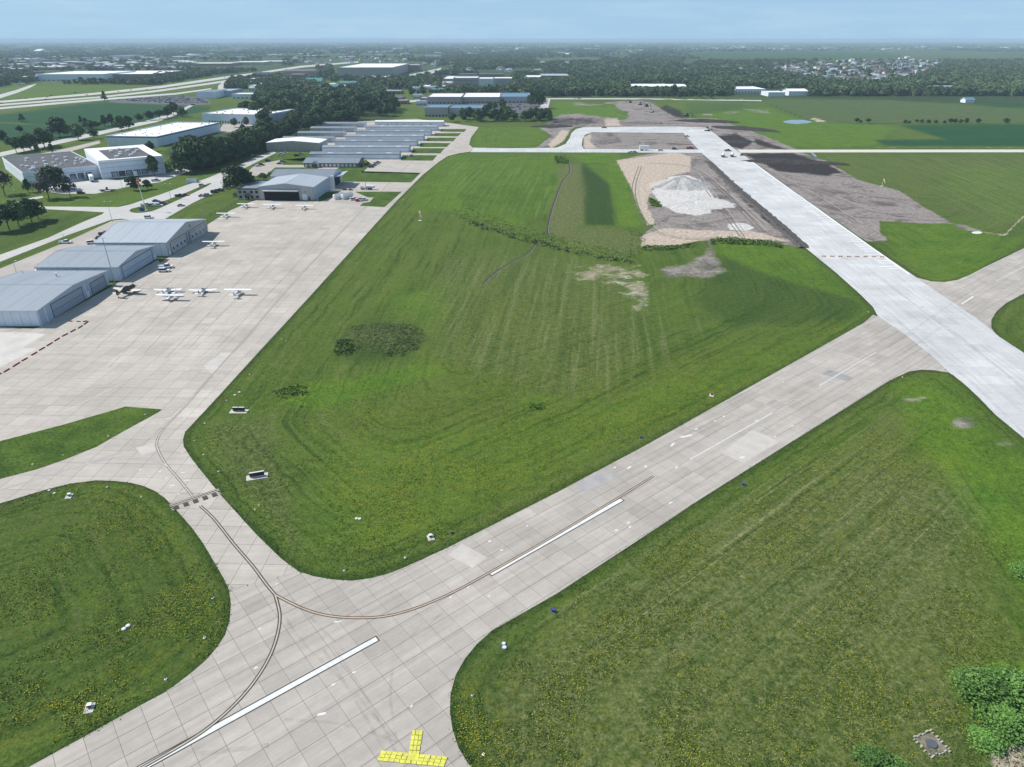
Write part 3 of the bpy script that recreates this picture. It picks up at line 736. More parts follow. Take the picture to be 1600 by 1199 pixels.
sheet('highway', [(-60,174),(0,168),(160,154),(275,145.5),(330,138),(330,140),(275,148),(160,157),(0,171),(-60,177)], 'concrete_road', .06)
sheet('highway_ramp', [(-60,160),(0,148),(25,141),(45,134),(58,131),(48,137),(28,145),(0,154),(-60,166)], 'concrete_road', .07)
sheet('highway_ramp', [(340,143),(341,134),(350,127),(358,125),(352,132),(352,143)], 'concrete_road', .08)
sheet('car_lot', [(170,157),(230,152),(290,150),(325,155),(330,163),(300,165),(170,160)], 'asphalt', .05)
sheet('far_road', [(830,153.6),(1000,153.8),(1190,156.8),(1190,158.4),(1000,155.6),(830,155.4)], 'concrete_road', .07)
sheet('lane', [(842,171),(848,155),(860,155),(856,172),(850,180),(838,180)], 'concrete_road', .06)
sheet('lane', [(600,166),(625,158),(668,155),(668,158),(630,161),(618,166)], 'concrete_road', .06)
sheet('car_park', [(650,161),(760,161),(852,160),(850,176),(820,181),(700,172),(655,168)], 'asphalt', .05)
sheet('yard', [(635,118),(690,106),(686,114),(660,121)], 'concrete_road', .06)
sheet('pond', [(1222,190),(1230,188.6),(1238,187.4),(1247,187.8),(1254,187.2),(1262,189),(1270,190.4),(1262,193),(1252,193.2),(1246,194.4),(1236,193.4),(1229,192.6)], 'water', .05, 1)
sheet('pond', [(1265,237),(1273,240),(1277,246),(1272,245)], 'water', .03, 1)
sheet('puddle', [(1518,362.5),(1530,361.5),(1536,364),(1528,366),(1519,365)], 'line_white', .03, 1)  # matt white sheet; the reflected sky is painted as plain colour

# new concrete beside the hangars, tonal repair patches on the runway
mk('patch_light', (.56, .55, .54), .85, .12, .3)
mk('patch_grey', (.30, .295, .29), .85, .14, .4)
mk('patch_new', (.53, .50, .465), .85, .12, .2)
mk('patch_dim', (.36, .345, .335), .85, .14, .3)
mk('line_worn', (.54, .515, .485), .8, .14, .8)
mk('patch_pale', (.50, .462, .42), .85, .10, .3)
def patch(px, mat, name='concrete_patch', z=.058):
    p = GP(px); p = p if parea(p) > 0 else p[::-1]
    struct(name, MB().prism(p, .04, z), mat)
patch([(-60,600),(0,574.5),(57,545.5),(35,544),(72,522.5),(40,520),(-60,519)], 'patch_new')
patch([(700,868),(722,850),(762,872),(738,888)], 'patch_pale'); patch([(895,757),(930,738),(974,742),(950,754),(915,768)], 'patch_dim', z=.059)
patch([(1284,585),(1293,578),(1332,590),(1325,596)], 'patch_grey')
patch([(318,572),(345,552),(366,552),(335,588)], 'patch_pale'); patch([(1128,708),(1175,672),(1220,690),(1160,724)], 'patch_pale')
patch([(212,700),(240,694),(244,706),(222,712)], 'patch_pale')

# ---- painted markings
def marking(name, mb, mats): return struct(name, mb, mats)
def dashbox(a, b, wd, mats=('line_black', 'line_white'), edge=.22, name='centreline_stripe'):
    A, B = G(*a), G(*b); d = (B - A).normalized(); n = Vector((-d.y, d.x, 0))
    mb = MB()
    for k, (e, z) in enumerate(((edge, .058), (0, .063))):
        if k == 0 and edge == 0: continue
        A2, B2, hw = A - d * e, B + d * e, wd / 2 + e
        c = [A2 - n * hw, B2 - n * hw, B2 + n * hw, A2 + n * hw]
        mb.prism([(p.x, p.y) for p in c], .045, z, k)
    struct(name, mb, list(mats))
dashbox((190, 1218), (589, 998.5), .95); dashbox((766, 897.5), (971.5, 781), .95)
dashbox((1078, 718.5), (1207, 645.5), .6, edge=.1, mats=('patch_grey', 'line_worn')); dashbox((1280, 603), (1369, 551), .5, edge=.0, mats=('patch_grey', 'line_worn')); dashbox((1557, 439.5), (1600, 417), .5, edge=.05, mats=('patch_grey', 'line_worn'))
dashbox((1502, 476), (1521, 463.5), .7, edge=.05); 
def taxiline(px, name='taxiway_centreline', mats=('line_rust', 'line_yellow'), w_in=.24, w_out=.66, z=.066, k=8):
    pts = catmull(GP(px), k); mb = MB()
    strip(mb, pts, w_out, z, mi=0); strip(mb, pts, w_in, z + .004, mi=1)
    struct(name, mb, list(mats))
taxiline([(430,930),(470,950),(510,962),(560,966),(610,962),(660,947),(710,925),(760,898),(850,847),(950,788),(1021,744.5)])
taxiline([(430,930),(437,960),(434,990),(422,1025),(400,1062),(370,1098),(330,1134),(290,1161),(215,1204)], mats=('line_black', 'line_yellow'), z=.069)
taxiline([(430,930),(415,912),(395,885),(365,850),(335,812),(313,791)], mats=('line_black', 'line_yellow'), z=.072)
taxiline([(304,780),(280,750),(258,724),(246,700),(247,685),(258,668),(285,640),(310,612),(345,572),(400,510),(450,452),(500,398),(560,335),(600,295),(640,256),(690,215)], mats=('joint_filler', 'patch_pale'), z=.066)
taxiline([(258,668),(225,690),(190,706),(150,720),(80,742),(0,766),(-80,788)], mats=('patch_grey', 'patch_pale'), z=.062)
taxiline([(262,730),(248,722),(215,716),(180,716),(150,722),(110,733)], mats=('patch_grey', 'patch_pale'), z=.0625)
def thinlines(name, lines, wd, mat, z=.06):
    mb = MB()
    for l in lines: strip(mb, catmull(GP(l), 5) if len(l) > 2 else GP(l), wd, z)
    struct(name, mb, mat)
thinlines('tie_down_line', [[(250,520),(345,572)] and [(262,573),(372,579)], [(95,646),(190,600)], [(290,580),(330,548)], [(155,563),(190,565)], [(176,563),(192,553)], [(20,655),(92,655)],
    [(380,290),(460,290)] and [(318,573),(340,574)]], .22, 'patch_light')
thinlines('apron_joint_line', [[(170,575),(318,420)], [(258,562),(400,412)], [(295,545),(460,372)], [(340,545),(515,358)], [(225,553),(365,405)], [(130,530),(240,430)], [(150,545),(280,428)]], .16, 'joint_filler', .058)
thinlines('apron_light_line', [[(0,560),(140,560)], [(60,575),(200,566)], [(30,620),(160,612)], [(190,545),(300,548)], [(0,650),(60,652)], [(100,612),(260,606)], [(0,590),(60,592)]], .14, 'patch_pale', .057)
# rubber marks
m, nt, N, L, b = nodes_of('tyre_mark'); b.inputs['Base Color'].default_value = (.19, .185, .18, 1); b.inputs['Roughness'].default_value = .9
tr = N.new('ShaderNodeBsdfTransparent'); ms = N.new('ShaderNodeMixShader'); t_ = N.new('ShaderNodeTexCoord'); nn = N.new('ShaderNodeTexNoise'); nn.inputs['Scale'].default_value = .5; nn.inputs['Detail'].default_value = 6
mr = N.new('ShaderNodeMapRange'); mr.inputs['From Min'].default_value = .35; mr.inputs['From Max'].default_value = .75; mr.inputs['To Max'].default_value = .17
L.new(t_.outputs['Object'], nn.inputs['Vector']); L.new(nn.outputs[0], mr.inputs[0]); L.new(mr.outputs[0], ms.inputs[0])
L.new(tr.outputs[0], ms.inputs[1]); L.new(b.outputs[0], ms.inputs[2]); L.new(ms.outputs[0], nt.nodes['Material Output'].inputs['Surface']); MATS['tyre_mark'] = m
thinlines('tyre_mark', [[(520,1010),(560,1070),(600,1140),(625,1190)], [(505,1015),(540,1070),(585,1145),(610,1195)], [(430,940),(470,1000),(510,1040),(560,1090),(610,1150)]],   .5, 'tyre_mark', .075)
thinlines('tyre_mark', [[(614,1040),(610,1090),(620,1160)], [(445,1125),(520,1130),(570,1142),(620,1160)], [(450,930),(540,1020)], [(620,1010),(690,960)]], .5, 'tyre_mark', .079)
thinlines('tyre_mark', [[(316,507),(350,508),(380,502)], [(300,1180),(420,1165)], [(1385,545),(1450,500),(1540,440)], [(1400,560),(1470,512)], [(1390,540),(1430,520)], [(1150,660),(1350,553)]], .8, 'tyre_mark', .083)
thinlines('tyre_mark', [[(1400,500),(1530,610),(1660,740)], [(1440,480),(1560,575),(1700,700)], [(1330,400),(1500,530)], [(1180,250),(1300,350)]], 1.2, 'tyre_mark', .087)

mk('curing_white', (.80, .80, .79), .85, .10, .5)
lad = MB(); e0, e1_ = G(1175, 252), G(1425, 429); ed = (e1_ - e0).normalized(); en = Vector((ed.y, -ed.x, 0)); en = en if en.x < 0 else -en
k_ = 0.0; Le = (e1_ - e0).length
while k_ < Le:
    if mnoise.noise(Vector((k_ * .03, 1, 0))) > -.15:
        a_ = e0 + ed * k_ + en * 1.0; ln = 7 + 4 * mnoise.noise(Vector((k_ * .2, 4, 0))); b2 = a_ + en * ln + ed * (1.0 + mnoise.noise(Vector((k_, 0, 0))))
        strip(lad, [(a_.x, a_.y), (b2.x, b2.y)], .7, .062)
    k_ += rnd.uniform(3.2, 5.5)
strip(lad, [tuple((e0 + ed * t_ + en * 1.2)[:2]) for t_ in np.linspace(0, Le, 12)], .9, .058)
struct('curing_marks', lad, 'curing_white')
# hold-short marking across the taxiway
A, B = G(268, 797), G(345.5, 771); d = (B - A).normalized(); n = Vector((-d.y, d.x, 0))
mb = MB(); Lh = (B - A).length
def bar(o0, o1, s0, s1, mi, z):
    c = [A + d * s0 + n * o0, A + d * s1 + n * o0, A + d * s1 + n * o1, A + d * s0 + n * o1]
    mb.prism([(p.x, p.y) for p in c], .045, z, mi)
bar(1.0, 2.25, 0, Lh, 0, .075); bar(1.80, 2.08, 0, Lh, 1, .081); bar(1.18, 1.46, 0, Lh, 1, .081)
bar(.35, .60, 0, Lh, 1, .074); bar(-.35, -.10, 0, Lh, 1, .074)
s_ = .5
while s_ < Lh - .8:
    bar(-.65, .85, s_, s_ + 1.05, 2, .085); s_ += 2.0
struct('hold_short_marking', mb, ['line_black', 'line_yellow', 'line_black'])

# closed runway cross of yellow woven panels
def cross():
    root = empty('closed_runway_marker', G(648, 1182), 'yellow closed runway cross of woven panels lying on the concrete', 'runway marker')
    C = G(646, 1183)
    # arms follow the surveyed directions
    e1 = (G(697, 1190) - G(593, 1180)); L1 = e1.length; e1 = e1.normalized()
    e2 = (G(649, 1144) - G(642, 1188)).normalized()
    def panel(p, u, s, h):
        v = Vector((-u.y, u.x, 0)); jz = rnd.uniform(0, .02)
        c = [p + u * (-s) + v * (-h), p + u * s + v * (-h), p + u * s + v * h, p + u * (-s) + v * h]
        c = [q_ + Vector((rnd.uniform(-.04, .04), rnd.uniform(-.04, .04), 0)) for q_ in c]
        m_ = MB().hexa([(q_.x, q_.y, .055) for q_ in c] + [(q_.x, q_.y, .13 + jz + rnd.uniform(0, .03)) for q_ in c])
        part('woven_panel', m_, 'marker_yellow', root)
    start = G(597, 1182)
    nlen = int(L1 / .80)
    v1 = Vector((-e1.y, e1.x, 0)); v2 = Vector((-e2.y, e2.x, 0))
    for i in range(nlen):
        for j in (-1, 0, 1):
            panel(start + e1 * (i * .80 + .1 * j) + v1 * (j * .52), e1, .36, .235)
    top = G(652, 1146)
    for i in range(20):
        if 4.6 < i * .8 < 6.6: continue
        for j in (-1, 0, 1):
            panel(top - e2 * (i * .80) + v2 * (j * .52), e2, .36, .235)
cross()

# ================================================================== BUILDINGS
def wbox(mb, u0, u1, v0, v1, z0, z1, mi=0): return mb.box(u0, u1, v0, v1, z0, z1, mi)
def lp(name, mb, mats, root, smooth=False):
    if isinstance(mats, str): mats = [mats]
    return link(name, mb.mesh(name, mats, smooth), root)
class Bld:
    """building in its own frame: u along the front, v away from it"""
    def __init__(s, name, x, y, W, D, rz, label, cat='building', group=None):
        s.r = empty(name, (x, y, 0), label, cat, group, R(rz)); s.W, s.D = W, D
    def body(s, h, wall, apex=None, axis='u', ridge=.5):
        W, D = s.W, s.D; mb = MB(); s.h = h
        if apex is None:
            wbox(mb, 0, W, 0, D, -.3, h)
        elif axis == 'u':
            m_ = D * ridge
            mb.add([(0,0,-.3),(W,0,-.3),(W,D,-.3),(0,D,-.3),(0,0,h),(W,0,h),(W,D,h),(0,D,h),(0,m_,apex),(W,m_,apex)],
                   [(0,1,5,4),(2,3,7,6),(1,2,6,9,5),(3,0,4,8,7),(4,5,9,8),(6,7,8,9),(3,2,1,0)])
        else:
            m_ = W * ridge
            mb.add([(0,0,-.3),(W,0,-.3),(W,D,-.3),(0,D,-.3),(0,0,h),(W,0,h),(W,D,h),(0,D,h),(m_,0,apex),(m_,D,apex)],
                   [(0,1,5,8,4),(2,3,7,9,6),(1,2,6,5),(3,0,4,7),(4,8,9,7),(8,5,6,9),(3,2,1,0)])
        lp('wall', mb, wall, s.r); s.apex = apex; s.axis = axis; s.ridge = ridge; return s
    def gable(s, roof, n=10, over=.35, th=.12, trim='trim_light', pieces=True):
        """roof of metal panels; every panel strip is its own piece"""
        W, D, h, ap = s.W, s.D, s.h, s.apex
        prim = W if s.axis == 'u' else D; sec = D if s.axis == 'u' else W; m_ = sec * s.ridge
        def P(a, b, z): return (a, b, z) if s.axis == 'u' else (b, a, z)
        holder = s.r; st = (prim + 2 * over) / n; flip = s.axis != 'u'
        for side in (0, 1):
            b0, b1 = (-over, m_) if side == 0 else (sec + over, m_)
            z0 = h - (ap - h) * over / max(m_, sec - m_) + .02; z1 = ap + .02
            allmb = MB()
            for i in range(n):
                a0 = -over + i * st + (.02 if pieces else 0); a1 = -over + (i + 1) * st - (.02 if pieces else 0)
                dz = .015 * (i % 2)
                pts = [P(a0, b0, z0), P(a1, b0, z0), P(a1, b1, z1), P(a0, b1, z1)]
                pts = pts + [(p[0], p[1], p[2] + th + dz) for p in pts]
                mb = MB() if pieces else allmb
                f = [(3,2,1,0),(4,5,6,7),(0,1,5,4),(1,2,6,5),(2,3,7,6),(3,0,4,7)]
                if (side == 1) != flip: f = [t_[::-1] for t_ in f]
                mb.add(pts, f)
                if pieces: lp('roof_panel', mb, roof, holder)
            if not pieces: lp('roof', allmb, roof, holder)
        mb = MB()
        mb.hexa([P(-over, m_ - .3, ap + .02), P(prim + over, m_ - .3, ap + .02), P(prim + over, m_ + .3, ap + .02), P(-over, m_ + .3, ap + .02)] +
                [P(-over, m_ - .3, ap + .2), P(prim + over, m_ - .3, ap + .2), P(prim + over, m_ + .3, ap + .2), P(-over, m_ + .3, ap + .2)])
        lp('ridge_cap', mb, roof, s.r)
        mb = MB()
        for a in (-over - .08, prim + over):   # rake trim
            for b0, b1 in ((-over, m_), (sec + over, m_)):
                z0 = h - (ap - h) * over / max(m_, sec - m_)
                q0, q1, q2, q3 = P(a, b0, z0 - .15), P(a + .08, b0, z0 - .15), P(a + .08, b1, ap - .12), P(a, b1, ap - .12)
                mb.hexa([q0, q1, q2, q3] + [(p[0], p[1], p[2] + .36) for p in (q0, q1, q2, q3)])
        for b in (-over - .1, sec + over):      # gutters
            q = [P(-over, b, h - .25), P(prim + over, b, h - .25), P(prim + over, b + .1, h - .25), P(-over, b + .1, h - .25)]
            mb.hexa(q + [(p[0], p[1], p[2] + .28) for p in q])
        lp('roof_trim', mb, trim, s.r); return s
    def flat(s, roof, parapet=.7, pmat='white_wall', th=.35):
        W, D, h = s.W, s.D, s.h
        lp('roof', MB().box(th, W - th, th, D - th, h - .02, h + .06), roof, s.r)
        if parapet:
            mb = MB(); z1 = h + parapet
            mb.box(0, W, 0, th, h, z1); mb.box(0, W, D - th, D, h, z1); mb.box(0, th, th, D - th, h, z1); mb.box(W - th, W, th, D - th, h, z1)
            lp('parapet', mb, pmat, s.r)
        return s
    def side(s, k, a0, a1, z0, z1, t=.06, name='door', mat='door_light', parent=None, inset=0):
        """a panel on side k: F front, R right, L left; a along the wall"""
        W, D = s.W, s.D; mb = MB()
        o = -t if inset == 0 else -t
        if k == 'F': mb.box(a0, a1, -t - inset, .0 - inset + 0, z0, z1)
        elif k == 'R': mb.box(W + inset, W + t + inset, a0, a1, z0, z1)
        elif k == 'L': mb.box(-t - inset, 0 - inset, a0, a1, z0, z1)
        ob = lp(name, mb, mat, s.r)
        return ob
    def framed(s, k, a0, a1, z0, z1, name, mat, fmat='trim_dark', fw=.25, t=.06):
        s.side(k, a0, a1, z0, z1, t, name, mat)
        mb = MB(); W = s.W
        for (b0, b1, y0, y1) in ((a0 - fw, a1 + fw, z1, z1 + fw), (a0 - fw, a0, z0, z1), (a1, a1 + fw, z0, z1)):
            if k == 'F': mb.box(b0, b1, -t - .08, 0, y0, y1)
            elif k == 'R': mb.box(W, W + t + .08, b0, b1, y0, y1)
            else: mb.box(-t - .08, 0, b0, b1, y0, y1)
        lp(name + '_frame', mb, fmat, s.r)

# --- the three apron hangars
b = Bld('hangar', -201, 225.5, 34, 46, 0, 'nearest blue-grey hangar with low gable roof, at the left edge below the other two', 'hangar', 'metal hangars along the apron')
b.body(5.9, 'wall_blue_grey', 7.7).gable('roof_metal', 12)
for i in range(11): b.side('F', .3 + i * 3.06, 3.2 + i * 3.06, .1, 5.55, .05, 'wall_panel', 'wall_blue_white')
b.framed('R', 8, 27.5, .1, 5.2, 'sliding_door', 'door_grey'); b.side('R', 8.1, 27.4, 2.55, 2.65, .12, 'door_rail', 'trim_dark')
b.framed('R', 33.5, 43.5, .1, 4.6, 'sliding_door', 'door_grey'); b.side('R', 33.6, 43.4, 2.3, 2.4, .12, 'door_rail', 'trim_dark')
for a in (.15, 4, 29.6, 45.4): b.side('R', a, a + .35, 0, 5.6, .09, 'corner_post', 'wall_blue_white')
b.side('R', 30.2, 31.3, .1, 2.3, .09, 'side_door', 'white_paint')
lp('roof_vent', MB().cyl((20, 36, 6.6), (20, 36, 7.9), .3).cyl((20, 36, 7.9), (20, 36, 8.2), .5), 'trim_light', b.r)
lp('roof_vent', MB().cyl((-.5 + 3, 42, 6.2), (2.5, 42, 7.4), .15), 'trim_light', b.r)
b = Bld('hangar', -199, 276.5, 34, 33, 0, 'middle blue hangar with one wide door, between the nearest and the grey hangar', 'hangar', 'metal hangars along the apron')
b.body(6.0, 'wall_blue_grey', 8.2).gable('roof_metal', 12)
for i in range(11): b.side('F', .3 + i * 3.06, 3.2 + i * 3.06, .1, 5.6, .05, 'wall_panel', 'wall_blue_white')
b.side('F', 16.9, 17.1, 0, 5.8, .12, 'downpipe', 'trim_dark')
b.framed('R', 3.2, 29.5, .1, 5.4, 'bifold_door', 'wall_blue_grey'); b.side('R', 3.3, 29.4, 2.7, 2.82, .12, 'door_rail', 'trim_dark')
b.side('R', 30.6, 31.8, .1, 2.3, .09, 'side_door', 'white_paint')
for a in (.1, 32.4): b.side('R', a, a + .5, 0, 5.7, .09, 'corner_post', 'wall_blue_white')
lp('annex_roof', MB().hexa([(-7,3,1.8),(0,3,3.0),(0,10,3.0),(-7,10,1.8),(-7,3,2.0),(0,3,3.2),(0,10,3.2),(-7,10,2.0)]), 'roof_white', b.r)
lp('annex_wall', MB().box(-6.6, 0, 3.3, 9.7, -.2, 1.8), 'wall_blue_white', b.r)
lp('roof_vent', MB().cyl((3, 4, 6.2), (3, 4, 7.3), .15), 'trim_light', b.r)
b = Bld('hangar', -194, 313, 33, 46, 0, 'tallest grey hangar with two door bays and small square windows, farthest of the apron trio', 'hangar', 'metal hangars along the apron')
b.body(6.6, 'wall_grey', 10.6).gable('roof_metal_light', 12)
for i in range(11): b.side('F', .3 + i * 2.97, 3.1 + i * 2.97, .1, 6.1, .05, 'wall_panel', 'wall_blue_white')
for a0, a1 in ((4, 20.5), (25, 44)):
    b.framed('R', a0, a1, .1, 5.6, 'folding_door', 'wall_grey')
    b.side('R', a0 + .1, a1 - .1, 4.6, 4.72, .12, 'door_rail', 'trim_dark')
    n_ = 4
    for i in range(n_):
        c = a0 + (a1 - a0) * (i + .5) / n_
        b.side('R', c - .55, c + .55, 1.7, 2.9, .13, 'window', 'glass_dark')
for a in (.1, 21.6, 23.6, 45.3): b.side('R', a, a + .6, 0, 6.2, .09, 'column', 'trim_dark' if a > 20 and a < 24 else 'wall_grey')
b.side('R', 26.5, 27.6, 7.2, 8.4, .1, 'window', 'glass_dark')
b.side('R', 1.2, 2.3, .1, 2.3, .1, 'side_door', 'white_paint')

# --- large hangar facing the apron with its dark open door
b = Bld('hangar', -159.5, 438.5, 35, 34, -2, 'wide tan-grey hangar with a dark open front door facing the aircraft', 'hangar')
b.body(8.3, 'wall_grey', 10.4, 'v').gable('roof_metal_light', 11, trim='trim_light')
b.side('F', 3.2, 25.4, .1, 5.9, .05, 'door_shade_panel', 'painted_door_shade')  # dark panel on a solid wall; the interior's shade is its colour
lp('bifold_door', MB().hexa([(2.8,-2.3,5.7),(25.8,-2.3,5.7),(25.8,0,6.5),(2.8,0,6.5),(2.8,-2.3,6.1),(25.8,-2.3,6.1),(25.8,0,6.9),(2.8,0,6.9)]), 'wall_grey', b.r)
for i in range(8): lp('door_rib', MB().box(3.4 + i * 3.1, 3.6 + i * 3.1, -2.35, -.1, 6.15, 6.5), 'trim_light', b.r)
b.side('F', 2.2, 3.1, 0, 6.6, .25, 'door_jamb', 'wall_tan'); b.side('F', 25.5, 26.4, 0, 6.6, .25, 'door_jamb', 'wall_tan')
b.side('F', 27.3, 30.2, .1, 3.8, .08, 'side_door', 'white_paint'); b.side('F', 31, 32.2, .1, 2.3, .08, 'side_door', 'glass_dark'); b.side('F', 29.4, 29.9, 5, 5.6, .1, 'window', 'glass_dark')
for i in range(4): b.side('R', .3 + i * 8.4, 8.4 + i * 8.4, .1, 7.9, .06, 'wall_panel', 'wall_blue_grey')
for a in (0, 34.2): b.side('F', a, a + .7, 0, 8.1, .1, 'corner_post', 'wall_tan')
b = Bld('office_annex', -174, 440, 14.3, 30, -2, 'two storey office annex with flat grey roof on the left of the open hangar', 'building')
b.body(6.2, 'wall_tan').flat('roof_metal_dark', .9, 'trim_dark')
for z in (1.0, 4.0):
    for a in (1.2, 4.2, 8.5, 11.8):
        b.side('F', a, a + 1.7, z, z + 1.5, .08, 'window', 'glass_dark')
b.side('F', 6.2, 8.2, .1, 2.6, .1, 'side_door', 'glass_dark')
lp('entrance_canopy', MB().hexa([(5.2,-3,2.9),(9.2,-3,2.9),(9.2,0,2.9),(5.2,0,2.9),(7.2,-3,4.4),(7.2001,-3,4.4),(7.2001,0,4.4),(7.2,0,4.4)]), 'trim_dark', b.r)
for a in (5.4, 8.8): lp('canopy_post', MB().box(a, a + .25, -2.9, -2.65, 0, 2.9), 'trim_light', b.r)
for i in range(5): b.side('L', 2 + i * 5.5, 3.8 + i * 5.5, 4.0, 5.5, .08, 'window', 'glass_dark')
b = Bld('hangar', -163, 474.5, 41, 27, 0, 'blue-roofed hangar behind the tan one with its end door lifted open', 'hangar')
b.body(8.4, 'wall_blue_white', 10.8).gable('roof_metal_dark', 14)
b.side('R', 4, 23, .1, 7.0, .05, 'door_shade_panel', 'painted_door_shade')  # wall is closed behind; the unlit inside is painted black here
lp('bifold_door', MB().hexa([(41,4,6.6),(47.5,4,8.0),(47.5,23,8.0),(41,23,6.6),(41,4,6.9),(47.5,4,8.3),(47.5,23,8.3),(41,23,6.9)]), 'roof_metal_light', b.r)
lp('door_panel', MB().hexa([(41.1,4,8.4),(47.4,4,8.35),(47.4,4.3,8.35),(41.1,4.3,8.4),(41.1,4,8.6),(47.4,4,8.5),(47.4,4.3,8.5),(41.1,4.3,8.6)]), 'roof_metal_light', b.r)
lp('corner_buttress', MB().box(40.2, 42.2, -.9, 2.4, 0, 8.6), 'white_paint', b.r)
lp('corner_buttress', MB().box(40.4, 41.8, 24.4, 26.6, 0, 8.2), 'white_paint', b.r)
b = Bld('office_building', -165.5, 563, 43, 24, -1, 'long low office with grey gabled roof, white window strips and small entrance gable', 'building')
b.body(3.3, 'wall_brown', 5.6).gable('roof_metal_dark', 12, over=.9, trim='trim_dark')
for i in range(13):
    if i in (2,): continue
    b.side('F', 1 + i * 3.2, 2.9 + i * 3.2, .5, 2.4, .08, 'window', 'white_paint')
lp('entrance_gable', MB().add([(6.5,-3.5,3),(12.5,-3.5,3),(9.5,-3.5,5.2),(6.5,1,3),(12.5,1,3),(9.5,3,5.2)], [(0,1,2),(0,2,5,3),(1,4,5,2),(3,4,1,0)]), 'roof_metal_light', b.r)
for a in (6.8, 12): lp('porch_post', MB().box(a, a + .25, -3.3, -3.05, 0, 3), 'white_paint', b.r)
for i in range(5): b.side('R', 2 + i * 4.6, 4.2 + i * 4.6, .6, 2.3, .08, 'window', 'glass_dark')
b = Bld('warehouse', -223, 650.5, 48.5, 27, -2, 'windowless light grey storage shed with white gabled roof beside the tree belt', 'warehouse')
b.body(7.2, 'wall_grey', 8.9, 'v').gable('roof_white', 9)
for i in range(12): b.side('F', .2 + i * 4.04, 4.0 + i * 4.04, .1, 6.8, .05, 'wall_panel', 'wall_tan')
# --- T-hangar rows
rowlab = ['nearest long T-hangar row, directly behind the low office', 'second long T-hangar row from the low office', 'third long T-hangar row from the low office',
          'fourth long T-hangar row, beside the middle grass strips', 'fifth long T-hangar row, second from the rear', 'rearmost long T-hangar row with metal roof, in front of the white one',
          'bright white T-hangar row at the far end, with small dark windows']
for i, (x0, x1, y0) in enumerate([(-172,-96,604), (-171,-93,644), (-169,-91,684), (-167,-89,722), (-165,-86,762), (-163,-83,806), (-160,-80,848)]):
    W_ = x1 - x0; lab = rowlab[i]
    b = Bld('hangar_row', x0, y0, W_, 14, -.5, lab, 'hangar', 'T-hangar rows')
    last = i == 6
    b.body(4.1 if not last else 5.2, 'wall_blue_white' if not last else 'white_wall', 5.1 if not last else 5.8)
    b.gable(['roof_metal_dark', 'roof_metal'][i % 2] if not last else 'roof_white', 12, trim='trim_dark')
    n_ = 6 if not last else 4
    for k in range(n_):
        a0 = .6 + k * (W_ - 1.2) / n_; a1 = .6 + (k + 1) * (W_ - 1.2) / n_ - .5
        b.side('F', a0, a1, .15, 3.4, .08, 'hangar_door', 'white_wall' if (k * 7 + i) % 5 == 0 or last else 'wall_blue_white')
        b.side('F', a0, a1, 3.44, 3.6, .14, 'door_header', 'trim_light')
        if last:
            for q_ in (.25, .7): c = a0 + (a1 - a0) * q_; b.side('F', c, c + 1.1, 1.6, 2.7, .12, 'window', 'glass_dark')
        if k % 2 == 1:
            lp('roof_light', MB().hexa([(a0 + 2, 2.6, 4.62), (a0 + 6.5, 2.6, 4.62), (a0 + 6.5, 3.6, 4.77), (a0 + 2, 3.6, 4.77), (a0 + 2, 2.6, 4.75), (a0 + 6.5, 2.6, 4.75), (a0 + 6.5, 3.6, 4.9), (a0 + 2, 3.6, 4.9)]), 'white_paint', b.r)
    b.side('R', 1.2, 5.4, .1, 2.9, .08, 'end_door', 'white_paint'); b.side('R', 7.2, 12, .1, 3.2, .08, 'end_panel', 'white_wall')
    b.side('F', W_ - 6.5, W_ - 3.2, .1, 2.8, .16, 'side_door', 'white_paint')
for i, (x0, x1, y0) in enumerate([(-226,-176,708), (-223,-174,750), (-221,-172,793), (-219,-170,838)]):
    W_ = x1 - x0
    b = Bld('hangar_row', x0, y0, W_, 13, -.5, ['short T-hangar row just behind the pale storage shed', 'second short T-hangar row behind the storage shed', 'third short T-hangar row behind the storage shed', 'farthest short T-hangar row at the tree belt'][i], 'hangar', 'short T-hangar rows')
    b.body(4.0, 'wall_blue_white', 5.2).gable('roof_metal_dark', 8, trim='trim_dark')
    for k in range(4):
        a0 = .6 + k * (W_ - 1.2) / 4; a1 = a0 + (W_ - 1.2) / 4 - .5
        b.side('F', a0, a1, .15, 3.3, .08, 'hangar_door', 'wall_grey')
    b.side('R', 1.2, 5.4, .1, 2.9, .08, 'end_door', 'white_paint')
# --- warehouses beyond the road
b = Bld('warehouse', -337.5, 485.5, 48, 92, 41, 'white warehouse wing with black roof dotted by white rooftop units, at the left edge', 'warehouse')
b.body(8.4, 'wall_blue_white').flat('roof_black', .6, 'wall_blue_white')
for i in range(7): b.side('F', .3 + i * 6.8, 6.9 + i * 6.8, .2, 8.2, .06, 'wall_panel', 'wall_blue_white')
b.side('F', .2, 47.6, 5.6, 5.75, .1, 'wall_band', 'trim_dark')
for i in range(9): b.side('L', .3 + i * 8.6, 8.7 + i * 8.6, .2, 8.2, .06, 'wall_panel', 'white_wall')  # sunlit left panels plain white, shaded front bluish: light put into colour
b.side('L', .2, 77.6, 5.6, 5.75, .1, 'wall_band', 'wall_grey')
for a in (28, 33, 38.4): b.framed('F', a, a + 3, .9, 4.4, 'dock_door', 'glass_dark' if a != 33 else 'door_grey', 'black_rubber', .35)
for (u, v) in ((6,10),(8,14),(9,20),(6,27),(4,33),(16,15),(18,26),(22,13),(24,34),(14,40),(20,44),(27,22),(29,48),(35,16),(38,30),(40,18),(33,38),(36,56),(10,55),(22,62),(12,68),(30,66),(43,24),(44,31),(43,38),(42,46)):
    s_ = rnd.uniform(.8, 1.35); m_ = MB().box(u, u + 1.7 * s_, v, v + 1.5 * s_, 8.45, 9.5 + rnd.uniform(0, .4)); lp('rooftop_unit', m_, 'white_paint', b.r)
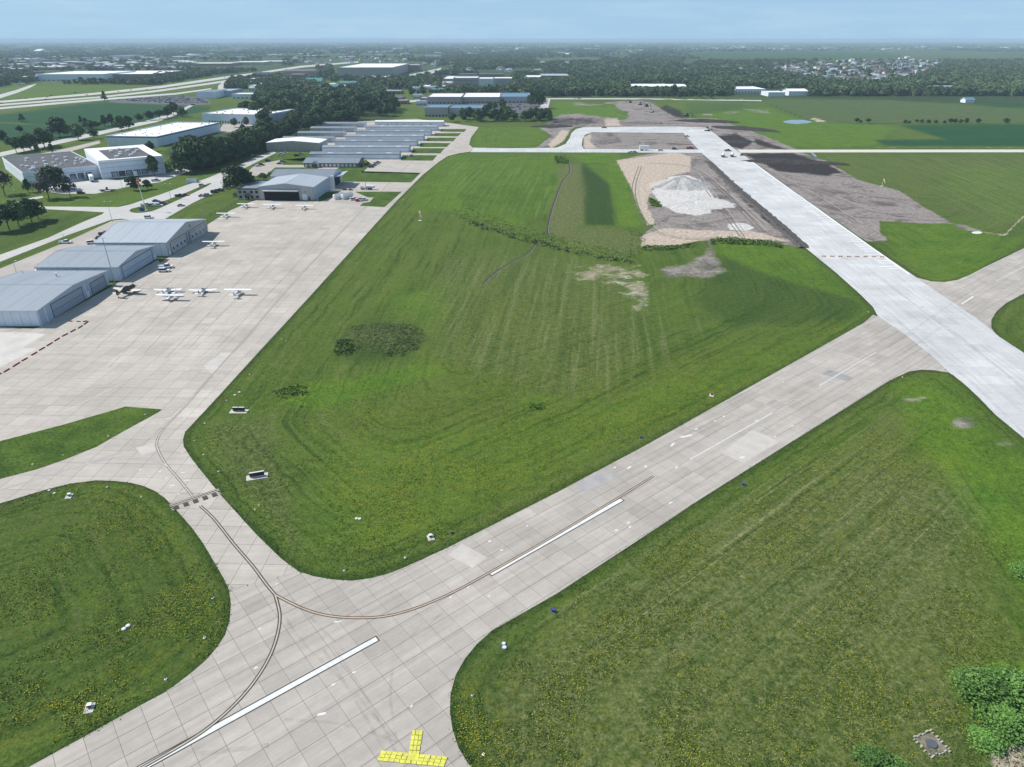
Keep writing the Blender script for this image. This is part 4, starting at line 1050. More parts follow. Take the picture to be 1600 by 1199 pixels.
b = Bld('warehouse', -297.5, 510, 43, 74, 36, 'taller white warehouse with truck dock doors and white sloping parapets round a black roof', 'warehouse')
b.body(11.4, 'wall_blue_white')
lp('roof', MB().box(9, 38, 13, 68, 11.3, 11.5), 'roof_black', b.r)
lp('parapet_slope', MB().hexa([(0,0,11.4),(43,0,11.4),(38,13,11.45),(9,13,11.45),(0,0,13.0),(43,0,13.0),(38,13,11.8),(9,13,11.8)]), 'roof_white', b.r)
lp('parapet_slope', MB().hexa([(0,0.02,11.4),(9,13,11.45),(9,68,11.45),(0,74,11.4),(0,0.02,13.0),(9,13,11.8),(9,68,11.8),(0,74,13.0)]), 'roof_white', b.r)
lp('parapet_slope', MB().hexa([(38,13,11.45),(43,0.02,11.4),(43,74,11.4),(38,68,11.45),(38,13,11.8),(43,.02,13.0),(43,74,13.0),(38,68,11.8)]), 'roof_white', b.r)
lp('parapet_slope', MB().hexa([(9,68,11.45),(38,68,11.45),(43,74,11.4),(0,74,11.4),(9,68,11.8),(38,68,11.8),(43,74,13.0),(0,74,13.0)]), 'roof_white', b.r)
for i in range(6): b.side('F', .3 + i * 7.1, 7.2 + i * 7.1, .2, 11.2, .06, 'wall_panel', 'wall_blue_white')
for z in (3.9, 7.6, 10.9): b.side('F', .2, 42.8, z, z + .14, .1, 'wall_band', 'trim_dark')
for i, a in enumerate((7.0, 11.8, 16.6, 21.8, 27)): b.framed('F', a, a + 3.2, .9, 4.2, 'dock_door', 'glass_dark' if i % 2 else 'white_wall', 'black_rubber', .45)
for i in range(5): b.side('L', .3 + i * 14, 14 + i * 14, 8.6, 11.2, .06, 'wall_panel', 'white_wall')  # neutral white on the sunny side; bluish front carries skylit shade as paint
for (u, v) in ((14,20),(18,30),(24,22),(28,32),(20,42),(26,48),(32,44),(15,52),(30,58),(22,62)):
    lp('rooftop_unit', MB().box(u, u + 2.2, v, v + 2, 11.5, 12.9), 'white_paint', b.r)
b = Bld('warehouse', -386, 685, 51, 122, -6, 'long white warehouse with a blue band under its flat white roof', 'warehouse')
b.body(8.3, 'wall_blue_white').flat('roof_white', .9, 'white_paint')
b.side('F', 0, 51, 7.7, 8.5, .08, 'blue_band', 'blue_band'); b.side('R', 0, 122, 7.7, 8.5, .08, 'blue_band', 'blue_band')
for i in range(12): b.side('R', .4 + i * 10.1, 10.1 + i * 10.1, .2, 7.6, .06, 'wall_panel', 'wall_blue_white')
for i in range(5): b.side('F', .4 + i * 10.1, 10.1 + i * 10.1, .2, 7.6, .06, 'wall_panel', 'white_wall')
b.framed('R', 36, 40, .1, 4, 'dock_door', 'glass_dark'); b.side('R', 52, 55, .1, 3, .1, 'side_door', 'glass_dark')
for i in range(26):
    u, v = rnd.uniform(3, 48), rnd.uniform(4, 118); lp('roof_vent', MB().box(u, u + .9, v, v + .9, 8.35, 9.2 + rnd.uniform(0, .5)), 'trim_light', b.r)
b = Bld('warehouse', -374, 881, 84, 72, -12, 'pale blue-white warehouse with a row of small dark windows, beyond the tree belt', 'warehouse')
b.body(10.5, 'wall_blue_white').flat('roof_white', .9, 'white_paint')
for i in range(9): b.side('F', .4 + i * 9.3, 9.3 + i * 9.3, .2, 10.2, .06, 'wall_panel', 'wall_blue_white')
for i in range(7): b.side('R', .4 + i * 10.2, 10.2 + i * 10.2, .2, 10.2, .06, 'wall_panel', 'wall_blue_grey')
for i in range(13): b.side('F', 8 + i * 3.6, 9.8 + i * 3.6, 1, 3.2, .12, 'window', 'glass_dark')
for i in range(22):
    u, v = rnd.uniform(5, 78), rnd.uniform(6, 66); lp('roof_vent', MB().box(u, u + 1.3, v, v + 1.3, 10.5, 11.6), 'wall_tan', b.r)

# --- buildings in the middle distance and in the town
def far_building(x0, x1, yb, hpx, D, wall, roof, label, rz=0, storeys=0, gable=0, group=None, cat='building', nwin=8, name='commercial_building', floors_mat='glass_dark'):
    a, c = G(x0, yb), G(x1, yb); W = (c.x - a.x); h = hpx * math.hypot(a.y, CH) / FPX / .985
    b = Bld(name, a.x, a.y, W, D, rz, label, cat, group)
    if gable:
        b.body(h, wall, h + gable).gable(roof, 1, over=.8, pieces=False, th=.3)
    else:
        b.body(h, wall).flat(roof, .8, wall, th=.6)
    for s_ in range(storeys):
        z0 = .9 + s_ * (h - .6) / storeys
        for k in range(nwin):
            u0 = W * (k + .25) / nwin; b.side('F', u0, u0 + W / nwin * .5, z0, z0 + min(1.8, (h / storeys) * .5), .12, 'window', floors_mat)
    return b
F = far_building
F(58, 160, 127, 8.5, 190, 'wall_blue_white', 'roof_white', 'very long pale distribution building with white roof beside the highway', 4, 1, nwin=14)
F(160, 239, 125, 7, 220, 'wall_brown', 'roof_white', 'dark-fronted extension of the long highway distribution building', 4, 0)
F(23, 50, 128, 6, 40, 'wall_brown', 'roof_white', 'small white-roofed building among trees left of the distribution building')
F(528, 614, 119.5, 11, 350, 'wall_tan', 'roof_white', 'huge tan big-box store with broad white roof in the middle distance', 0, 0)
F(634, 656, 112, 8, 60, 'wall_brown', 'roof_white', 'brown end block at the right of the big-box store')
F(308, 336, 154, 8, 60, 'wall_blue_white', 'roof_metal_dark', 'white showroom with dark fascia behind the car lot', 0, 0)
F(337, 362, 151, 7, 60, 'wall_blue_grey', 'roof_metal_light', 'grey-blue showroom block beside the car lot', 0, 0)
F(363, 402, 155, 6, 35, 'white_wall', 'roof_white', 'low white building right of the showroom', 0, 1, nwin=6)
F(443, 492, 120, 7, 80, 'wall_tan', 'roof_brown', 'brown-roofed hotel among trees at the left middle', 5, 2, 3, nwin=10)
F(456, 476, 128, 9, 30, 'wall_brown', 'roof_brown', 'dark brown wing in front of the brown-roofed hotel', 0, 1, 2, nwin=4)
F(400, 416, 124, 8, 35, 'wall_blue_grey', 'roof_metal_dark', 'dark grey block by the highway trees', 0, 1, nwin=4)
F(386, 408, 131, 6, 40, 'brick_red', 'roof_white', 'red brick building with white roof by the highway')
F(474, 502, 133.5, 5, 40, 'wall_tan', 'roof_teal', 'restaurant with a broad teal hipped roof', 0, 1, 6, nwin=5)
F(501, 531, 144, 8, 38, 'wall_tan', 'roof_teal', 'tan motel with teal roof trim', 0, 2, 2, nwin=7)
F(530, 556, 138, 7, 38, 'wall_brown', 'roof_teal', 'brown motel wing with teal roof, right of the tan motel', 0, 2, 2, nwin=6)
F(426, 449, 141, 3, 30, 'wall_tan', 'roof_teal', 'low building with pale teal roof behind the tree belt', 0, 0, 3)
F(378, 400, 134, 4, 30, 'white_wall', 'roof_teal', 'small white building with teal roof edge near the motel row', 0, 0, 2)
F(556, 590, 127, 4, 80, 'wall_tan', 'roof_white', 'low strip shop with white roof above the dark trees', 0, 1, nwin=6)
F(596, 622, 126, 4, 80, 'white_wall', 'roof_white', 'white-roofed strip shop right of the first', 0, 1, nwin=6)
F(600, 640, 127, 4, 60, 'wall_blue_grey', 'roof_white', 'grey-walled store in front of the big-box store', 0, 0)
F(709, 747, 143, 17, 50, 'wall_tan', 'roof_white', 'four storey tan hotel with rows of windows', 0, 4, nwin=9, floors_mat='wall_brown')
F(692, 745, 131, 6, 130, 'wall_tan', 'roof_white', 'white-roofed hotel wing behind the tan hotel', 0, 1, nwin=8)
F(748, 770, 137, 11, 60, 'white_wall', 'roof_white', 'pale hotel block right of the tan hotel', 0, 3, nwin=6, floors_mat='wall_grey')
F(771, 800, 134, 9, 60, 'wall_tan', 'roof_white', 'pale end block of the hotel group beside tall trees', 0, 3, nwin=6, floors_mat='wall_grey')
F(716, 745, 120, 3, 40, 'wall_brown', 'roof_metal', 'brown flat building at the edge of the meadow'); F(747, 786, 120, 3, 40, 'wall_brown', 'roof_metal', 'grey-brown flat building at the edge of the meadow, right one')
F(668, 721, 163, 9, 82, 'wall_tan', 'roof_white', 'left third of the long white-roofed business building', 0, 1, nwin=9)
F(722, 781, 162, 8, 96, 'wall_tan', 'roof_white', 'middle section of the long white-roofed business building', 0, 1, nwin=10)
F(782, 829, 161.5, 8, 90, 'wall_grey', 'roof_blue', 'blue-roofed section at the right end of the business building', 0, 1, nwin=8)
F(664, 700, 183, 12, 50, 'wall_tan', 'roof_blue', 'two storey tan building with blue roof and dock doors behind the white T-hangar', 0, 1, nwin=7)
F(702, 753, 182, 10.5, 50, 'wall_grey', 'roof_blue', 'grey building with blue roof half hidden by trees', 0, 1, nwin=8)
F(675, 707, 146, 5, 20, 'wall_brown', 'roof_teal', 'small office with teal roof in front of the hotel', 0, 1, 2, nwin=7)
F(702, 714, 139, 4, 16, 'wall_tan', 'roof_brown', 'small tan house-like office with brown gable near the hotel', 0, 0, 5)
F(991, 1052, 142, 5, 95, 'white_wall', 'roof_white', 'long white industrial building at the edge of the woods', 0, 1, nwin=14)
F(1053, 1074, 144, 7, 80, 'white_paint', 'roof_white', 'bright white gabled end hall of the industrial building', 0, 0, 2)
F(1148, 1196, 146, 5, 85, 'white_wall', 'roof_white', 'long white-roofed building right of the round roadside trees', 0, 1, nwin=10)
F(1200, 1226, 151, 5, 40, 'white_wall', 'roof_white', 'small white-roofed block nearest the corn field', 0, 0)
F(1232, 1261, 150, 6, 35, 'white_wall', 'roof_white', 'white low building just above the corn field', 0, 0, 3)
F(820, 846, 127, 5, 90, 'white_wall', 'roof_white', 'white-roofed shop between trees at the centre', 0, 0)
F(846, 890, 125, 5, 120, 'brick_red', 'roof_metal_light', 'red brick shop row at the centre above the trees', 0, 1, nwin=10)
F(848, 876, 117, 5, 30, 'wall_brown', 'roof_brown', 'brown tall store behind the red brick shop row', 0, 0)
F(1457, 1492, 143, 4, 25, 'wall_blue_white', 'roof_metal_light', 'large pale blue house with several gables in the woods at right', 0, 1, 4, nwin=8)
F(1426, 1446, 146, 3, 18, 'white_wall', 'roof_white', 'low white outbuilding left of the pale blue house', 0, 0)
F(1508, 1522, 161, 4, 14, 'wall_blue_white', 'roof_blue', 'blue and white farmhouse at the edge of the right field', 0, 0, 3)
F(143, 160, 110, 4, 50, 'blue_paint', 'roof_blue', 'bright blue-fronted shop in the far town', 0, 0)
F(300, 360, 104, 3.5, 130, 'brick_red', 'roof_white', 'long strip mall with white roof, left stretch', 3, 0)
F(362, 412, 102, 3.5, 130, 'wall_tan', 'roof_white', 'long strip mall with white roof, right stretch', 3, 0)
F(400, 442, 99.5, 2.5, 120, 'wall_tan', 'roof_white', 'white-roofed warehouse above the strip mall', 0, 0)
F(171, 206, 91, 3, 160, 'white_wall', 'roof_metal', 'large grey-roofed hall in the far left town', 0, 0)
F(14, 46, 96, 3, 120, 'white_wall', 'roof_white', 'white-roofed hall in the far left corner of town', 0, 0)
F(40, 75, 103, 3.5, 120, 'white_wall', 'roof_metal_light', 'pale flat hall left of the dark tree clump', 0, 0)
F(53, 63, 83, 2.5, 120, 'white_paint', 'roof_white', 'bright white peaked roof above far left trees', 0, 0, 12)
F(0, 22, 106, 4, 110, 'wall_tan', 'roof_white', 'tan hall at the far left edge of the town', 0, 0)

# ================================================================== VEGETATION
def crown_mesh(name, seed, mat, cards=620, size=.085, wid=.5, z0=.16, shape='round', jag=.5, lobes=15):
    """leaf clumps on the shells of several lobes; unit height, half-width wid"""
    r = np.random.RandomState(seed); V = []; leaf = []
    L_ = []
    for i in range(lobes):
        t = r.uniform(0, 1); zc = z0 + (1 - z0) * (.18 + .68 * t)
        if shape == 'cone': rad = wid * (1.02 - t) * .75
        elif shape == 'col': rad = wid * .5
        else: rad = wid * math.sqrt(max(0.05, 1 - (2 * t - .85) ** 2)) * .62
        a = r.uniform(0, 6.283); rr = rad * math.sqrt(r.uniform(.1, 1))
        lr = r.uniform(.55, 1.0) * (wid * .55 if shape == 'round' else wid * .45) * (1.15 - .35 * t)
        L_.append((rr * math.cos(a), rr * math.sin(a), min(zc, 1 - lr * .7), lr, r.uniform(0, 1)))
    L_.append((0, 0, z0 + (1 - z0) * .5, wid * .62, .4))
    for k in range(cards):
        cx_, cy_, cz_, lr, lt = L_[r.randint(len(L_))]
        d = r.normal(size=3); d /= np.linalg.norm(d)
        if d[2] < -.55: d[2] = -d[2]
        p = np.array([cx_, cy_, cz_]) + d * lr * np.array([1, 1, .8]) * r.uniform(.72, 1.08)
        p[2] = max(p[2], z0 * .8)
        nrm = d + r.normal(size=3) * jag; nrm /= np.linalg.norm(nrm)
        u = np.cross(nrm, r.normal(size=3)); u /= np.linalg.norm(u); v = np.cross(nrm, u)
        s1, s2 = size * r.uniform(.6, 1.3), size * r.uniform(.5, 1.1)
        V += [p - u * s1 - v * s2 * .3, p + u * s1 * .3 - v * s2, p + u * s1 + v * s2 * .3, p - u * s1 * .3 + v * s2]
        leaf.append(min(1, max(0, .25 + .35 * lt + r.normal() * .22)))
    me = bpy.data.meshes.new(name); n = len(V)
    me.vertices.add(n); me.vertices.foreach_set('co', np.array(V).ravel())
    me.loops.add(n); me.loops.foreach_set('vertex_index', np.arange(n))
    me.polygons.add(cards); me.polygons.foreach_set('loop_start', np.arange(cards) * 4); me.polygons.foreach_set('loop_total', np.full(cards, 4))
    me.update(calc_edges=True)
    a = me.attributes.new('leaf', 'FLOAT', 'POINT'); a.data.foreach_set('value', np.repeat(leaf, 4))
    me.materials.append(MATS[mat]); return me
def trunk_mesh(seed, h=.35):
    r = random.Random(seed); mb = MB(); mb.cyl((0, 0, -.02), (0, 0, h), .022, .014, 7)
    for i in range(4):
        a = i * 1.6 + r.uniform(-.3, .3); mb.cyl((0, 0, h * .7), (.18 * math.cos(a), .18 * math.sin(a), h + .25), .012, .005, 5)
    return mb.mesh('trunk', ['trunk_bark'])
TRUNKS = [trunk_mesh(i) for i in range(3)]
CROWNS = {
    'round': [crown_mesh('crown', 20 + i, 'leaf_green', 950, .058, .50, .16) for i in range(4)],
    'light': [crown_mesh('crown', 40 + i, 'leaf_light', 950, .056, .46, .14) for i in range(2)],
    'dark': [crown_mesh('crown', 50 + i, 'leaf_dark', 950, .058, .46, .12) for i in range(3)],
    'cone': [crown_mesh('crown', 60 + i, 'leaf_dark', 600, .060, .33, .06, 'cone', lobes=22) for i in range(2)],
    'col': [crown_mesh('crown', 70 + i, 'leaf_green', 700, .055, .34, .10, 'col', lobes=18) for i in range(2)],
    'brown': [crown_mesh('crown', 80 + i, 'leaf_brown', 620, .05, .52, .18, jag=.9) for i in range(2)],
    'big': [crown_mesh('crown', 90 + i, 'leaf_dark', 2600, .036, .52, .10, lobes=30) for i in range(2)],
}
TREE_N = 0
def tree(px, py, hpx, kind, label, wf=1.0, group=None, z=0.0, name='tree'):
    """tree standing at a surveyed ground point; hpx is its height in the photograph"""
    global TREE_N
    g = G(px, py); h = hpx * math.hypot(g.y, CH) / FPX / .97
    t = empty(name, (g.x, g.y, z), label, 'tree' if name != 'shrub' else 'shrub', group, rnd.uniform(0, 6.28))
    t.scale = (h * wf, h * wf, h)
    TREE_N += 1
    link('crown', rnd.choice(CROWNS[kind]), t)
    if name != 'shrub': link('trunk', rnd.choice(TRUNKS), t)
    return t
T = tree
T(77, 311, 35, 'brown', 'large greyish-brown tree in front of the black-roofed warehouse wing', 1.05); T(110, 308, 28, 'brown', 'smaller greyish-brown tree right of the large greyish one', .9)
T(86, 297, 34, 'big', 'broad dark green tree behind the greyish-brown trees', 1.35); T(45, 301, 20, 'round', 'slim young tree at the corner of the white wing wall', .7)
T(8, 305, 34, 'brown', 'dull grey-green tree at the left edge below the warehouse', 1.1); T(210, 298, 21, 'dark', 'dark bushy evergreen beside the parked semi trailer', 1.25); T(231, 296, 14, 'dark', 'low dark shrubby tree right of the dark evergreen', 1.2)
T(242, 275, 29, 'dark', 'round lollipop-shaped tree in front of the tall warehouse wall', .85); T(283, 271, 32, 'round', 'spreading tree over parked cars right of the tall warehouse', 1.25)
T(237, 237, 14, 'dark', 'small tree between the two white warehouses', 1.1)
T(372, 302, 40, 'big', 'big dark tree at the corner of the tan office annex', 1.25); T(392, 299, 22, 'dark', 'low dark tree touching the annex roof', 1.2); T(412, 283, 12, 'round', 'small round bushy tree by the office car park', 1.3)
T(425, 280, 11, 'light', 'pale bushy tree at the edge of the office lawn', 1.3)
T(15, 360, 40, 'dark', 'second tree from the left in the roadside clump at the left edge', 1.0); T(30, 354, 38, 'round', 'middle tree of the roadside clump at the left edge', 1.0)
T(50, 348, 36, 'dark', 'right tree of the roadside clump at the left edge', 1.05); T(61, 344, 30, 'round', 'rightmost small tree of the roadside clump', .9); T(-2, 362, 42, 'dark', 'leftmost tree of the roadside clump, cut by the frame edge', 1.0)
for (px, py, hp, kd, wf, lb) in [(7,224,18,'dark',1.0,'tree at the left edge beside the frontage road'),(26,239,23,'round',1.1,'wide low tree at the frontage road bend, left one'),(38,237,21,'dark',1.1,'wide low tree at the frontage road bend, right one'),
    (49,234,22,'round',1.1,'street tree right of the frontage road bend'),(70,231,27,'round',1.1,'tall street tree with round crown above the black-roofed wing'),(78,228,20,'dark',1.1,'lower tree touching the tall street tree'),
    (94,214,27,'dark',1.35,'dense dark tree clump at the soybean field corner'),(106,214,18,'dark',1.0,'dark tree right of the dense dark clump'),(123,219,22,'round',1.1,'street tree between dense clump and young maple'),
    (147,217,14,'round',1.1,'young maple beside the frontage road left of the blue-banded warehouse'),(127,193,11,'cone',1.0,'small dark conifer at the field edge, left one'),(136,201,15,'cone',1.2,'larger conifer at the field edge, left one'),
    (143,203,13,'dark',1.4,'bushy tree beside the conifers at the field edge'),(152,202,11,'dark',1.4,'low bushy tree right of the conifers'),(164,198,16,'cone',1.3,'pointed dark tree above the blue-banded warehouse, left one'),
    (175,197,17,'cone',1.4,'pointed dark tree above the blue-banded warehouse, right one'),(191,205,21,'round',1.05,'street tree with open crown by the long warehouse'),(202,203,19,'dark',1.05,'street tree right of the open-crowned one'),
    (218,190,10,'dark',1.6,'low bushy tree at the road behind the long warehouse'),(234,188,12,'dark',1.5,'bushy tree right of the low bushy one behind the long warehouse'),(250,186,13,'round',1.3,'round tree between field and long warehouse roof'),
    (262,184,14,'dark',1.2,'dark tree at the soybean field end'),(272,180,17,'dark',1.2,'taller dark tree at the soybean field end'),(285,183,14,'round',1.3,'green tree at the drive of the pale warehouse'),
    (35,190,11,'cone',1.5,'lone small conifer between the two soybean fields'),(60,242,17,'cone',1.0,'small dark conifer above the black-roofed wing, left one'),(82,241,15,'cone',1.3,'small dark conifer above the black-roofed wing, right one'),
    (164,158,14,'cone',1.0,'tall narrow tree at the end of the highway fence'),(33,208,10,'dark',1.2,'small dark tree in the left soybean field edge'),(366,199,13,'light',1.0,'young tree before the pale warehouse, left one'),(386,198,13,'light',1.0,'young tree before the pale warehouse, right one'),
    (407,198,12,'light',1.0,'young tree at the right corner of the pale warehouse')]:
    T(px, py, hp, kd, lb, wf)
for i, (px, hp) in enumerate([(1035,14),(1052,19),(1062,11),(1080,13),(1095,13),(1110,13)]):
    T(px, 155.5 if i != 1 else 154.5, hp, 'big' if i == 1 else 'dark', ['leftmost round roadside tree beyond the earthworks', 'tallest roadside tree in front of the white industrial building', 'low bush-like tree right of the tallest roadside tree', 'middle round roadside tree in the row of three', 'second round roadside tree from the right', 'rightmost round roadside tree beyond the earthworks'][i], .8)
ORD = ['first', 'second', 'third', 'fourth', 'fifth', 'sixth', 'seventh', 'eighth', 'ninth', 'tenth', 'eleventh', 'twelfth', 'thirteenth', 'fourteenth', 'fifteenth', 'sixteenth', 'seventeenth', 'eighteenth']
HX = sorted([1338,1356,1344,1414,1420,1432,1440,1450,1462,1485,1492,1500,1509,1527,1571,1475])
for px, hp, wf in [(1338,8,1.1),(1356,7.5,1.1),(1344,5,1),(1414,5.5,1.2),(1420,4,1.6),(1432,6,1),(1440,6,1.2),(1450,5.5,1.4),(1462,5,1.5),(1485,7.5,1.2),(1492,7,1.2),(1500,6,1.3),(1509,7.5,1.2),(1527,7,1.3),(1571,7.5,1.5),(1475,4.5,1.5)]:
    T(px, 193.5, hp, 'dark', 'bushy tree in the hedgerow between the right fields, ' + ORD[HX.index(px)] + ' from the left', wf, 'hedgerow trees between the fields')
# the belts and groups of the airport's edge: each tree on its own, up to 300
TREEPOLYS = [
  ([(285,262),(300,250),(345,258),(330,268),(300,272)], 8, 36, 'big', 'tall dense dark tree in the clump right of the tall warehouse', 'dense dark tree clump', 1.0),
  ([(330,262),(405,238),(440,214),(400,222),(360,232),(320,250)], 26, 26, 'dark', 'dark tree in the belt left of the pale storage shed', 'tree belt beside the storage shed', 1.1),
  ([(405,236),(470,206),(560,186),(560,180),(470,195),(410,215)], 40, 18, 'dark', 'dark tree in the belt behind the short T-hangar rows', 'tree belt behind the short T-hangars', 1.15),
  ([(470,200),(590,184),(623,184),(624,172),(600,158),(560,160),(480,175),(440,195)], 42, 19, 'dark', 'broad dark tree in the wood behind the T-hangars', 'wood behind the T-hangars', 1.2),
  ([(400,205),(440,190),(470,172),(430,168),(385,178),(390,192)], 26, 18, 'round', 'green tree in the wood right of the pale warehouse', 'wood right of the pale warehouse', 1.2),
  ([(380,178),(470,165),(560,158),(600,150),(540,146),(440,148),(372,160)], 46, 14, 'round', 'leafy tree between motels and T-hangars', 'trees between motels and T-hangars', 1.3),
  ([(695,191),(858,190),(856,184),(700,186)], 26, 15, 'dark', 'dark tree in the row along the field behind the T-hangar end', 'tree row behind the small field', 1.0),
  ([(745,186),(772,186),(800,180),(800,170),(770,172)], 7, 13, 'round', 'green tree among the parked cars of the business yard', 'trees in the business yard', 1.0),
  ([(826,180),(845,180),(842,166),(828,166)], 5, 20, 'big', 'tall dark tree at the right end of the business yard', 'tall trees at the right yard end', .9),
  ([(750,150),(850,150),(848,143),(752,140)], 22, 18, 'dark', 'dark tree in the line in front of the pale hotels', 'tree line before the hotels', 1.0),
  ([(850,152),(985,151),(980,142),(850,140)], 26, 14, 'dark', 'dark tree in the line along the far road', 'tree line along the far road', 1.2),
]
WHERE = {'dense dark tree clump': 'clump by the tall warehouse', 'tree belt beside the storage shed': 'belt left of the storage shed', 'tree belt behind the short T-hangars': 'belt behind the short T-hangars',
  'wood behind the T-hangars': 'wood behind the T-hangars', 'wood right of the pale warehouse': 'wood by the pale warehouse', 'trees between motels and T-hangars': 'grove by the motels', 'tree row behind the small field': 'row behind the small field',
  'trees in the business yard': 'business yard', 'tall trees at the right yard end': 'right yard end', 'tree line before the hotels': 'line before the hotels', 'tree line along the far road': 'line along the far road'}
def place(x, y, poly):
    xs = [p[0] for p in poly]; ys = [p[1] for p in poly]; fx_ = (x - min(xs)) / (max(xs) - min(xs)); fy_ = (y - min(ys)) / (max(ys) - min(ys))
    return ['far left', 'left', 'middle left', 'centre', 'middle right', 'right', 'far right'][min(6, int(fx_ * 7))] + ' ' + ['rear', 'middle', 'front'][min(2, int(fy_ * 3))]
def rand_in(poly):
    xs = [p[0] for p in poly]; ys = [p[1] for p in poly]
    while True:
        x, y = rnd.uniform(min(xs), max(xs)), rnd.uniform(min(ys), max(ys))
        if pip(poly, np.array([x]), np.array([y]))[0]: return x, y
for poly, cnt, hp, kd, lb, gp, wf in TREEPOLYS:
    pts = sorted([rand_in(poly) for _ in range(cnt)], key=lambda p: p[1])
    for x, y in pts:
        if TREE_N >= 296: break
        kd2 = rnd.choice([kd, kd, 'round' if kd != 'round' else 'light', 'dark'])
        hf = rnd.uniform(.72, 1.2); wv = rnd.uniform(.82, 1.18)
        xs_ = sorted(p[0] for p in pts); ys_ = sorted(p[1] for p in pts)
        fr = sum(v < x for v in xs_) / len(xs_); fd = sum(v < y for v in ys_) / len(ys_)
        size_ = 'short' if hf < .86 else 'tall' if hf > 1.05 else 'mid-sized'
        form_ = 'slender' if wv < .93 else 'spreading' if wv > 1.07 else 'full'
        hue_ = {'dark': 'dark', 'round': 'green', 'light': 'pale green', 'big': 'dense dark'}[kd2]
        at_ = 'far left' if fr < .2 else 'left' if fr < .4 else 'middle' if fr < .6 else 'right' if fr < .8 else 'far right'
        dp_ = 'back' if fd < .34 else 'front' if fd > .66 else 'inner'
        T(x, y, hp * hf, kd2, f'{size_} {form_} {hue_} tree, {at_} {dp_} part of the {WHERE[gp]}', wf * wv, gp)

# beyond: woods and town trees, instanced clumps of foliage
FARC = [crown_mesh('crown', 200 + i, m_, 230, .115, .56, .02, lobes=9) for i, m_ in enumerate(['wood_green', 'wood_dark', 'wood_green', 'wood_light'])]
OPEN = [  # kept free of trees
  [(-60,186),(60,166),(130,160),(165,156),(335,163),(330,174),(270,190),(205,199),(130,212),(-60,225)],
  [(-60,145),(30,131),(250,133),(330,119),(420,109),(480,99),(560,92),(580,96),(480,110),(420,122),(360,128),(350,143),(250,150),(165,160),(-60,180)],
  [(640,152),(860,150),(860,192),(640,190)], [(830,151),(1700,150),(1700,250),(830,250)],
  [(1140,150),(1700,157),(1700,250),(1140,250)],[(1060,82),(1380,78.5),(1600,82),(1610,94),(1500,96),(1300,94),(1150,97),(1100,95)],
  [(835,91),(940,89),(940,97),(840,99)],[(980,133),(1075,132),(1078,146),(980,146)],[(1145,138),(1262,140),(1262,158),(1145,152)],
  [(520,98),(660,97),(700,108),(690,116),(620,123),(520,123)], [(560,117),(700,103),(720,112),(640,124),(560,126)],
  [(690,118),(800,118),(800,143),(690,143)], [(55,112),(245,112),(240,130),(50,132)], [(300,96),(445,95),(440,110),(300,112)],
  [(500,128),(560,128),(560,146),(500,146)], [(440,108),(495,108),(495,128),(440,128)], [(704,112),(830,106),(850,116),(760,120)],
  [(440,92),(470,92),(640,95),(600,99),(480,101)], [(640,86),(700,83),(690,91),(640,92)], [(1450,136),(1495,136),(1495,145),(1425,147)],
  [(600,140),(700,140),(700,160),(600,168)], [(868,120),(892,120),(892,128),(820,130),(820,122)], [(300,140),(405,140),(400,160),(300,165)]]
def in_open(x, y):
    m_ = np.zeros(x.shape, bool)
    for p in OPEN: m_ |= pip(p, x, y)
    return m_
OPEN.append([(165,144),(345,142),(350,168),(165,167)]); OPEN.append([(1595,160),(1700,160),(1700,180),(1430,158),(1500,160)])
SUB = [(1205,103),(1262,97),(1330,96),(1420,91),(1480,98),(1450,112),(1425,126),(1345,133),(1280,128),(1212,114)]
N_ = 46000
fx = nrs.uniform(-60, 1660, N_); fy = 68 + (158 - 68) * nrs.uniform(0, 1, N_) ** 1.15
keep = ~in_open(fx, fy)
# thinner in the towns
def thin(poly, p): 
    global keep
    keep &= ~(pip(poly, fx, fy) & (nrs.uniform(0, 1, N_) < p))
thin(SUB, .84); thin([(-60,90),(300,90),(330,100),(300,114),(250,113),(-60,113)], .84); thin([(300,86),(640,84),(640,100),(300,104)], .72)
thin([(-60,112),(60,112),(50,132),(-60,132)], .3); thin([(1060,70),(1480,70),(1480,79),(1060,79)], .7); thin([(405,118),(700,118),(700,150),(370,150)], .62)
thin([(1060,100),(1210,100),(1210,122),(1060,118)], .35); thin([(-60,66),(1660,66),(1660,76),(-60,76)], .25)
thin([(440,80),(660,80),(660,90),(440,90)], .4)
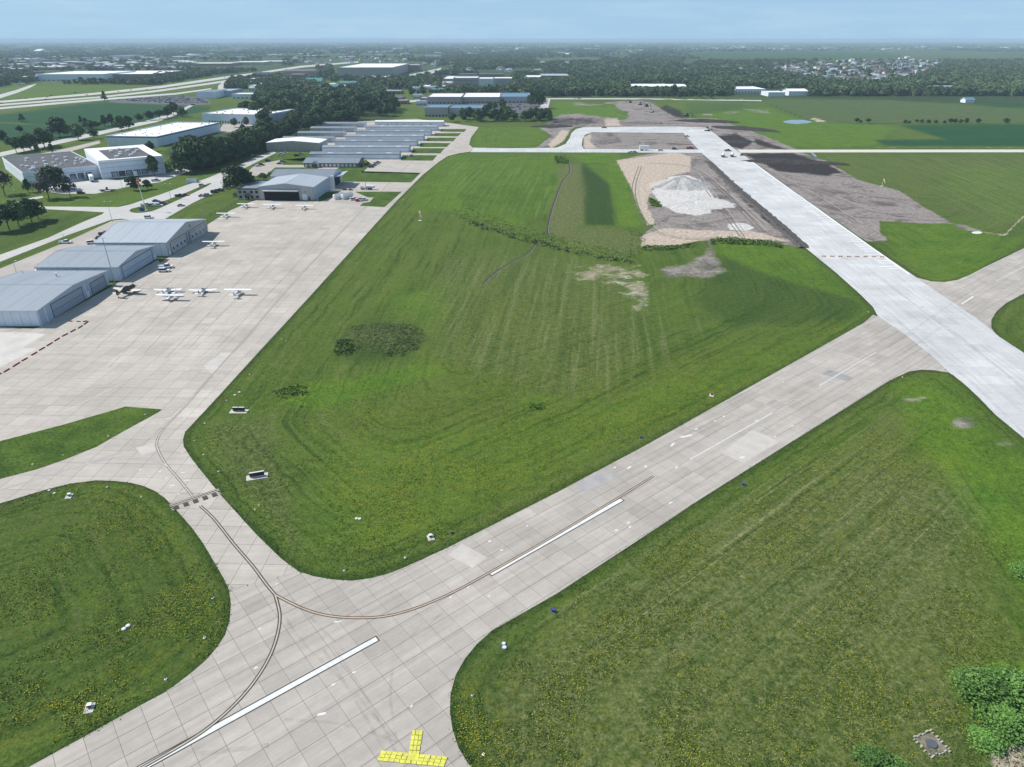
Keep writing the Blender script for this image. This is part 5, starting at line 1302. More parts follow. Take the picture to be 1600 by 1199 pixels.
# stands apart by noise
v_ = np.array([mnoise.noise(Vector((x * .02, y * .12, 3.1))) for x, y in zip(fx, fy)])
keep &= ~((v_ < -.22) & (fy < 104) & (nrs.uniform(0, 1, N_) < .85))
fx, fy = fx[keep], fy[keep]
pts = np.array([tuple(G(x, y)[:2]) for x, y in zip(fx, fy)])
dist = pts[:, 1]
hgt = nrs.uniform(8, 15, len(pts)) * np.where(dist > 3500, .9, 1.0); wdt = hgt * nrs.uniform(.85, 1.3, len(pts)) * np.interp(dist, [900, 2500, 6000, 16000], [1.0, 1.25, 2.4, 6.0])
rr_ = nrs.uniform(0, 6.283, len(pts))
which = nrs.choice(4, len(pts), p=[.34, .34, .22, .10])
for k in range(4):
    sel = which == k
    first = np.where(sel)[0][0]; sel[first] = False
    src = tag(link('tree', None, None, (pts[first, 0], pts[first, 1], 0)), ['green tree in the far woodland', 'dark tree in the far woodland', 'mid green tree in the far woodland', 'pale green tree in the far woodland'][k], 'tree', 'far woodland trees')
    src.scale = (wdt[first], wdt[first], hgt[first])
    crown = link('crown', FARC[k], src); link('trunk', TRUNKS[0], src)
    n_ = int(sel.sum()); pm = bpy.data.meshes.new('woodland')
    P_ = np.zeros((n_, 3)); P_[:, :2] = pts[sel]; P_[:, 2] = -.3
    pm.vertices.add(n_); pm.vertices.foreach_set('co', P_.ravel())
    a = pm.attributes.new('size', 'FLOAT_VECTOR', 'POINT'); a.data.foreach_set('vector', np.stack([wdt[sel], wdt[sel], hgt[sel]], 1).ravel())
    a = pm.attributes.new('turn', 'FLOAT_VECTOR', 'POINT'); a.data.foreach_set('vector', np.stack([rr_[sel] * 0, rr_[sel] * 0, rr_[sel]], 1).ravel())
    pm.update()
    wo = tag(link('woodland', pm), 'mass of far trees reaching to the horizon', 'woodland', None, 'stuff')
    ng = bpy.data.node_groups.new('scatter_trees', 'GeometryNodeTree')
    ng.interface.new_socket('Geometry', in_out='INPUT', socket_type='NodeSocketGeometry'); ng.interface.new_socket('Geometry', in_out='OUTPUT', socket_type='NodeSocketGeometry')
    gi, go = ng.nodes.new('NodeGroupInput'), ng.nodes.new('NodeGroupOutput'); ip = ng.nodes.new('GeometryNodeInstanceOnPoints'); ob = ng.nodes.new('GeometryNodeObjectInfo')
    ob.inputs['Object'].default_value = crown
    s1 = ng.nodes.new('GeometryNodeInputNamedAttribute'); s1.data_type = 'FLOAT_VECTOR'; s1.inputs['Name'].default_value = 'size'
    s2 = ng.nodes.new('GeometryNodeInputNamedAttribute'); s2.data_type = 'FLOAT_VECTOR'; s2.inputs['Name'].default_value = 'turn'
    lk = ng.links.new; lk(gi.outputs[0], ip.inputs['Points']); lk(ob.outputs['Geometry'], ip.inputs['Instance']); lk(s1.outputs[0], ip.inputs['Scale']); lk(s2.outputs[0], ip.inputs['Rotation']); lk(ip.outputs[0], go.inputs[0])
    md = wo.modifiers.new('scatter', 'NODES'); md.node_group = ng

bp_ = []
for poly, cnt, hh in (([(285,262),(300,250),(345,256),(330,266),(300,270)], 26, 17), ([(330,262),(405,238),(440,214),(400,216),(350,230),(312,250)], 70, 14), ([(405,236),(470,207),(560,186),(560,178),(470,192),(410,212)], 70, 12), ([(440,200),(590,182),(625,183),(624,170),(600,156),(560,158),(480,172)], 70, 14), ([(700,191),(858,190.5),(856,186),(700,187)], 22, 10), ([(700,150),(850,150),(850,144),(700,146)], 60, 13), ([(855,152),(985,151),(985,140),(855,140)], 70, 12), ([(640,150),(700,150),(700,140),(640,142)], 20, 10)):
    for _ in range(cnt): x_, y_ = rand_in(poly); g = G(x_, y_); bp_.append((g.x, g.y, hh * rnd.uniform(.7, 1.2)))
bp_ = np.array(bp_); pm = bpy.data.meshes.new('tree_belt'); P_ = bp_.copy(); P_[:, 2] = -.2; pm.vertices.add(len(P_)); pm.vertices.foreach_set('co', P_.ravel())
wv_ = bp_[:, 2] * nrs.uniform(.8, 1.2, len(bp_)); a = pm.attributes.new('size', 'FLOAT_VECTOR', 'POINT'); a.data.foreach_set('vector', np.stack([wv_, wv_, bp_[:, 2]], 1).ravel())
a = pm.attributes.new('turn', 'FLOAT_VECTOR', 'POINT'); a.data.foreach_set('vector', np.stack([wv_ * 0, wv_ * 0, nrs.uniform(0, 6.28, len(bp_))], 1).ravel())
wo = tag(link('tree_belt', pm), 'dense undergrowth and smaller trees filling the belts', 'woodland', None, 'stuff'); src_ = [o for o in bpy.data.objects if o.data == CROWNS['dark'][0]][0]
ng2 = ng.copy(); [n_ for n_ in ng2.nodes if n_.bl_idname == 'GeometryNodeObjectInfo'][0].inputs['Object'].default_value = src_
md = wo.modifiers.new('scatter', 'NODES'); md.node_group = ng2

# ---- houses of the far suburbs
def house_mesh(seed, wall, roof):
    r = random.Random(seed); mb = MB(); w_, d_, h_, rh = r.uniform(13, 18), r.uniform(10, 12), r.uniform(4, 6), 3.2
    mb.box(0, w_, 0, d_, 0, h_, 0)
    mb.add([(-.5,-.5,h_),(w_+.5,-.5,h_),(w_+.5,d_+.5,h_),(-.5,d_+.5,h_),(2.5,d_/2,h_+rh),(w_-2.5,d_/2,h_+rh)], [(0,1,5,4),(1,2,5),(2,3,4,5),(3,0,4),(3,2,1,0)], 1)
    g = w_ * .62; mb.box(g, g + 6, -3, 0, 0, h_ - .6, 0)
    mb.add([(g-.3,-3.4,h_-.6),(g+6.3,-3.4,h_-.6),(g+3,-3.4,h_+2),(g-.3,2,h_-.6),(g+6.3,2,h_-.6),(g+3,2.6,h_+2)], [(0,1,2),(0,2,5,3),(1,4,5,2)], 1)
    mb.box(1.5, 3, -.08, 0, 1, 2.6, 2); mb.box(5, 6.5, -.08, 0, 1, 2.6, 2); mb.box(g + 1, g + 5, -3.08, -3, 0, 2.4, 0)
    return mb.mesh('house', [wall, roof, 'glass_dark'])
HM = [(house_mesh(i, *c), l) for i, (c, l) in enumerate([(('white_paint','roof_brown'),'white house with brown roof'),(('wall_tan','roof_brown'),'tan house with brown roof'),(('white_wall','roof_metal'),'white house with grey roof'),
      (('wall_grey','roof_metal_dark'),'grey house with dark roof'),(('wall_blue_white','roof_brown'),'pale house with brown roof'),(('white_paint','roof_metal_light'),'white house with pale roof')])]
def houses(poly, n, where, group, minpx=0):
    got = []
    tries = 0
    while len(got) < n and tries < 6000:
        tries += 1; x, y = rand_in(poly)
        if any(abs(x - a) < 5 and abs(y - b) < 1.1 for a, b in got): continue
        got.append((x, y))
    for x, y in got:
        me_, l = rnd.choice(HM); g = G(x, y)
        o = link('house', me_, None, (g.x, g.y, 0)); o.rotation_euler.z = rnd.uniform(-.7, .7); o.scale = (1.35,) * 3
        tag(o, l + ', ' + place(x, y, poly) + ' of the group ' + where, 'house', group)
houses(SUB, 165, 'in the right suburb', 'suburb houses at the right')
houses([(1065,108),(1140,106),(1205,112),(1200,118),(1140,112),(1070,114)], 16, 'left of the suburb', 'scattered houses at the centre right')
houses([(450,93),(640,91),(650,97),(560,99),(450,101)], 34, 'above the big-box store', 'suburb houses at the centre left')
houses([(1080,75),(1480,76.5),(1480,78.5),(1080,78)], 46, 'below the horizon', 'distant houses at the right')
houses([(640,96),(1060,96),(1060,110),(900,118),(640,108)], 30, 'in the middle woods', 'scattered houses in the middle woods')
houses([(140,93),(300,93),(300,99),(140,99)], 16, 'in the left town', 'houses in the far left town')
# low shops and halls scattered through the town
def shop_mesh(seed, wall, roof):
    r = random.Random(seed); mb = MB(); w_, d_, h_ = r.uniform(25, 60), r.uniform(20, 45), r.uniform(5, 8)
    mb.box(0, w_, 0, d_, 0, h_, 0); mb.box(.5, w_ - .5, .5, d_ - .5, h_, h_ + .25, 1)
    for i in range(6): mb.box(w_ * (i + .2) / 6, w_ * (i + .7) / 6, -.1, 0, .5, 3, 2)
    mb.box(w_ * .3, w_ * .3 + 3, d_ * .4, d_ * .4 + 3, h_ + .25, h_ + 2, 0)
    return mb.mesh('shop', [wall, roof, 'glass_dark'])
SM = [(shop_mesh(i, *c), l) for i, (c, l) in enumerate([(('white_wall','roof_white'),'white shop building with white roof'),(('wall_tan','roof_white'),'tan shop building with white roof'),(('brick_red','roof_metal'),'red brick shop with grey roof'),
      (('wall_grey','roof_white'),'grey hall with white roof'),(('wall_blue_white','roof_metal_light'),'pale hall with light metal roof'),(('wall_brown','roof_brown'),'brown shop with brown roof')])]
def shops(poly, n, where, group, sc_=1.0):
    for _ in range(n):
        x, y = rand_in(poly); me_, l = rnd.choice(SM); g = G(x, y)
        o = link('shop', me_, None, (g.x, g.y, 0)); o.rotation_euler.z = rnd.uniform(-.25, .4); o.scale = (sc_, sc_, 1.0)
        tag(o, l + ', ' + place(x, y, poly) + ' ' + where, 'building', group)
shops([(-20,97),(140,95),(300,98),(290,110),(100,111),(-20,112)], 95, 'in the far left town', 'shops in the far left town', 1.35)
shops([(-20,113),(55,113),(50,126),(-20,128)], 10, 'at the left edge of town', 'shops at the left edge of town', 1.0)
shops([(560,124),(700,124),(700,148),(610,152),(560,146)], 18, 'between the motels and the tan hotel', 'shops at the centre', .8)
shops([(640,84),(1060,78),(1060,84),(640,92)], 22, 'in the distant centre woods', 'halls in the distant centre', 1.8)
shops([(600,158),(664,152),(664,168),(610,170)], 7, 'left of the business building', 'shops left of the business building', .5)
shops([(-20,84),(640,80),(640,90),(-20,93)], 60, 'in the distant town at left', 'distant shops at the left', 1.6)
shops([(380,126),(450,126),(600,136),(600,150),(480,150),(380,142)], 26, 'among the motels and trees', 'shops among the motels', .6)
shops([(-20,72),(1600,72),(1600,78),(-20,78)], 110, 'close to the horizon', 'halls close to the horizon', 3.0)
shops([(560,80),(780,80),(780,84),(560,84)], 14, 'in the distant centre', 'distant shops at the centre', 1.8)

# ================================================================== AIRCRAFT
def wing_mb(span, chord, tip, z, yc, th=.16, dihedral=.15, mi=0, tipcut=0):
    mb = MB(); st = []
    for (x, c, dz) in ((-span / 2, tip, dihedral), (-span * .28, chord, dihedral * .5), (0, chord, 0), (span * .28, chord, dihedral * .5), (span / 2, tip, dihedral)):
        t_ = th * c / chord
        prof = [(-.5, 0), (-.42, .55), (-.15, .9), (.2, .6), (.5, 0), (.2, -.25), (-.25, -.3)]
        st.append([(x, yc + p * c * -1, z + dz + q_ * t_) for p, q_ in prof])
    n = 7; vs = [p for s_ in st for p in s_]; fs = []
    for k in range(4):
        for i in range(n): j = (i + 1) % n; fs.append((k * n + i, k * n + j, (k + 1) * n + j, (k + 1) * n + i))
    fs += [tuple(range(n)), tuple(range(5 * n - 1, 4 * n - 1, -1))]
    return mb.add(vs, fs, mi)
def aircraft(label, kind, pos, heading, paint='white_paint', trimc='blue_paint', group='parked light aircraft', span=11.0, wingm='white_paint'):
    """nose towards +y of its own frame"""
    root = empty('light_aircraft', (pos.x, pos.y, .055), label, 'airplane', group, heading)
    high = kind == 'high'; fz = 1.15 if high else .95
    fus = MB().loft([(0, 2.55, fz - .05, .18, .2), (0, 2.35, fz - .02, .45, .42), (0, 1.5, fz, .55, .52), (0, .9, fz + .12, .58, .66), (0, -.1, fz + .18, .60, .72), (0, -1.0, fz + .12, .52, .58), (0, -2.6, fz + .15, .28, .34), (0, -4.6, fz + .22, .08, .16)], 12)
    lp('fuselage', fus, paint, root, True)
    lp('fuselage_stripe', MB().box(-.62, -.585, -1.2, 1.4, fz - .05, fz + .12).box(.585, .62, -1.2, 1.4, fz - .05, fz + .12), trimc, root)
    lp('cabin_window', MB().hexa([(-.5,.95,fz+.42),(.5,.95,fz+.42),(.5,-.9,fz+.42),(-.5,-.9,fz+.42),(-.36,.45,fz+.88),(.36,.45,fz+.88),(.36,-.6,fz+.84),(-.36,-.6,fz+.84)]), 'glass_dark', root)
    wz = 2.05 if high else .72
    lp('wing', wing_mb(span, 1.6, 1.2, wz, .25, .22, .12 if high else .5), wingm, root, False)
    if high:
        for s_ in (-1, 1): lp('wing_strut', MB().cyl((s_ * .5, .3, .85), (s_ * 2.7, .3, 2.03), .05, n=5), paint, root)
    lp('tailplane', wing_mb(3.5, .9, .6, fz + .28, -4.3, .1, 0), wingm, root)
    lp('tail_fin', MB().hexa([(-.04,-4.9,fz+.1),(.04,-4.9,fz+.1),(.04,-3.5,fz+.3),(-.04,-3.5,fz+.3),(-.03,-5.0,fz+1.6),(.03,-5.0,fz+1.6),(.03,-4.45,fz+1.6),(-.03,-4.45,fz+1.6)]), trimc if kind == 'low' else paint, root)
    lp('propeller', MB().box(-.93, .93, 2.58, 2.62, fz - .12, fz + .02).cyl((0, 2.55, fz - .05), (0, 2.8, fz - .05), .16, .03, 8), 'trim_dark', root)
    for x, y in ((-1.15, -.3), (1.15, -.3), (0, 1.95)):
        g = lp('landing_gear', MB().cyl((x * .4, y, fz - .35), (x, y, .3), .05, n=5), 'metal_galv', root)
        lp('wheel', MB().cyl((x - .08, y, .22), (x + .08, y, .22), .22, n=10), 'black_rubber', g)
    return root
P2 = G
AIR = [('white high-wing plane parked beside the tall grey hangar', 'high', (335,384.5), .05, 'silver'), ('white high-wing plane at the apron corner by the fence', 'high', (354,339.5), .0, 'w'),
       ('white high-wing plane, left of three in front of the open hangar', 'high', (385,324.5), -.05, 'w'), ('white high-wing plane, middle of three in front of the open hangar', 'high', (426,325.5), .03, 'w'),
       ('white high-wing plane, right of three in front of the open hangar', 'high', (476,327), -.06, 'w'), ('high-wing plane with dark tail facing the camera, front plane of the apron group', 'high', (268,469), 3.1, 'd'),
       ('white low-wing plane just behind the dark-tailed high-wing one', 'low', (263,457), .05, 'w'), ('white low-wing plane with blue fuselage stripe, between two other parked planes', 'low', (317.5,457.5), .08, 'b'),
       ('white high-wing plane at the right end of the apron group', 'high', (373,461), -.02, 'd')]
for lb, kd, p, hd, pc in AIR:
    aircraft(lb, kd, G(*p), hd, {'w': 'white_paint', 'd': 'white_paint', 'b': 'white_paint', 'silver': 'white_paint'}[pc], {'w': 'trim_light', 'd': 'trim_dark', 'b': 'blue_paint', 'silver': 'metal_galv'}[pc])
# white wing of a plane peeking out beside the hangars
# the dark warbird by the nearest hangar
def warbird():
    g = G(198, 460); root = empty('warbird', (g.x, g.y, .055), 'dark olive propeller warbird with cream wings parked beside the nearest hangar', 'airplane', None, -.22)
    lp('fuselage', MB().loft([(0,4.6,1.9,.62,.66),(0,4.3,1.92,.80,.84),(0,2.8,1.95,.82,.86),(0,1,1.95,.74,.86),(0,-1.4,1.8,.58,.68),(0,-4.2,1.45,.25,.36),(0,-5.0,1.35,.1,.2)], 14), 'olive_paint', root, True)
    lp('cowling', MB().cyl((0,4.55,1.9),(0,4.9,1.9),.82,.66,14), 'trim_dark', root)
    lp('canopy', MB().loft([(0,1.9,2.75,.1,.08),(0,1.3,2.75,.40,.45),(0,-.4,2.7,.40,.48),(0,-1.6,2.45,.2,.2)], 10), 'glass_dark', root, True)
    lp('wing', wing_mb(12.6, 2.5, 1.4, 1.25, 1.1, .36, .55), 'cream_paint', root)
    for s_ in (-1, 1): lp('wing_root', MB().hexa([(s_*.6,.0,1.22),(s_*2.4,.1,1.3),(s_*2.4,2.2,1.3),(s_*.6,2.4,1.22),(s_*.6,.0,1.52),(s_*2.4,.1,1.58),(s_*2.4,2.2,1.58),(s_*.6,2.4,1.56)]), 'olive_paint', root)
    lp('tailplane', wing_mb(4.6, 1.3, .8, 1.75, -4.3, .14, .1), 'cream_paint', root)
    lp('tail_fin', MB().hexa([(-.06,-5.2,1.5),(.06,-5.2,1.5),(.06,-3.3,1.8),(-.06,-3.3,1.8),(-.04,-5.1,3.4),(.04,-5.1,3.4),(.04,-4.3,3.4),(-.04,-4.3,3.4)]), 'olive_paint', root)
    for a in (0, 2.09, 4.19):
        c, s_ = math.cos(a), math.sin(a); lp('propeller_blade', MB().hexa([(c*.1-s_*.12,4.95,1.9+s_*.1+c*.12),(c*.1+s_*.12,4.95,1.9+s_*.1-c*.12),(c*1.5+s_*.1,4.98,1.9+s_*1.5-c*.1),(c*1.5-s_*.1,4.98,1.9+s_*1.5+c*.1),(c*.1-s_*.12,5.0,1.9+s_*.1+c*.12),(c*.1+s_*.12,5.0,1.9+s_*.1-c*.12),(c*1.5+s_*.1,5.02,1.9+s_*1.5-c*.1),(c*1.5-s_*.1,5.02,1.9+s_*1.5+c*.1)]), 'trim_dark', root)
    for x, y, r_ in ((-1.9, 1.9, .38), (1.9, 1.9, .38), (0, -4.5, .18)):
        lg = lp('landing_gear', MB().cyl((x, y, 1.3), (x, y + .1, r_), .08, n=6), 'metal_galv', root)
        lp('wheel', MB().cyl((x - .12, y + .1, r_), (x + .12, y + .1, r_), r_, n=12), 'black_rubber', lg)
warbird()

# ================================================================== VEHICLES
def car_parts(kind, col):
    """returns list of (name, mesh, material names); frame: nose towards +x, length centred"""
    out_ = []
    if kind == 'car': Ln, W_, hb, hc = 4.6, 1.8, .85, 1.45; cab = (-1.6, 1.0)
    elif kind == 'suv': Ln, W_, hb, hc = 4.8, 1.9, 1.05, 1.8; cab = (-2.25, .95)
    elif kind == 'van': Ln, W_, hb, hc = 5.4, 2.0, 1.1, 2.2; cab = (-2.6, 1.7)
    else: Ln, W_, hb, hc = 5.9, 2.0, 1.1, 1.85; cab = (-.6, 1.45)
    L2, w = Ln / 2, W_ / 2
    body = MB().hexa([(-L2,-w,.32),(L2,-w,.32),(L2,w,.32),(-L2,w,.32),(-L2+.08,-w,hb),(L2-.15,-w+.05,hb-.12),(L2-.15,w-.05,hb-.12),(-L2+.08,w,hb)])
    if kind == 'pickup': 
        body.box(-L2 + .1, cab[0], -w + .02, -w + .14, hb, hb + .22); body.box(-L2 + .1, cab[0], w - .14, w - .02, hb, hb + .22); body.box(-L2 + .02, -L2 + .14, -w + .1, w - .1, hb, hb + .22)
    out_.append(('body', body.mesh('car_body', [col]), None))
    t0, t1 = cab; sl_ = .55 if kind == 'car' else .3
    gl = MB().hexa([(t0,-w+.08,hb-.02),(t1,-w+.08,hb-.1),(t1,w-.08,hb-.1),(t0,w-.08,hb-.02),(t0+sl_*.8,-w+.22,hc-.06),(t1-sl_*1.4,-w+.22,hc-.06),(t1-sl_*1.4,w-.22,hc-.06),(t0+sl_*.8,w-.22,hc-.06)])
    out_.append(('windows', gl.mesh('car_windows', ['glass_dark']), None))
    rf = MB().box(t0 + sl_ * .75, t1 - sl_ * 1.35, -w + .2, w - .2, hc - .07, hc)
    if kind == 'pickup': pass
    out_.append(('roof', rf.mesh('car_roof', [col]), None))
    for x in (-L2 + .95, L2 - .95):
        for y in (-w + .05, w - .05):
            out_.append(('wheel', MB().cyl((x, y - .11, .34), (x, y + .11, .34), .34, n=10).mesh('wheel', ['black_rubber']), None))
    for y in (-w + .35, w - .35): out_.append(('headlight', MB().box(L2 - .12, L2 + .01, y - .18, y + .18, .58, .72).mesh('headlight', ['white_paint']), None))
    return out_
PROTO = {}
def vehicle(p, kind, colour, label, rz=0, group='parked vehicles', scale=1.0, name=None, z=.05):
    key = (kind, colour)
    if key not in PROTO: PROTO[key] = car_parts(kind, CARS[colour])
    g = G(*p); nm = name or {'car': 'car', 'suv': 'car', 'van': 'van', 'pickup': 'pickup_truck'}[kind]
    r = empty(nm, (g.x, g.y, z), label, {'car': 'car', 'suv': 'car', 'van': 'van', 'pickup': 'pickup truck'}[kind], group, R(rz)); r.scale = (scale,) * 3
    for n_, me_, _ in PROTO[key]: link(n_, me_, r)
    return r
V = vehicle
V((103,380.5), 'pickup', 'white', 'white pickup on the yard behind the middle hangar', 5); V((260,419), 'pickup', 'white', 'white pickup with black bed rail beside the middle hangar door', 8, scale=1.05); V((257,425), 'suv', 'white', 'small white car in front of the white pickup at the hangar', 5)
V((144,381), 'suv', 'white', 'white car half hidden by the hangar roof edge', 30); V((156,373), 'car', 'grey', 'dark grey car second in the row behind the hangar', 30); V((164,367), 'pickup', 'black', 'black vehicle farthest in the row behind the hangar', 30)
V((244,315.5), 'car', 'blue', 'blue car on the road by the traffic island', 3); V((255,319.5), 'suv', 'maroon', 'dark red car right of the traffic island', 3)
V((228,322), 'pickup', 'white', 'white pickup parked along the island, left one', 4); V((238,322.5), 'suv', 'silver', 'silver car between the two pickups at the island', 4); V((247,322.5), 'pickup', 'white', 'white pickup nearest the dark red car', 4)
V((283,322.5), 'car', 'silver', 'silver car alone at the car park edge', 20); V((233,341.5), 'suv', 'white', 'white car on the road above the tallest hangar roof', 0)
V((281,307.5), 'pickup', 'black', 'black pickup with trailer on the road', 4); V((290,306), 'car', 'red', 'bright red car behind the black pickup', 4)
V((316,307.5), 'car', 'maroon', 'dark red car beside the lamp post', 6); V((325,306.5), 'suv', 'silver', 'silver car right of the dark red one by the lamp post', 6)
V((335,301.5), 'suv', 'black', 'black car third from the right in the office parking row', 10); V((343,299), 'pickup', 'black', 'black pickup in the office parking row', 10); V((352,295.5), 'car', 'white', 'white car in the office parking row under the tree', 10); V((359,293), 'suv', 'white', 'white car nearest the annex', 10)
V((316,291), 'suv', 'white', 'white car driving up the access road', 28)
V((127,303), 'suv', 'black', 'black car beside the greyish tree in the loading yard', 5)
for i, (p, k_, c_) in enumerate([((398,260),'car','silver'),((404,260.5),'car','white'),((409,259),'suv','black'),((419,252.5),'suv','black'),((437,256.8),'car','black'),((442,254),'suv','grey'),((437,243.5),'car','white'),((441,242),'suv','white'),((446,240.5),'car','white'),((464,244.5),'suv','black'),((468,243),'car','silver'),((470,242),'suv','grey')]):
    V(p, k_, c_, ['silver car, leftmost in the office car park', 'white car second in the office car park', 'black car third in the office car park', 'lone black car in the middle of the car park', 'black car, lower of two in the car park', 'dark grey car, upper of two in the car park', 'white car, lowest of three by the lawn', 'white car, middle of three by the lawn', 'white car, highest of three by the lawn', 'black car under the shrub at the car park end', 'silver car at the car park end', 'dark grey car last at the car park end'][i], 10)
for i, (p, k_, c_) in enumerate([((580,262),'suv','black'),((584,259.5),'car','grey'),((588,257),'suv','silver'),((591,254.8),'car','black')]):
    V(p, k_, c_, ['black car, front of the four by the low office', 'dark grey car, second of the four by the low office', 'silver car, third of the four by the low office', 'black car, farthest of the four by the low office'][i], 30)
V((636,245.5), 'car', 'white', 'white car at the end of the nearest T-hangar row, left one', 10); V((644,245), 'suv', 'silver', 'silver car at the end of the nearest T-hangar row, right one', 10)
V((244,283.5), 'pickup', 'silver', 'silver pickup at the loading yard exit', 10); V((288,269.5), 'suv', 'white', 'white car under the spreading tree', 40); V((280,270), 'car', 'white', 'white car left under the spreading tree', 40)
V((553,313), 'suv', 'white', 'white van-like car beside the fuel tanks', 30); V((562,314.5), 'pickup', 'red', 'rusty red pickup beside the fuel tanks', 40); V((568,314), 'pickup', 'white', 'white pickup right of the rusty one by the tanks', 40)
V((539,297.5), 'car', 'black', 'small black cart by the blue-roofed hangar, left one', 0, scale=.7); V((548,297.5), 'car', 'black', 'small black cart by the blue-roofed hangar, right one', 0, scale=.7)
# construction traffic on the new pavement
V((1054,234), 'suv', 'black', 'black car on the loop road by the earthworks', 0, z=.1); V((1078,233), 'pickup', 'red', 'bright red pickup at the corner of the new runway', 0, z=.1, scale=1.15); V((1031,236), 'pickup', 'white', 'white pickup on the loop road by the gravel', 25, z=.1)
V((1137,236.5), 'pickup', 'maroon', 'dark red work truck crossing the new runway', 0, z=.1); V((1160,243.5), 'car', 'red', 'red car at the edge of the dark topsoil', 0, z=.1); V((944,200.5), 'pickup', 'red', 'red truck on the upper loop taxiway', 0, z=.1)
V((1073,214.5), 'pickup', 'silver', 'small pale truck on the far part of the new runway', 0, z=.1); V((985,239.5), 'pickup', 'white', 'white work truck on the grass edge of the loop road, left', 0); V((992,239), 'suv', 'white', 'white work car on the grass edge of the loop road, right', 0)
def machine(p, label, rz, col='machine_yellow', sc_=1.0, z=.1, name='excavator'):
    g = G(*p); r = empty(name, (g.x, g.y, z), label, 'machine', 'construction machines', R(rz)); r.scale = (sc_,) * 3
    for s_ in (-1, 1): lp('track', MB().box(-1.9, 1.9, s_ * 1.2 - .3, s_ * 1.2 + .3, 0, .85), 'black_rubber', r)
    lp('chassis', MB().box(-1.9, 1.6, -1.3, 1.3, .9, 2.0), col, r); lp('cab', MB().box(-.2, 1.4, .1, 1.25, 2.0, 3.2), 'glass_dark', r)
    lp('boom', MB().cyl((1.2, -.4, 1.8), (3.6, -.4, 4.2), .3, .22, 6).cyl((3.6, -.4, 4.2), (5.4, -.4, 1.4), .22, .16, 6), col, r); lp('bucket', MB().box(5.0, 6.0, -1.0, .2, .5, 1.5), 'trim_dark', r)
def paver(p, label, rz=0, col='cream_paint'):
    g = G(*p); r = empty('concrete_truck', (g.x, g.y, .1), label, 'truck', 'construction trucks', R(rz))
    lp('chassis', MB().box(-3.6, 3.8, -1.15, 1.15, .7, 1.2), 'trim_dark', r); lp('cab', MB().hexa([(2.2,-1.1,1.2),(3.8,-1.1,1.2),(3.8,1.1,1.2),(2.2,1.1,1.2),(2.3,-1,2.9),(3.4,-1,2.9),(3.4,1,2.9),(2.3,1,2.9)]), col, r)
    lp('drum', MB().loft([(0,-3.3,0,.5,.5),(0,-2.2,0,1.1,1.1),(0,-.2,0,1.25,1.25),(0,1.6,0,.6,.6)], 12), 'white_paint', r); d_ = r.children[-1]; d_.rotation_euler = (0, 0, -math.pi / 2); d_.location = (.2, 0, 2.3)
    for x in (-2.8, -1.6, 2.9):
        for s_ in (-1, 1): lp('wheel', MB().cyl((x, s_ * 1.0 - .2, .55), (x, s_ * 1.0 + .2, .55), .55, n=10), 'black_rubber', r)
paver((1129.5,245.5), 'pale concrete truck on the new runway, left of two', 80); paver((1143.5,245), 'pale concrete truck on the new runway, right of two', 80)
machine((1105,205), 'pale machine standing at the far end of the new runway', 40, 'cream_paint', 1.3); machine((1010,167), 'excavator on the earthworks beyond the loop', 20, 'trim_dark', 1.3); machine((1018,176), 'pale dump machine on the haul road', 60, 'cream_paint', 1.3)
machine((1073,182), 'dark machine beside the topsoil berm', 0, 'trim_dark', 1.3); machine((1000,164), 'tan machine at the top of the earthworks, left', 10, 'wall_tan', 1.3, .1); machine((985,161), 'dark machine by the far road earthworks', 170, 'trim_dark', 1.2)
def trailer(p, label, rz, Ln=9.5, h=3.0, wd=2.5, tractor=False, z=.05):
    g = G(*p); r = empty('trailer', (g.x, g.y, z), label, 'trailer', 'box trailers', R(rz))
    lp('box', MB().box(0, Ln, -wd / 2, wd / 2, 1.0, 1.0 + h), 'white_paint', r); lp('frame', MB().box(.3, Ln - .3, -wd * .35, wd * .35, .75, 1.0), 'trim_dark', r); lp('door', MB().box(-.05, 0, -wd / 2 + .1, wd / 2 - .1, 1.1, .9 + h), 'trim_light', r)
    for x in (1.5, 2.8):
        for s_ in (-1, 1): lp('wheel', MB().cyl((x, s_ * wd * .4 - .15, .5), (x, s_ * wd * .4 + .15, .5), .5, n=10), 'black_rubber', r)
    for s_ in (-1, 1): lp('landing_leg', MB().box(Ln - 2.4, Ln - 2.2, s_ * .9 - .1, s_ * .9 + .1, 0, 1), 'trim_dark', r)
trailer((145,285), 'white semi trailer parked askew at the warehouse dock', 124, 15.0); trailer((213,277.5), 'white semi trailer backed to the dock beside the evergreen', 124, 15.5); trailer((999,235.5), 'small white box trailer on the loop taxiway', 0, 8.5, 3.2, z=.1)
trailer((28,133), 'white truck trailer on the highway overpass', 0, 16, 3.0)
# flatbed and equipment in the loading yard
g = G(168, 299); r = empty('flatbed_trailer', (g.x, g.y, .05), 'dark flatbed trailer in the loading yard by the lawn', 'trailer', None, R(8))
lp('deck', MB().box(-5, 5, -1.2, 1.2, .8, 1.1), 'trim_dark', r); lp('winch_post', MB().box(-.5, .5, -.4, .4, 1.1, 2.6), 'black_rubber', r)
for x in (-3.5, -2.4, 3): lp('wheel', MB().cyl((x, -1.2, .45), (x, 1.2, .45), .45, n=8), 'black_rubber', r)
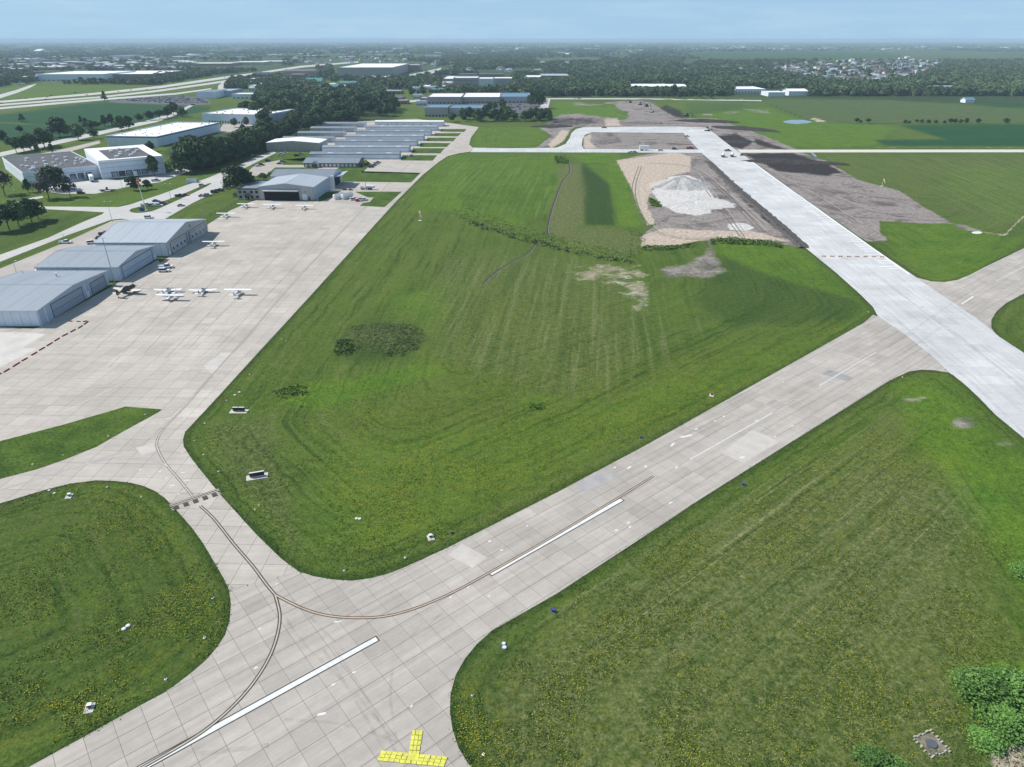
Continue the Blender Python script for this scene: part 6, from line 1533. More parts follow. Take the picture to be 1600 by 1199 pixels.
# fuel farm
def tank(p, label):
    g = G(*p); r = empty('fuel_tank', (g.x, g.y, .1), label, 'fuel tank', 'horizontal fuel tanks', R(62))
    lp('vessel', MB().loft([(0,-4.6,1.9,.9,.9),(0,-4.2,1.9,1.3,1.3),(0,4.2,1.9,1.3,1.3),(0,4.6,1.9,.9,.9)], 16), 'white_paint', r, False)
    for y in (-3, 0, 3): lp('saddle', MB().box(-1.1, 1.1, y - .2, y + .2, 0, 1.0), 'trim_light', r)
    lp('walkway', MB().box(-.35, .35, -4, 4, 3.2, 3.28), 'metal_galv', r); lp('rail', MB().cyl((.4, -4, 4.0), (.4, 4, 4.0), .04, n=4), 'metal_galv', r)
    r.rotation_euler.z = R(-32)
tank((530,310.5), 'white cylindrical fuel tank, left of the pair on the grass corner'); tank((543,310.5), 'white cylindrical fuel tank, right of the pair on the grass corner')
sheet('tank_pad', [(522,315),(530,300),(552,299),(575,309),(584,309),(578,316),(560,318.5)], 'concrete_yard', .13)
g = G(573, 296.5); r = empty('fuel_truck', (g.x, g.y, .055), 'white aviation fuel truck on the taxiway behind the grass block', 'truck', None, 0)
lp('chassis', MB().box(-4, 4, -1.1, 1.1, .7, 1.1), 'trim_dark', r); lp('tank_body', MB().loft([(0,-4,0,.9,.7),(0,-3.8,0,1.2,.95),(0,1.8,0,1.2,.95),(0,2.0,0,.9,.7)], 14), 'white_paint', r)
r.children[-1].rotation_euler.z = math.pi / 2; r.children[-1].location = (1.7, 0, 2.1)
lp('cab', MB().hexa([(-4,-1.1,1.1),(-2.2,-1.1,1.1),(-2.2,1.1,1.1),(-4,1.1,1.1),(-3.6,-1,2.7),(-2.3,-1,2.7),(-2.3,1,2.7),(-3.6,1,2.7)]), 'white_paint', r); lp('windscreen', MB().hexa([(-4.0,-.95,1.75),(-3.9,-.95,1.75),(-3.9,.95,1.75),(-4.0,.95,1.75),(-3.72,-.9,2.5),(-3.6,-.9,2.5),(-3.6,.9,2.5),(-3.72,.9,2.5)]), 'glass_dark', r)
for x in (-3.1, 1.6, 2.9):
    for s_ in (-1, 1): lp('wheel', MB().cyl((x, s_ - .15, .5), (x, s_ + .15, .5), .5, n=10), 'black_rubber', r)
g = G(301, 285); r = empty('utility_cabinet', (g.x, g.y, 0), 'white block enclosure with dark opening on the lawn beside the access road', 'enclosure', None, R(10))
lp('wall', MB().box(-3.5, 3.5, -2.2, -2.0, 0, 2.4).box(-3.5, -3.3, -2, 2.2, 0, 2.4).box(-3.3, 3.5, 2.0, 2.2, 0, 2.4), 'white_wall', r); lp('gate', MB().box(3.3, 3.4, -2, 2, .1, 2.2), 'trim_dark', r)
# small cars seen as rows: the far parking lots
def lot(poly, n, where, group, rz=8):
    got = 0; tries = 0; used = []
    while got < n and tries < 4000:
        tries += 1; x, y = rand_in(poly)
        if any(abs(x - a) < 2.4 and abs(y - b) < .9 for a, b in used): continue
        used.append((x, y)); got += 1; c = rnd.choice(['white', 'white', 'silver', 'black', 'grey', 'blue', 'red', 'white']); k_ = rnd.choice(['car', 'suv', 'pickup'])
        g = G(x, y); o = link('car', LOWCAR[c], None, (g.x, g.y, .06)); o.rotation_euler.z = R(rz + rnd.choice([0, 90]) + rnd.uniform(-4, 4)); tag(o, f'{c} {k_.replace("suv", "car")}, {place(x, y, poly)}, parked {where}', 'car', group)
LOWCAR = {}
for c in CARS:
    mb = MB().hexa([(-2.3,-.9,.3),(2.3,-.9,.3),(2.3,.9,.3),(-2.3,.9,.3),(-2.25,-.9,.9),(2.2,-.85,.8),(2.2,.85,.8),(-2.25,.9,.9)]).hexa([(-1.6,-.8,.85),(1.1,-.8,.8),(1.1,.8,.8),(-1.6,.8,.85),(-1.1,-.65,1.4),(.4,-.65,1.4),(.4,.65,1.4),(-1.1,.65,1.4)], 1).box(-1.05, .35, -.62, .62, 1.4, 1.46)
    for x in (-1.4, 1.4):
        for y in (-.85, .85): mb.cyl((x, y - .1, .32), (x, y + .1, .32), .32, n=6, mi=2)
    LOWCAR[c] = mb.mesh('car', [CARS[c], 'glass_dark', 'black_rubber'])
lot([(178,157),(230,153),(290,151),(322,157),(326,162),(250,161.5)], 150, 'in the dealer lot beside the highway', 'cars in the dealer lot', 10)
lot([(668,166),(760,164),(820,164),(822,170),(700,170)], 60, 'in front of the long business building', 'cars before the business building', 0)
lot([(765,171),(822,171),(822,182),(770,182)], 22, 'in the yard between the trees', 'cars in the business yard')
lot([(690,118.5),(640,120),(690,107),(690,112)], 16, 'beside the big-box store', 'cars beside the big-box store')
lot([(640,111),(690,106.5),(686,112),(650,116)], 20, 'in the yard right of the big-box store', 'cars in the big-box yard')
lot([(1000,146),(1060,146),(1060,149),(1000,149)], 18, 'in front of the white industrial building', 'cars at the industrial building', 0)
TX = sorted([3,41,72,136,74,80,118,205,272,303,330,352,390,408,275,185,150,230])
for i, (x, y) in enumerate([(3,162),(41,154.6),(72,156),(136,149),(74,152.5),(80,150),(118,146),(205,141.5),(272,131),(303,126.5),(330,128),(352,121.5),(390,117),(408,113),(275,137),(185,144),(150,151.5),(230,141)]):
    g = G(x, y); o = link('car', LOWCAR[['black', 'black', 'black', 'white', 'silver', 'grey'][i % 6]], None, (g.x, g.y, .1)); o.rotation_euler.z = R(25); tag(o, ['black', 'black', 'black', 'white', 'silver', 'grey'][i % 6] + ' vehicle on the highway, ' + ORD[TX.index(x)] + ' from the left', 'car', 'traffic on the highway')
for i, (x, y) in enumerate([(1100,155),(1114,155.3),(1135,156),(898,154.6),(905,154.7),(1160,156.5)]):
    g = G(x, y); o = link('car', LOWCAR[['black', 'black', 'grey', 'white', 'black', 'white'][i]], None, (g.x, g.y, .1)); o.scale = (1.2,) * 3; tag(o, ORD[[898,905,1100,1114,1135,1160].index(x)] + ' vehicle from the left on the far road beyond the earthworks', 'car', 'traffic on the far road')

# ================================================================== POLES, FENCE, SIGNS, LIGHTS
def lamp(p, h, label, heads=1, r=.13, arm=1.2, ang=0, mat='metal_galv'):
    g = G(*p); o = empty('light_pole', (g.x, g.y, 0), label, 'light pole', 'light poles', ang)
    lp('base', MB().cyl((0,0,0), (0,0,.7), .35, n=8), 'pad_concrete', o)
    lp('pole', MB().cyl((0,0,.6), (0,0,h), r * 1.3, r * .7, 8), mat, o)
    for k in range(heads):
        a = k * math.pi; x = arm * math.cos(a)
        lp('lamp_arm', MB().cyl((0,0,h - .15), (x,0,h), .06, n=5), mat, o); lp('lamp_head', MB().box(x - .45, x + .45, -.22, .22, h - .08, h + .1), 'trim_light', o)
lamp((180.5,446.5), 20, 'tallest light pole, standing between the two nearest hangars', 2, .16); lamp((28,432.5), 7, 'short light pole behind the nearest hangar', 1, .1); lamp((320,344.5), 13.5, 'light pole at the fence behind the tallest hangar', 1, .13)
lamp((175.5,346), 11, 'double-armed light pole on the grass verge', 2, .1, 1.6); lamp((267,311), 9.5, 'double-armed light pole on the traffic island', 2, .1, 1.5); lamp((192.5,298), 9, 'slim light pole in the loading yard', 1, .08)
lamp((572,297.5), 18, 'tall light pole beside the fuel truck', 1, .14); lamp((23,312), 6, 'small lamp post by the path at the left edge', 1, .08); lamp((101,377), 3.5, 'very short post on the roadside lawn', 1, .1, .2); lamp((395,258), 8, 'light pole in the office car park', 1, .08)
# beacon mast with orange drum
g = G(229, 330); r = empty('beacon_mast', (g.x, g.y, .1), 'white banded mast with an orange and red beacon basket on top', 'beacon')
lp('foot', MB().cyl((0,0,0), (0,0,.5), .9, n=10), 'pad_concrete', r)
for i in range(6): lp('mast_section', MB().cyl((-.2 * i, 0, .4 + i * 2.5), (-.2 * (i + 1), 0, .4 + (i + 1) * 2.5), .26 - .01 * i, .25 - .01 * i, 8), 'white_paint' if i % 2 == 0 else 'cream_paint', r)
lp('beacon_basket', MB().cyl((-1.2,0,15.4), (-1.2,0,16.6), .5, .95, 10), 'orange_fabric', r); lp('beacon_drum', MB().cyl((-1.2,0,16.6), (-1.2,0,17.4), .9, .8, 10), 'barricade_red', r); lp('beacon_lamp', MB().cyl((-1.2,0,17.4), (-1.2,0,18.3), .35, .2, 8), 'yellow_paint', r)
g = G(222, 329.5); r = empty('blue_container', (g.x, g.y, .13), 'small dark blue box at the mast foot on the traffic island', 'box'); lp('body', MB().box(-1.0, .9, -.8, .8, 0, 1.9), 'blue_paint', r); lp('lid', MB().box(-1.1, 1.0, -.9, .9, 1.9, 2.05), 'trim_dark', r)
# windsock in the centre field
def windsock(p, label, h, r_=.45, L_=2.2, colr='orange_fabric', rz=-1.1):
    g = G(*p); r = empty('windsock', (g.x, g.y, 0), label, 'windsock', None, rz)
    lp('pad', MB().box(-.9, .9, -.9, .9, 0, .1), 'pad_concrete', r); lp('pole', MB().cyl((0,0,0), (0,0,h), .09, .06, 6), 'white_paint', r)
    for i in range(4):
        a0, a1 = i / 4, (i + 1) / 4; f = lambda a: (L_ * a * .75, 0, h - a * a * L_ * .8 - a * .3)
        lp('sock_band', MB().cyl(f(a0), f(a1), r_ * (1 - .5 * a0), r_ * (1 - .5 * a1), 10), colr if i % 2 == 0 else 'cream_paint', r)
windsock((656.5,345), 'orange and cream windsock in the grass beside the long taxiway', 5.2, .55, 3.4); windsock((1378,291), 'yellow windsock in the field east of the new runway', 4.6, .5, 2.6, 'yellow_paint')
# distance signs with concrete pads
def sign(p, label, W_, rz, faces=1, h=1.0, name='guidance_sign', fmat='trim_dark', cat='sign'):
    g = G(*p); r = empty(name, (g.x, g.y, 0), label, cat, None, R(rz))
    lp('pad', MB().box(-W_ / 2 - .7, W_ / 2 + .7, -1.1, 1.1, 0, .12), 'pad_concrete', r)
    seg = W_ / faces
    for i in range(faces):
        x0 = -W_ / 2 + i * seg + .08; lp('panel', MB().box(x0, x0 + seg - .16, -.1, .25, .3, .3 + h), 'line_black', r); lp('panel_cap', MB().box(x0, x0 + seg - .16, -.14, .29, .3 + h, .36 + h), 'trim_light', r)
        for lx in (x0 + .2, x0 + seg - .4): lp('leg', MB().box(lx, lx + .08, -.03, .05, .1, .3), 'metal_galv', r)
    return r
sign((373.5,643.5), 'black airfield sign in two panels on a pale pad, upper one in the grass', 3.4, 0, 2); sign((402,745.5), 'black airfield sign on a pale pad, lower one in the grass beside the taxiway', 3.4, 18, 1)
def box_light(p, label, rz, mat='white_paint', s=1.0, pad=(1.1, 1.5), cat='airfield light', pm='pad_concrete', name='approach_light_unit'):
    g = G(*p); r = empty(name, (g.x, g.y, 0), label, cat, None, R(rz)); r.scale = (s * .6,) * 3
    lp('pad', MB().box(-pad[0], pad[0], -pad[1], pad[1], 0, .12), pm, r)
    lp('housing', MB().hexa([(-.6,-.1,.45),(.6,-.1,.45),(.6,1.0,.45),(-.6,1.0,.45),(-.55,0,1.0),(.55,0,1.0),(.55,.9,1.1),(-.55,.9,1.1)]), mat, r); lp('front_plate', MB().box(-.55, .55, -.16, -.1, .5, .95), 'line_black', r)  # black plate on the front of each housing
    for x in (-.45, .4): lp('leg', MB().box(x, x + .07, .2, .27, .1, .45).box(x, x + .07, .7, .77, .1, .45), 'metal_galv', r)
box_light((140,1107), 'white equipment unit on a pale pad in the lower left field', 15); box_light((108,776), 'white and black unit on a pad beside the left taxiway', 10); box_light((673,840.5), 'white and dark unit on a pad near the curve of the runway edge', 20)
box_light((1112,618), 'red and white unit on a pad beside the runway', -25, 'barricade_red', 1.0); box_light((1001,685), 'dark blue unit in the grass above the runway edge', -20, 'trim_dark', .9, (.9, .5), pm='trim_dark'); box_light((1161,759), 'dark blue unit in the grass below the runway edge', -20, 'blue_paint', .9, (1.0, .6), pm='trim_dark')
box_light((864,957), 'blue-black unit in the grass nearest the rounded runway corner', -20, 'blue_paint', .9, (1.1, .5), pm='trim_dark'); box_light((706,834), 'dark low unit beside the white and dark one', 20, 'trim_dark', .7, (.8, .5), pm='trim_dark')
def lid(p, label, r_=.68, h=.18, mat='pad_concrete', stake=None):
    g = G(*p); r_ *= .6; r = empty('ground_light' if stake else 'manhole_cover', (g.x, g.y, 0), label, 'airfield light' if stake else 'manhole cover', 'edge lights beside the pavement' if stake else None)
    lp('base', MB().cyl((0,0,0), (0,0,h), r_, r_ * .96, 16), mat, r)
    if stake: lp('lamp', MB().cyl((0,0,h), (0,0,h + .35), .08, n=6), stake, r)
    else: lp('ring', MB().cyl((0,0,h), (0,0,h + .04), r_ * .7, n=16), 'trim_light', r)
lid((193.5,983.5), 'round white cover in the left field, lower left of the pair'); lid((200,978.5), 'round white cover in the left field, upper right of the pair'); lid((787,1006.5), 'pale round cover near the lower right grass corner, upper one', .7, mat='water'); lid((788,1012.5), 'pale round cover near the lower right grass corner, lower one', .8, mat='water')
lid((557,811), 'pale round cover in the centre field, left of the pair', .6); lid((562,811.5), 'pale round cover in the centre field, right of the pair', .6)
lid((367,618), 'pale cover beside the taxiway edge, left of the pair', .6); lid((374,613.5), 'pale cover beside the taxiway edge, right of the pair', .6)
lid((77,767), 'pale cover beside the left taxiway, left of the pair', .5); lid((85,771.5), 'pale cover beside the left taxiway, right of the pair', .5)
LIGHTS = [(332.5,935.5),(319.5,997.5),(259,1062),(398.5,797),(341.5,737),(318,711),(304,689),(320,662),(354,626),(390,586),(440,530),(500,445),(530,411),(570,368),(600,340),(630,312),(227,648),(169.5,682),(98.5,711.5),(51,726),(167.5,761.5),(221,777),(538,892),(633,872),(738,1087),(755.5,1179.5),
          (99.5,1222),(1410,590),(1355,510),(1357,488),(447,533),(1475,457),(680,325),(405,790)]
def EDGEL(p):
    x, y = p
    near = [((268, 797), 'hold-short line'), ((290, 687), 'long taxiway bend'), ((550, 908), 'rounded runway edge below the centre field'), ((703, 1110), 'rounded lower right grass corner'), ((360, 960), 'rounded left field corner'), ((1366, 490), 'new runway crossing'), ((150, 700), 'narrow grass leaf'), ((600, 335), 'long taxiway near the windsock'), ((450, 500), 'middle of the long taxiway'), ((120, 1215), 'bottom left corner')]
    q_ = min(near, key=lambda t: math.dist(t[0], p)); dx, dy = x - q_[0][0], y - q_[0][1]
    side_ = ('above' if dy < 0 else 'below') if abs(dy) > abs(dx) else ('left of' if dx < 0 else 'right of')
    return f'white round light base {side_} the {q_[1]}' + (', close by' if math.dist(q_[0], p) < 45 else '')
for i, p in enumerate(LIGHTS): lid(p, EDGEL(p), .36, .12, 'white_paint' if i % 3 else 'cream_paint', 'yellow_paint' if i % 2 else 'blue_paint')
# white paint splashes left on the concrete
def splash(p, a, b, rz, z=.06):
    g = G(*p); mb = MB(); n = 9; rr = [rnd.uniform(.7, 1.1) for _ in range(n)]
    pts_ = [(g.x + (math.cos(2*math.pi*i/n) * a * rr[i]) * math.cos(R(rz)) - math.sin(2*math.pi*i/n) * b * rr[i] * math.sin(R(rz)), g.y + math.cos(2*math.pi*i/n) * a * rr[i] * math.sin(R(rz)) + math.sin(2*math.pi*i/n) * b * rr[i] * math.cos(R(rz))) for i in range(n)]
    struct('paint_mark', MB().prism(pts_, .045, z), 'line_white')
for p, a, b in [((521,1070),.45,.2),((553,1051),.4,.18),((643,1104),.35,.15),((764,932),.35,.15),((784,860),.4,.2),((765,846),.35,.25),((824,822),.35,.2),((704,934),.3,.2),((732,918),.3,.15),((503,1116),.8,.25),((1051,695),1.2,.35),((1072,682),2.2,.35),((983,731),.9,.3),((961,731),.5,.25),((1131,651),.5,.3),((1117,658),.4,.2),((1088,671),.7,.25),((1160,715),1.0,.3),((1048,786),.7,.25),((982,817),.6,.2),((963,829),.5,.2),((1224,598),.5,.2),((1238,666),.5,.3),((1211,683),.4,.3),((1182,658),.6,.2),((984,824),.5,.2),((432,913),.3,.15),((406,983),.3,.15),((250,737),.4,.2),((260,748),.35,.2),((279,772),.35,.2),((219,734),.35,.2),((284,707),.4,.2),((264,654),1.0,.25),((288,655),.5,.2),((400,1044),.4,.2),((1009,729),.6,.25),((1057,731),.6,.2)]:
    splash(p, a, b, rnd.uniform(20, 60))
for p in [(286,739),(293,751),(269,759),(527,972)]:
    splash(p, .8, .16, 10, .064); bpy.context.scene.collection.objects[-1] if False else None
# barricades
def barricade(p, q_, label, group, mats=('barricade_red', 'line_black', 'barricade_red'), h=.28):
    A, B = G(*p), G(*q_); Lb = (B - A).length; r = empty('barricade', (A.x, A.y, .05), label, 'barricade', group, math.atan2(B.y - A.y, B.x - A.x))
    n = max(3, int(Lb / .9))
    for i in range(n): lp('barrier_block', MB().hexa([(i*Lb/n,-.15,0),((i+.94)*Lb/n,-.15,0),((i+.94)*Lb/n,.15,0),(i*Lb/n,.15,0),(i*Lb/n,-.12,h),((i+.94)*Lb/n,-.12,h),((i+.94)*Lb/n,.12,h),(i*Lb/n,.12,h)]), mats[i % 2], r)
    lp('top_rail', MB().box(0, Lb, -.04, .04, h, h + .06), mats[2], r)
seg = [(138,503),(131,508)],[(129,509.5),(122,514)],[(118,515.5),(110,520)],[(106,522),(97,526.5)],[(93,529),(85,534)],[(82,536),(73,541.5)],[(70,543.5),(61,548.5)],[(58,551),(49,556)],[(43,560),(34,565)],[(31,567),(20,574)],[(15,577),(6,582.5)],[(2,584),(-6,588)]
for i, (a, b_) in enumerate(seg): barricade(a, b_, f'low red and black barricade on the apron, {["first","second","third","fourth","fifth","sixth","seventh","eighth","ninth","tenth","eleventh","twelfth"][i]} from the hangar', 'row of low barricades on the apron')
for i, (a, b_) in enumerate([((107,502.5),(113,502.8)),((120,503),(126,503.5)),((130,503.6),(136,502.2))]): barricade(a, b_, ['left', 'middle', 'right'][i] + ' one of the short barricades by the hangar corner', 'short barricades by the hangar corner')
for i in range(8):
    x = 1284 + i * 13; barricade((x, 401.4 + i * .12), (x + 6.0, 401.5 + i * .12), f'orange and white barricade across the new runway, {["first","second","third","fourth","fifth","sixth","seventh","last"][i]} from the left', 'row of barricades across the new runway', ('barricade_orange', 'white_paint', 'white_paint'), .5)
# fence along the apron behind the tall hangar
def fence(px, label, h=2.2, step=4.0, mat='trim_dark'):
    P_ = GP(px); r = empty('chain_link_fence', (P_[0][0], P_[0][1], 0), label, 'fence'); mb = MB()
    for a, b_ in zip(P_[:-1], P_[1:]):
        a, b_ = Vector(a), Vector(b_); L_ = (b_ - a).length; n = max(1, int(L_ / step))
        for i in range(n + 1):
            q_ = a.lerp(b_, i / n); part('fence_post', MB().cyl((q_.x, q_.y, 0), (q_.x, q_.y, h), .06, n=5), mat, r)
        for z in (.15, h * .5, h - .05): part('fence_rail', MB().cyl((a.x, a.y, z), (b_.x, b_.y, z), .03, n=4), mat, r)
        m_ = int(L_ / .5)
        for i in range(m_): 
            p0, p1 = a.lerp(b_, i / m_), a.lerp(b_, min(1, (i + 2) / m_)); mb.cyl((p0.x, p0.y, .15), (p1.x, p1.y, h - .05), .012, n=3, caps=False); mb.cyl((p0.x, p0.y, h - .05), (p1.x, p1.y, .15), .012, n=3, caps=False)
    o = part('wire_mesh', mb, mat, r); o['kind'] = 'stuff'
fence([(306,345),(322,341),(345,332),(372,318.5)], 'black chain link fence on the lawn beside the apron')
fence([(737,193.5),(800,193),(858,192)], 'dark fence line in front of the trees behind the small field', 2.4, 9)

# ================================================================== SOIL AND GRAVEL HEAPS
def heap(name, label, cpx, rx, ry, h, mat, rz=0, seed=1, peak=1.0, ns=72, nt=14, cat='soil pile'):
    g = G(*cpx); vs = []; fs = []; so_ = Vector((seed * 7.3, seed * 3.1, 0)); c, s_ = math.cos(R(rz)), math.sin(R(rz))
    for j in range(nt + 1):
        t = j / nt
        for i in range(ns):
            a = 2 * math.pi * i / ns; rr_ = 1 + .30 * mnoise.noise(Vector((math.cos(a) * 1.3, math.sin(a) * 1.3, seed))) + .22 * mnoise.noise(Vector((math.cos(a) * 4.3, math.sin(a) * 4.3, seed + 2))) + .12 * mnoise.noise(Vector((math.cos(a) * 11, math.sin(a) * 11, seed + 4)))
            x, y = rx * (1 - t) * rr_ * math.cos(a), ry * (1 - t) * rr_ * math.sin(a)
            z = h * (t ** peak) * (1 + .25 * mnoise.noise(Vector((x * .15, y * .15, seed)))) + (.35 * mnoise.noise(Vector((x * .7, y * .7, seed + 5))) if 0 < j else 0)
            vs.append((x * c - y * s_, x * s_ + y * c, max(z, 0) if j else -.1))
    for j in range(nt):
        for i in range(ns): k_ = (i + 1) % ns; fs.append((j * ns + i, j * ns + k_, (j + 1) * ns + k_, (j + 1) * ns + i))
    o = link(name, MB().add(vs, fs).mesh(name, [mat]), None, (g.x, g.y, 0)); tag(o, label, cat); return o
mk('soil_pit', (.20, .18, .13), .95, .5, 1.2, bump=.5); mk('gravel_grey', (.42, .405, .385), .95, .14, .5, bump=.6, bscale=1.5); mk('bank_soil', (.085, .075, .068), .95, .35, .6, bump=.6, bscale=1.2)
mk('soil_track', (.12, .10, .092), .95, .3, .3); mk('soil_pale', (.36, .33, .31), .95, .2, .3)
mk('soil_black', (.045, .038, .036), .95, .45, .35, bump=.6, bscale=1.2); mk('gravel_pale', (.52, .50, .475), .95, .12, .4, bump=.5, bscale=2.0); mk('soil_grey', (.17, .15, .14), .95, .25, .5, bump=.5, bscale=1.5)
heap('gravel_pile', 'pale crushed stone pile with pointed top on the construction ground', (1062,290), 23, 17, 6.5, 'gravel_grey', 12, 3, 1.0)
heap('gravel_bed', 'low flat spread of pale crushed stone in front of the pointed pile', (1083,316), 24, 22, .8, 'gravel_pale', 0, 5, .4, cat='gravel pile')
heap('topsoil_pile', 'long black topsoil berm beside the far end of the new runway', (1105,190.5), 38, 11, 3.2, 'soil_black', -15, 7, .6); heap('topsoil_pile', 'black topsoil berm curving right beyond the new runway', (1165,202), 42, 14, 3.0, 'soil_black', -38, 8, .6)
heap('topsoil_pile', 'broad dark topsoil heap east of the new runway', (1236,254), 40, 13, 2.2, 'soil_black', -14, 9, .6); heap('topsoil_pile', 'flat dark soil heap right of the loop road crossing', (1152,222), 14, 10, 1.2, 'soil_black', -35, 10, .5)
heap('topsoil_pile', 'dark soil ridge left of the upper loop taxiway', (862,198), 24, 12, 2.0, 'soil_black', 5, 12, .6); heap('soil_pile', 'grey spoil heap between the loop taxiways, left part', (950,221), 15, 13, 1.6, 'soil_grey', 10, 13, .6)
heap('soil_pile', 'grey-brown spoil mound behind the upper loop taxiway', (1003,193), 26, 12, 2.2, 'soil_grey', -10, 14, .6); heap('soil_pile', 'tan rubble mound by the far road', (1006,157), 22, 9, 2.4, 'soil_grey', 0, 15, .6)
# trench bank along the new runway's west edge
mb = MB(); pts_ = catmull(GP([(1106,252),(1128,273),(1150,293),(1180,319),(1206,341),(1232,364),(1258,388)]), 10)
L1_, R1_ = ribbon(pts_, 7.0); n = len(pts_); vs = []; fs = []
for i in range(n):
    c = Vector(pts_[i]); jx = 1 + .7 * mnoise.noise(Vector((i * .9, 2, 0))); L1_[i] = L1_[i] + (L1_[i] - c) * .6 * mnoise.noise(Vector((i * .7, 9, 0))); R1_[i] = R1_[i] + (R1_[i] - c) * .9 * mnoise.noise(Vector((i * .8, 5, 0)))
    vs += [(R1_[i].x, R1_[i].y, .0), (c.x * .4 + R1_[i].x * .6, c.y * .4 + R1_[i].y * .6, .75 * jx), (c.x, c.y, .25), (L1_[i].x, L1_[i].y, .0)]
for i in range(n - 1):
    for k in range(3): fs.append((i * 4 + k, (i + 1) * 4 + k, (i + 1) * 4 + k + 1, i * 4 + k + 1))
fs = [f[::-1] for f in fs]
tag(link('spoil_bank', MB().add(vs, fs).mesh('spoil_bank', ['bank_soil'])), 'narrow dark spoil bank running along the left edge of the new runway', 'soil bank')

# ================================================================== GROUND COVER
def scatter_tufts(name, label, specs, mat, blade=4, cat='weeds'):
    """tufts of upright leaves; specs: list of (x, y, height, spread)"""
    r = nrs; n = len(specs) * blade; S_ = np.repeat(np.array(specs), blade, 0)
    a = r.uniform(0, 6.283, n); o = r.normal(size=(n, 2)) * S_[:, 3:4] * .5
    bx, by = S_[:, 0] + o[:, 0], S_[:, 1] + o[:, 1]; h = S_[:, 2] * r.uniform(.5, 1.1, n); w_ = S_[:, 3] * r.uniform(.25, .5, n)
    lean = r.normal(size=(n, 2)) * h[:, None] * .9
    u = np.stack([np.cos(a) * w_, np.sin(a) * w_], 1)
    Vv = np.zeros((n, 4, 3))
    Vv[:, 0, :2] = np.stack([bx, by], 1) - u * .5; Vv[:, 1, :2] = np.stack([bx, by], 1) + u * .5
    Vv[:, 2, :2] = np.stack([bx, by], 1) + u * .7 + lean; Vv[:, 3, :2] = np.stack([bx, by], 1) - u * .7 + lean
    Vv[:, 2, 2] = h; Vv[:, 3, 2] = h * r.uniform(.7, 1, n)
    me = bpy.data.meshes.new(name); me.vertices.add(n * 4); me.vertices.foreach_set('co', Vv.ravel()); me.loops.add(n * 4); me.loops.foreach_set('vertex_index', np.arange(n * 4))
    me.polygons.add(n); me.polygons.foreach_set('loop_start', np.arange(n) * 4); me.polygons.foreach_set('loop_total', np.full(n, 4)); me.update(calc_edges=True)
    at = me.attributes.new('leaf', 'FLOAT', 'POINT'); at.data.foreach_set('value', np.repeat(np.clip(r.normal(.5, .28, n), 0, 1), 4)); me.materials.append(MATS[mat])
    tag(link(name, me), label, cat, None, 'stuff')
def fill(poly, n, h, sp):
    xs = [p[0] for p in poly]; ys = [p[1] for p in poly]; x = nrs.uniform(min(xs), max(xs), n * 3); y = nrs.uniform(min(ys), max(ys), n * 3); k = pip(poly, x, y); x, y = x[k][:n], y[k][:n]
    return [(*G(a, b)[:2], h * nrs.uniform(.5, 1.3), sp * nrs.uniform(.6, 1.3)) for a, b in zip(x, y)]
foliage('turf_blade', (.028, .072, .009), (.085, .135, .026)); foliage('weed_green', (.065, .130, .020), (.140, .225, .045)); foliage('weed_grey', (.105, .155, .050), (.185, .235, .095)); foliage('weed_dark', (.052, .098, .024), (.100, .155, .045))
DITCH = [(700,327),(730,326),(760,334),(800,346),(850,362),(900,376),(950,388),(1000,395),(1002,404),(980,408),(930,400),(880,388),(830,376),(780,362),(730,348),(712,338)]
scatter_tufts('ditch_weeds', 'tall rough weeds along the ditch across the centre field', fill(DITCH, 800, .4, .9) + fill([(985,355),(1012,365),(1008,385),(1000,404),(975,404),(985,380)], 120, .4, .8), 'weed_green')
scatter_tufts('dry_weeds', 'greyish weeds mixed into the ditch edge', fill([(730,345),(800,364),(870,384),(940,400),(990,408),(985,412),(930,404),(860,390),(790,370),(735,352)], 800, .9, 1.0) + fill([(548,510),(590,505),(640,508),(662,522),(655,545),(610,556),(560,548)], 900, .2, .6), 'weed_grey')
scatter_tufts('pond_reeds', 'dark olive reeds filling the wet hollow in the centre field', fill([(525,532),(550,530),(560,545),(545,556),(525,555)], 160, .4, .7) + fill([(590,505),(640,506),(660,515),(665,535),(640,555),(600,560),(620,530)], 200, .3, .6), 'weed_dark')
scatter_tufts('field_edge_weeds', 'green weeds along the edge of the construction ground', fill([(1110,374),(1150,371),(1180,376),(1215,378),(1225,388),(1190,384),(1140,382),(1112,382)], 320, .8, 1.1) + fill([(1000,385),(1060,384),(1090,378),(1085,386),(1040,392),(1004,392)], 200, .6, 1.0) + fill([(1085,284),(1100,287),(1099,295),(1084,292)], 80, .9, 1) + fill([(1014,309),(1028,316),(1036,325),(1018,322)], 80, .9, 1) + fill([(868,245),(884,246),(888,256),(868,256)], 80, 1.4, 1.2) + fill([(430,612),(460,600),(478,604),(480,615),(440,626)], 120, .4, .7) + fill([(825,630),(852,630),(850,640),(830,641)], 40, .35, .6), 'weed_green')
# shallow erosion ditches (dark cut lines)
for l, wd in (([(888,250),(890,268),(878,285),(868,310),(860,335),(855,362),(862,370)], .9), ([(855,376),(838,381),(826,395),(805,407),(775,425),(755,443)], .8)):
    mb = MB(); strip(mb, catmull(GP(l), 10), wd, .02, 0); strip(mb, catmull(GP(l), 10), wd * .5, .03, wd * .8, 1)
    struct('ditch', mb, ['soil_black', 'soil_grey'])
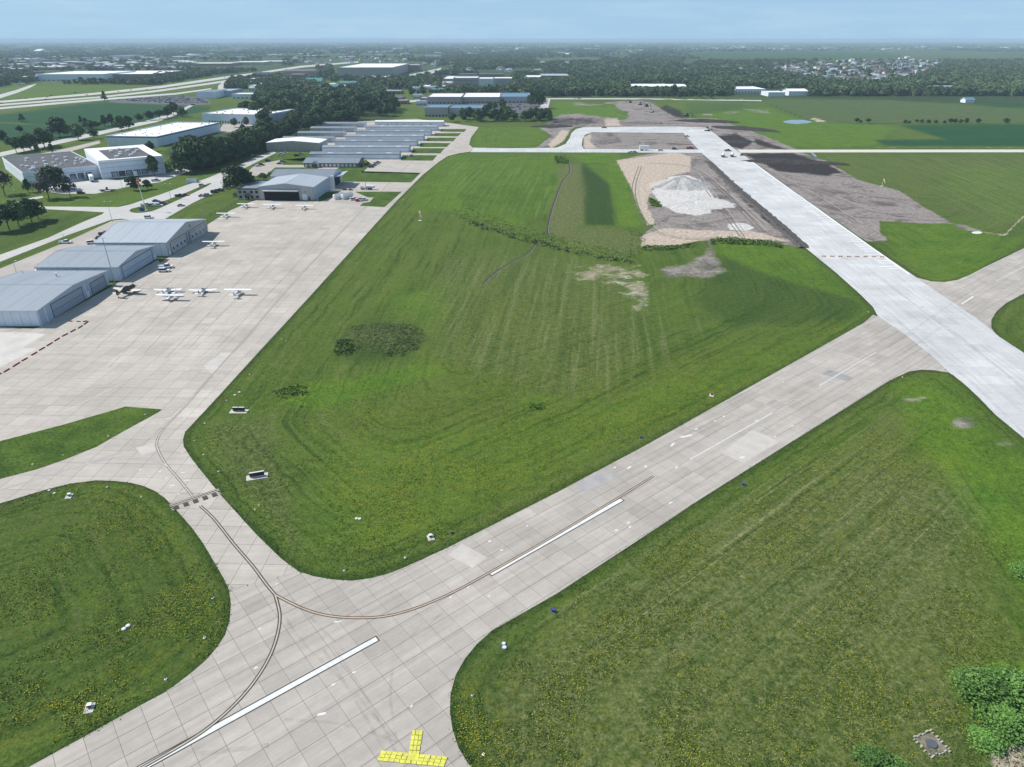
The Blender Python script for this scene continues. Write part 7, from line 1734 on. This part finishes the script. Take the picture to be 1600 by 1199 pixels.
# lush bushes, lower right corner
def bush(p, w_, h_, label, seed, n=2600):
    g = G(*p); me_ = crown_mesh('foliage', seed, 'leaf_lush', int(n * 1.3), .023, .5, .0, lobes=34, jag=.9)
    t = empty('bush', (g.x, g.y, -.2), label, 'bush', None); t.scale = (w_, w_, h_); link('foliage', me_, t)
    lk_ = MB()
    for i in range(6):
        a = i * 1.05; lk_.cyl((0, 0, 0), (.28 * math.cos(a), .28 * math.sin(a), .6), .012, .004, 5)
    link('stems', lk_.mesh('stems', ['trunk_bark']), t)
bush((1528,1083), 9.5, 3.6, 'bright green leafy bush at the lower right, leftmost of the thicket', 301, 3600); bush((1590,1092), 11, 3.6, 'bright green leafy bush cut by the right frame edge', 302, 3600); bush((1565,1130), 10, 2.4, 'low spreading dark green bush in the middle of the thicket', 303, 3000)
bush((1368,1195), 7, 2.2, 'bright green bush at the bottom edge left of the stone pit', 304, 2600); bush((1402,1210), 6, 2.0, 'green bush at the bottom edge, right of the brighter one', 305, 2200); bush((1540,1160), 6, 1.6, 'low bush above the bare stony ground', 306, 1800); bush((1606,900), 7, 2.2, 'green bush at the right edge above the thicket', 307, 1800)
# stone-edged pit
g = G(1455, 1163); r = empty('stone_pit', (g.x, g.y, 0), 'square pit edged by pale stones around a grey cover at the bottom right', 'pit', None, R(18))
for i in range(26):
    s_ = i / 26 * 4; k = int(s_); t = s_ - k; cs = [(-1.7,-1.6),(1.7,-1.6),(1.7,1.6),(-1.7,1.6)]; a, b_ = cs[k], cs[(k + 1) % 4]; x, y = a[0] + (b_[0] - a[0]) * t + rnd.gauss(0, .1), a[1] + (b_[1] - a[1]) * t + rnd.gauss(0, .1); q_ = rnd.uniform(.12, .24)
    lp('stone', MB().hexa([(x-q_,y-q_*.7,-.05),(x+q_,y-q_*.8,-.05),(x+q_*.9,y+q_*.7,-.05),(x-q_,y+q_*.8,-.05),(x-q_*.7,y-q_*.5,.2),(x+q_*.7,y-q_*.5,.24),(x+q_*.6,y+q_*.5,.2),(x-q_*.7,y+q_*.5,.22)]), 'wall_tan', r)
lp('pit_floor', MB().box(-1.5, 1.5, -1.4, 1.4, -.02, .05), 'soil_pit', r); lp('drain_cover', MB().cyl((0,0,.05), (0,0,.22), .75, n=14), 'trim_dark', r)

# flowers and grass tufts by painted density
flow = MASK['flower'].reshape(nr, nc)
def sample_ground(n, mask2d, ymax=700, pw=1.0):
    x = nrs.uniform(-40, 1640, n * 6); y = 238 + (1215 - 238) * nrs.uniform(0, 1, n * 6) ** 1.0
    p = np.array([tuple(G(a, b)[:2]) for a, b in zip(x, y)])
    ri = np.clip(np.searchsorted(rows, p[:, 1]), 0, nr - 1); ci = np.clip(np.searchsorted(cols, p[:, 0] / np.maximum(p[:, 1], 100)), 0, nc - 1)
    m_ = mask2d[ri, ci]
    cl = np.array([mnoise.noise(Vector((a * .10, b * .10, 1.7))) + .5 * mnoise.noise(Vector((a * .5, b * .5, 4.7))) for a, b in p])
    keep = nrs.uniform(0, 1, n * 6) < m_ * np.clip(.30 + cl * 1.3, 0, 1) ** pw
    for P_ in ALL_PAVE: 
        keep &= ~pip(P_, x, y)
    return p[keep][:n]
fp = sample_ground(42000, flow)
def flat_quads(name, label, P_, size, z, mat, cat):
    n = len(P_); a = nrs.uniform(0, 6.283, n); s_ = size * nrs.uniform(.5, 1.5, n); Vv = np.zeros((n, 4, 3))
    for k in range(4):
        an = a + k * math.pi / 2; Vv[:, k, 0] = P_[:, 0] + np.cos(an) * s_; Vv[:, k, 1] = P_[:, 1] + np.sin(an) * s_ * .7; Vv[:, k, 2] = z + nrs.uniform(-.04, .08, n)
    me = bpy.data.meshes.new(name); me.vertices.add(n * 4); me.vertices.foreach_set('co', Vv.ravel()); me.loops.add(n * 4); me.loops.foreach_set('vertex_index', np.arange(n * 4))
    me.polygons.add(n); me.polygons.foreach_set('loop_start', np.arange(n) * 4); me.polygons.foreach_set('loop_total', np.full(n, 4)); me.update(calc_edges=True); me.materials.append(MATS[mat]); tag(link(name, me), label, cat, None, 'stuff')
mk('petal_yellow', (.33, .33, .02), .8, .3, .4)
flat_quads('wildflowers', 'yellow wildflowers sprinkled through the airfield grass', fp, .085, .06, 'petal_yellow', 'flowers')
gmask = np.ones((nr, nc)); gp_ = sample_ground(52000, gmask, pw=.5)
nearsel = gp_[:, 1] < 330; gp_ = gp_[nearsel]
scatter_tufts('grass_tufts', 'short uneven grass tufts in the airfield turf', [(a, b, .13, .34) for a, b in gp_], 'turf_blade', 2, 'grass')

fr = []
for P_ in (RUNWAY, TAXI, RUNWAY_EAST, NEWRW):
    W_ = GP(P_)
    for i in range(len(W_)):
        a, b_ = Vector(W_[i]), Vector(W_[(i + 1) % len(W_)]); mid = (a + b_) / 2; L_ = (b_ - a).length
        if mid.y < 40 or L_ > 300: continue
        inner = sum(pip(Q_, np.array([pix(mid.x, mid.y)[0]]), np.array([pix(mid.x, mid.y)[1]]))[0] for Q_ in (RUNWAY, TAXI, RUNWAY_EAST, NEWRW) if Q_ is not P_)
        if inner: continue
        for k in range(int(min(L_ * 2.2, 500))):
            q_ = a.lerp(b_, rnd.random()); u_, v__ = pix(q_.x, q_.y)
            if not (-10 < u_ < 1610 and v__ < 1210 and q_.y < 420): continue
            if any(math.dist((u_, v__), e_) < 14 for e_ in ((412, 908),)): continue
            fr.append((q_.x + rnd.gauss(0, .16), q_.y + rnd.gauss(0, .16), rnd.uniform(.06, .14), rnd.uniform(.2, .5)))
nf = [f for f in fr if pip(TAXI, *[np.array([k]) for k in pix(f[0], f[1])])[0] + pip(RUNWAY, *[np.array([k]) for k in pix(f[0], f[1])])[0] < 2]
scatter_tufts('edge_grass', 'grass creeping over the pavement edges', nf, 'turf_blade', 2, 'grass')
tm = MB()
for l in ([(1000,260),(990,300),(1010,350),(1060,372),(1130,372)],[(1010,255),(1080,262),(1130,300),(1190,350)],[(1120,290),(1150,320),(1190,362)],[(1085,270),(1130,330),(1160,370)],[(1030,345),(1080,352),(1150,340)],[(1200,280),(1280,300),(1360,330),(1430,335)],[(1190,262),(1260,300),(1340,350)],[(1230,285),(1330,300),(1420,318)],[(1280,330),(1350,340),(1480,345)],[(930,228),(980,222),(1060,224)],[(935,214),(1000,218),(1075,216)],[(1000,160),(1030,172),(1060,190),(1100,198)],[(960,178),(1000,190),(1060,194)],[(870,195),(930,190),(990,194)]):
    p_ = catmull(GP(l), 12)
    for o_ in (-1.1, 1.1): strip(tm, p_, .55, .02, o_, 0)
    strip(tm, p_, .5, .024, 3.2, 1)
struct('wheel_tracks', tm, ['soil_track', 'soil_pale'])
# ================================================================== HAZE
hb_ = MB().box(-101000, 101000, -900, 31600, -1.3, 95.5).mesh('haze', [])
hm = bpy.data.materials.new('haze_air'); hm.use_nodes = True; hn, hl = hm.node_tree.nodes, hm.node_tree.links
for n_ in list(hn): hn.remove(n_)
ho = hn.new('ShaderNodeOutputMaterial'); hv = hn.new('ShaderNodeVolumePrincipled')
hv.inputs['Color'].default_value = (.64, .85, 1.0, 1); hv.inputs['Density'].default_value = .000082; hv.inputs['Anisotropy'].default_value = .0
hl.new(hv.outputs[0], ho.inputs['Volume']); hb_.materials.append(hm)
tag(link('haze', hb_), kind='stuff')
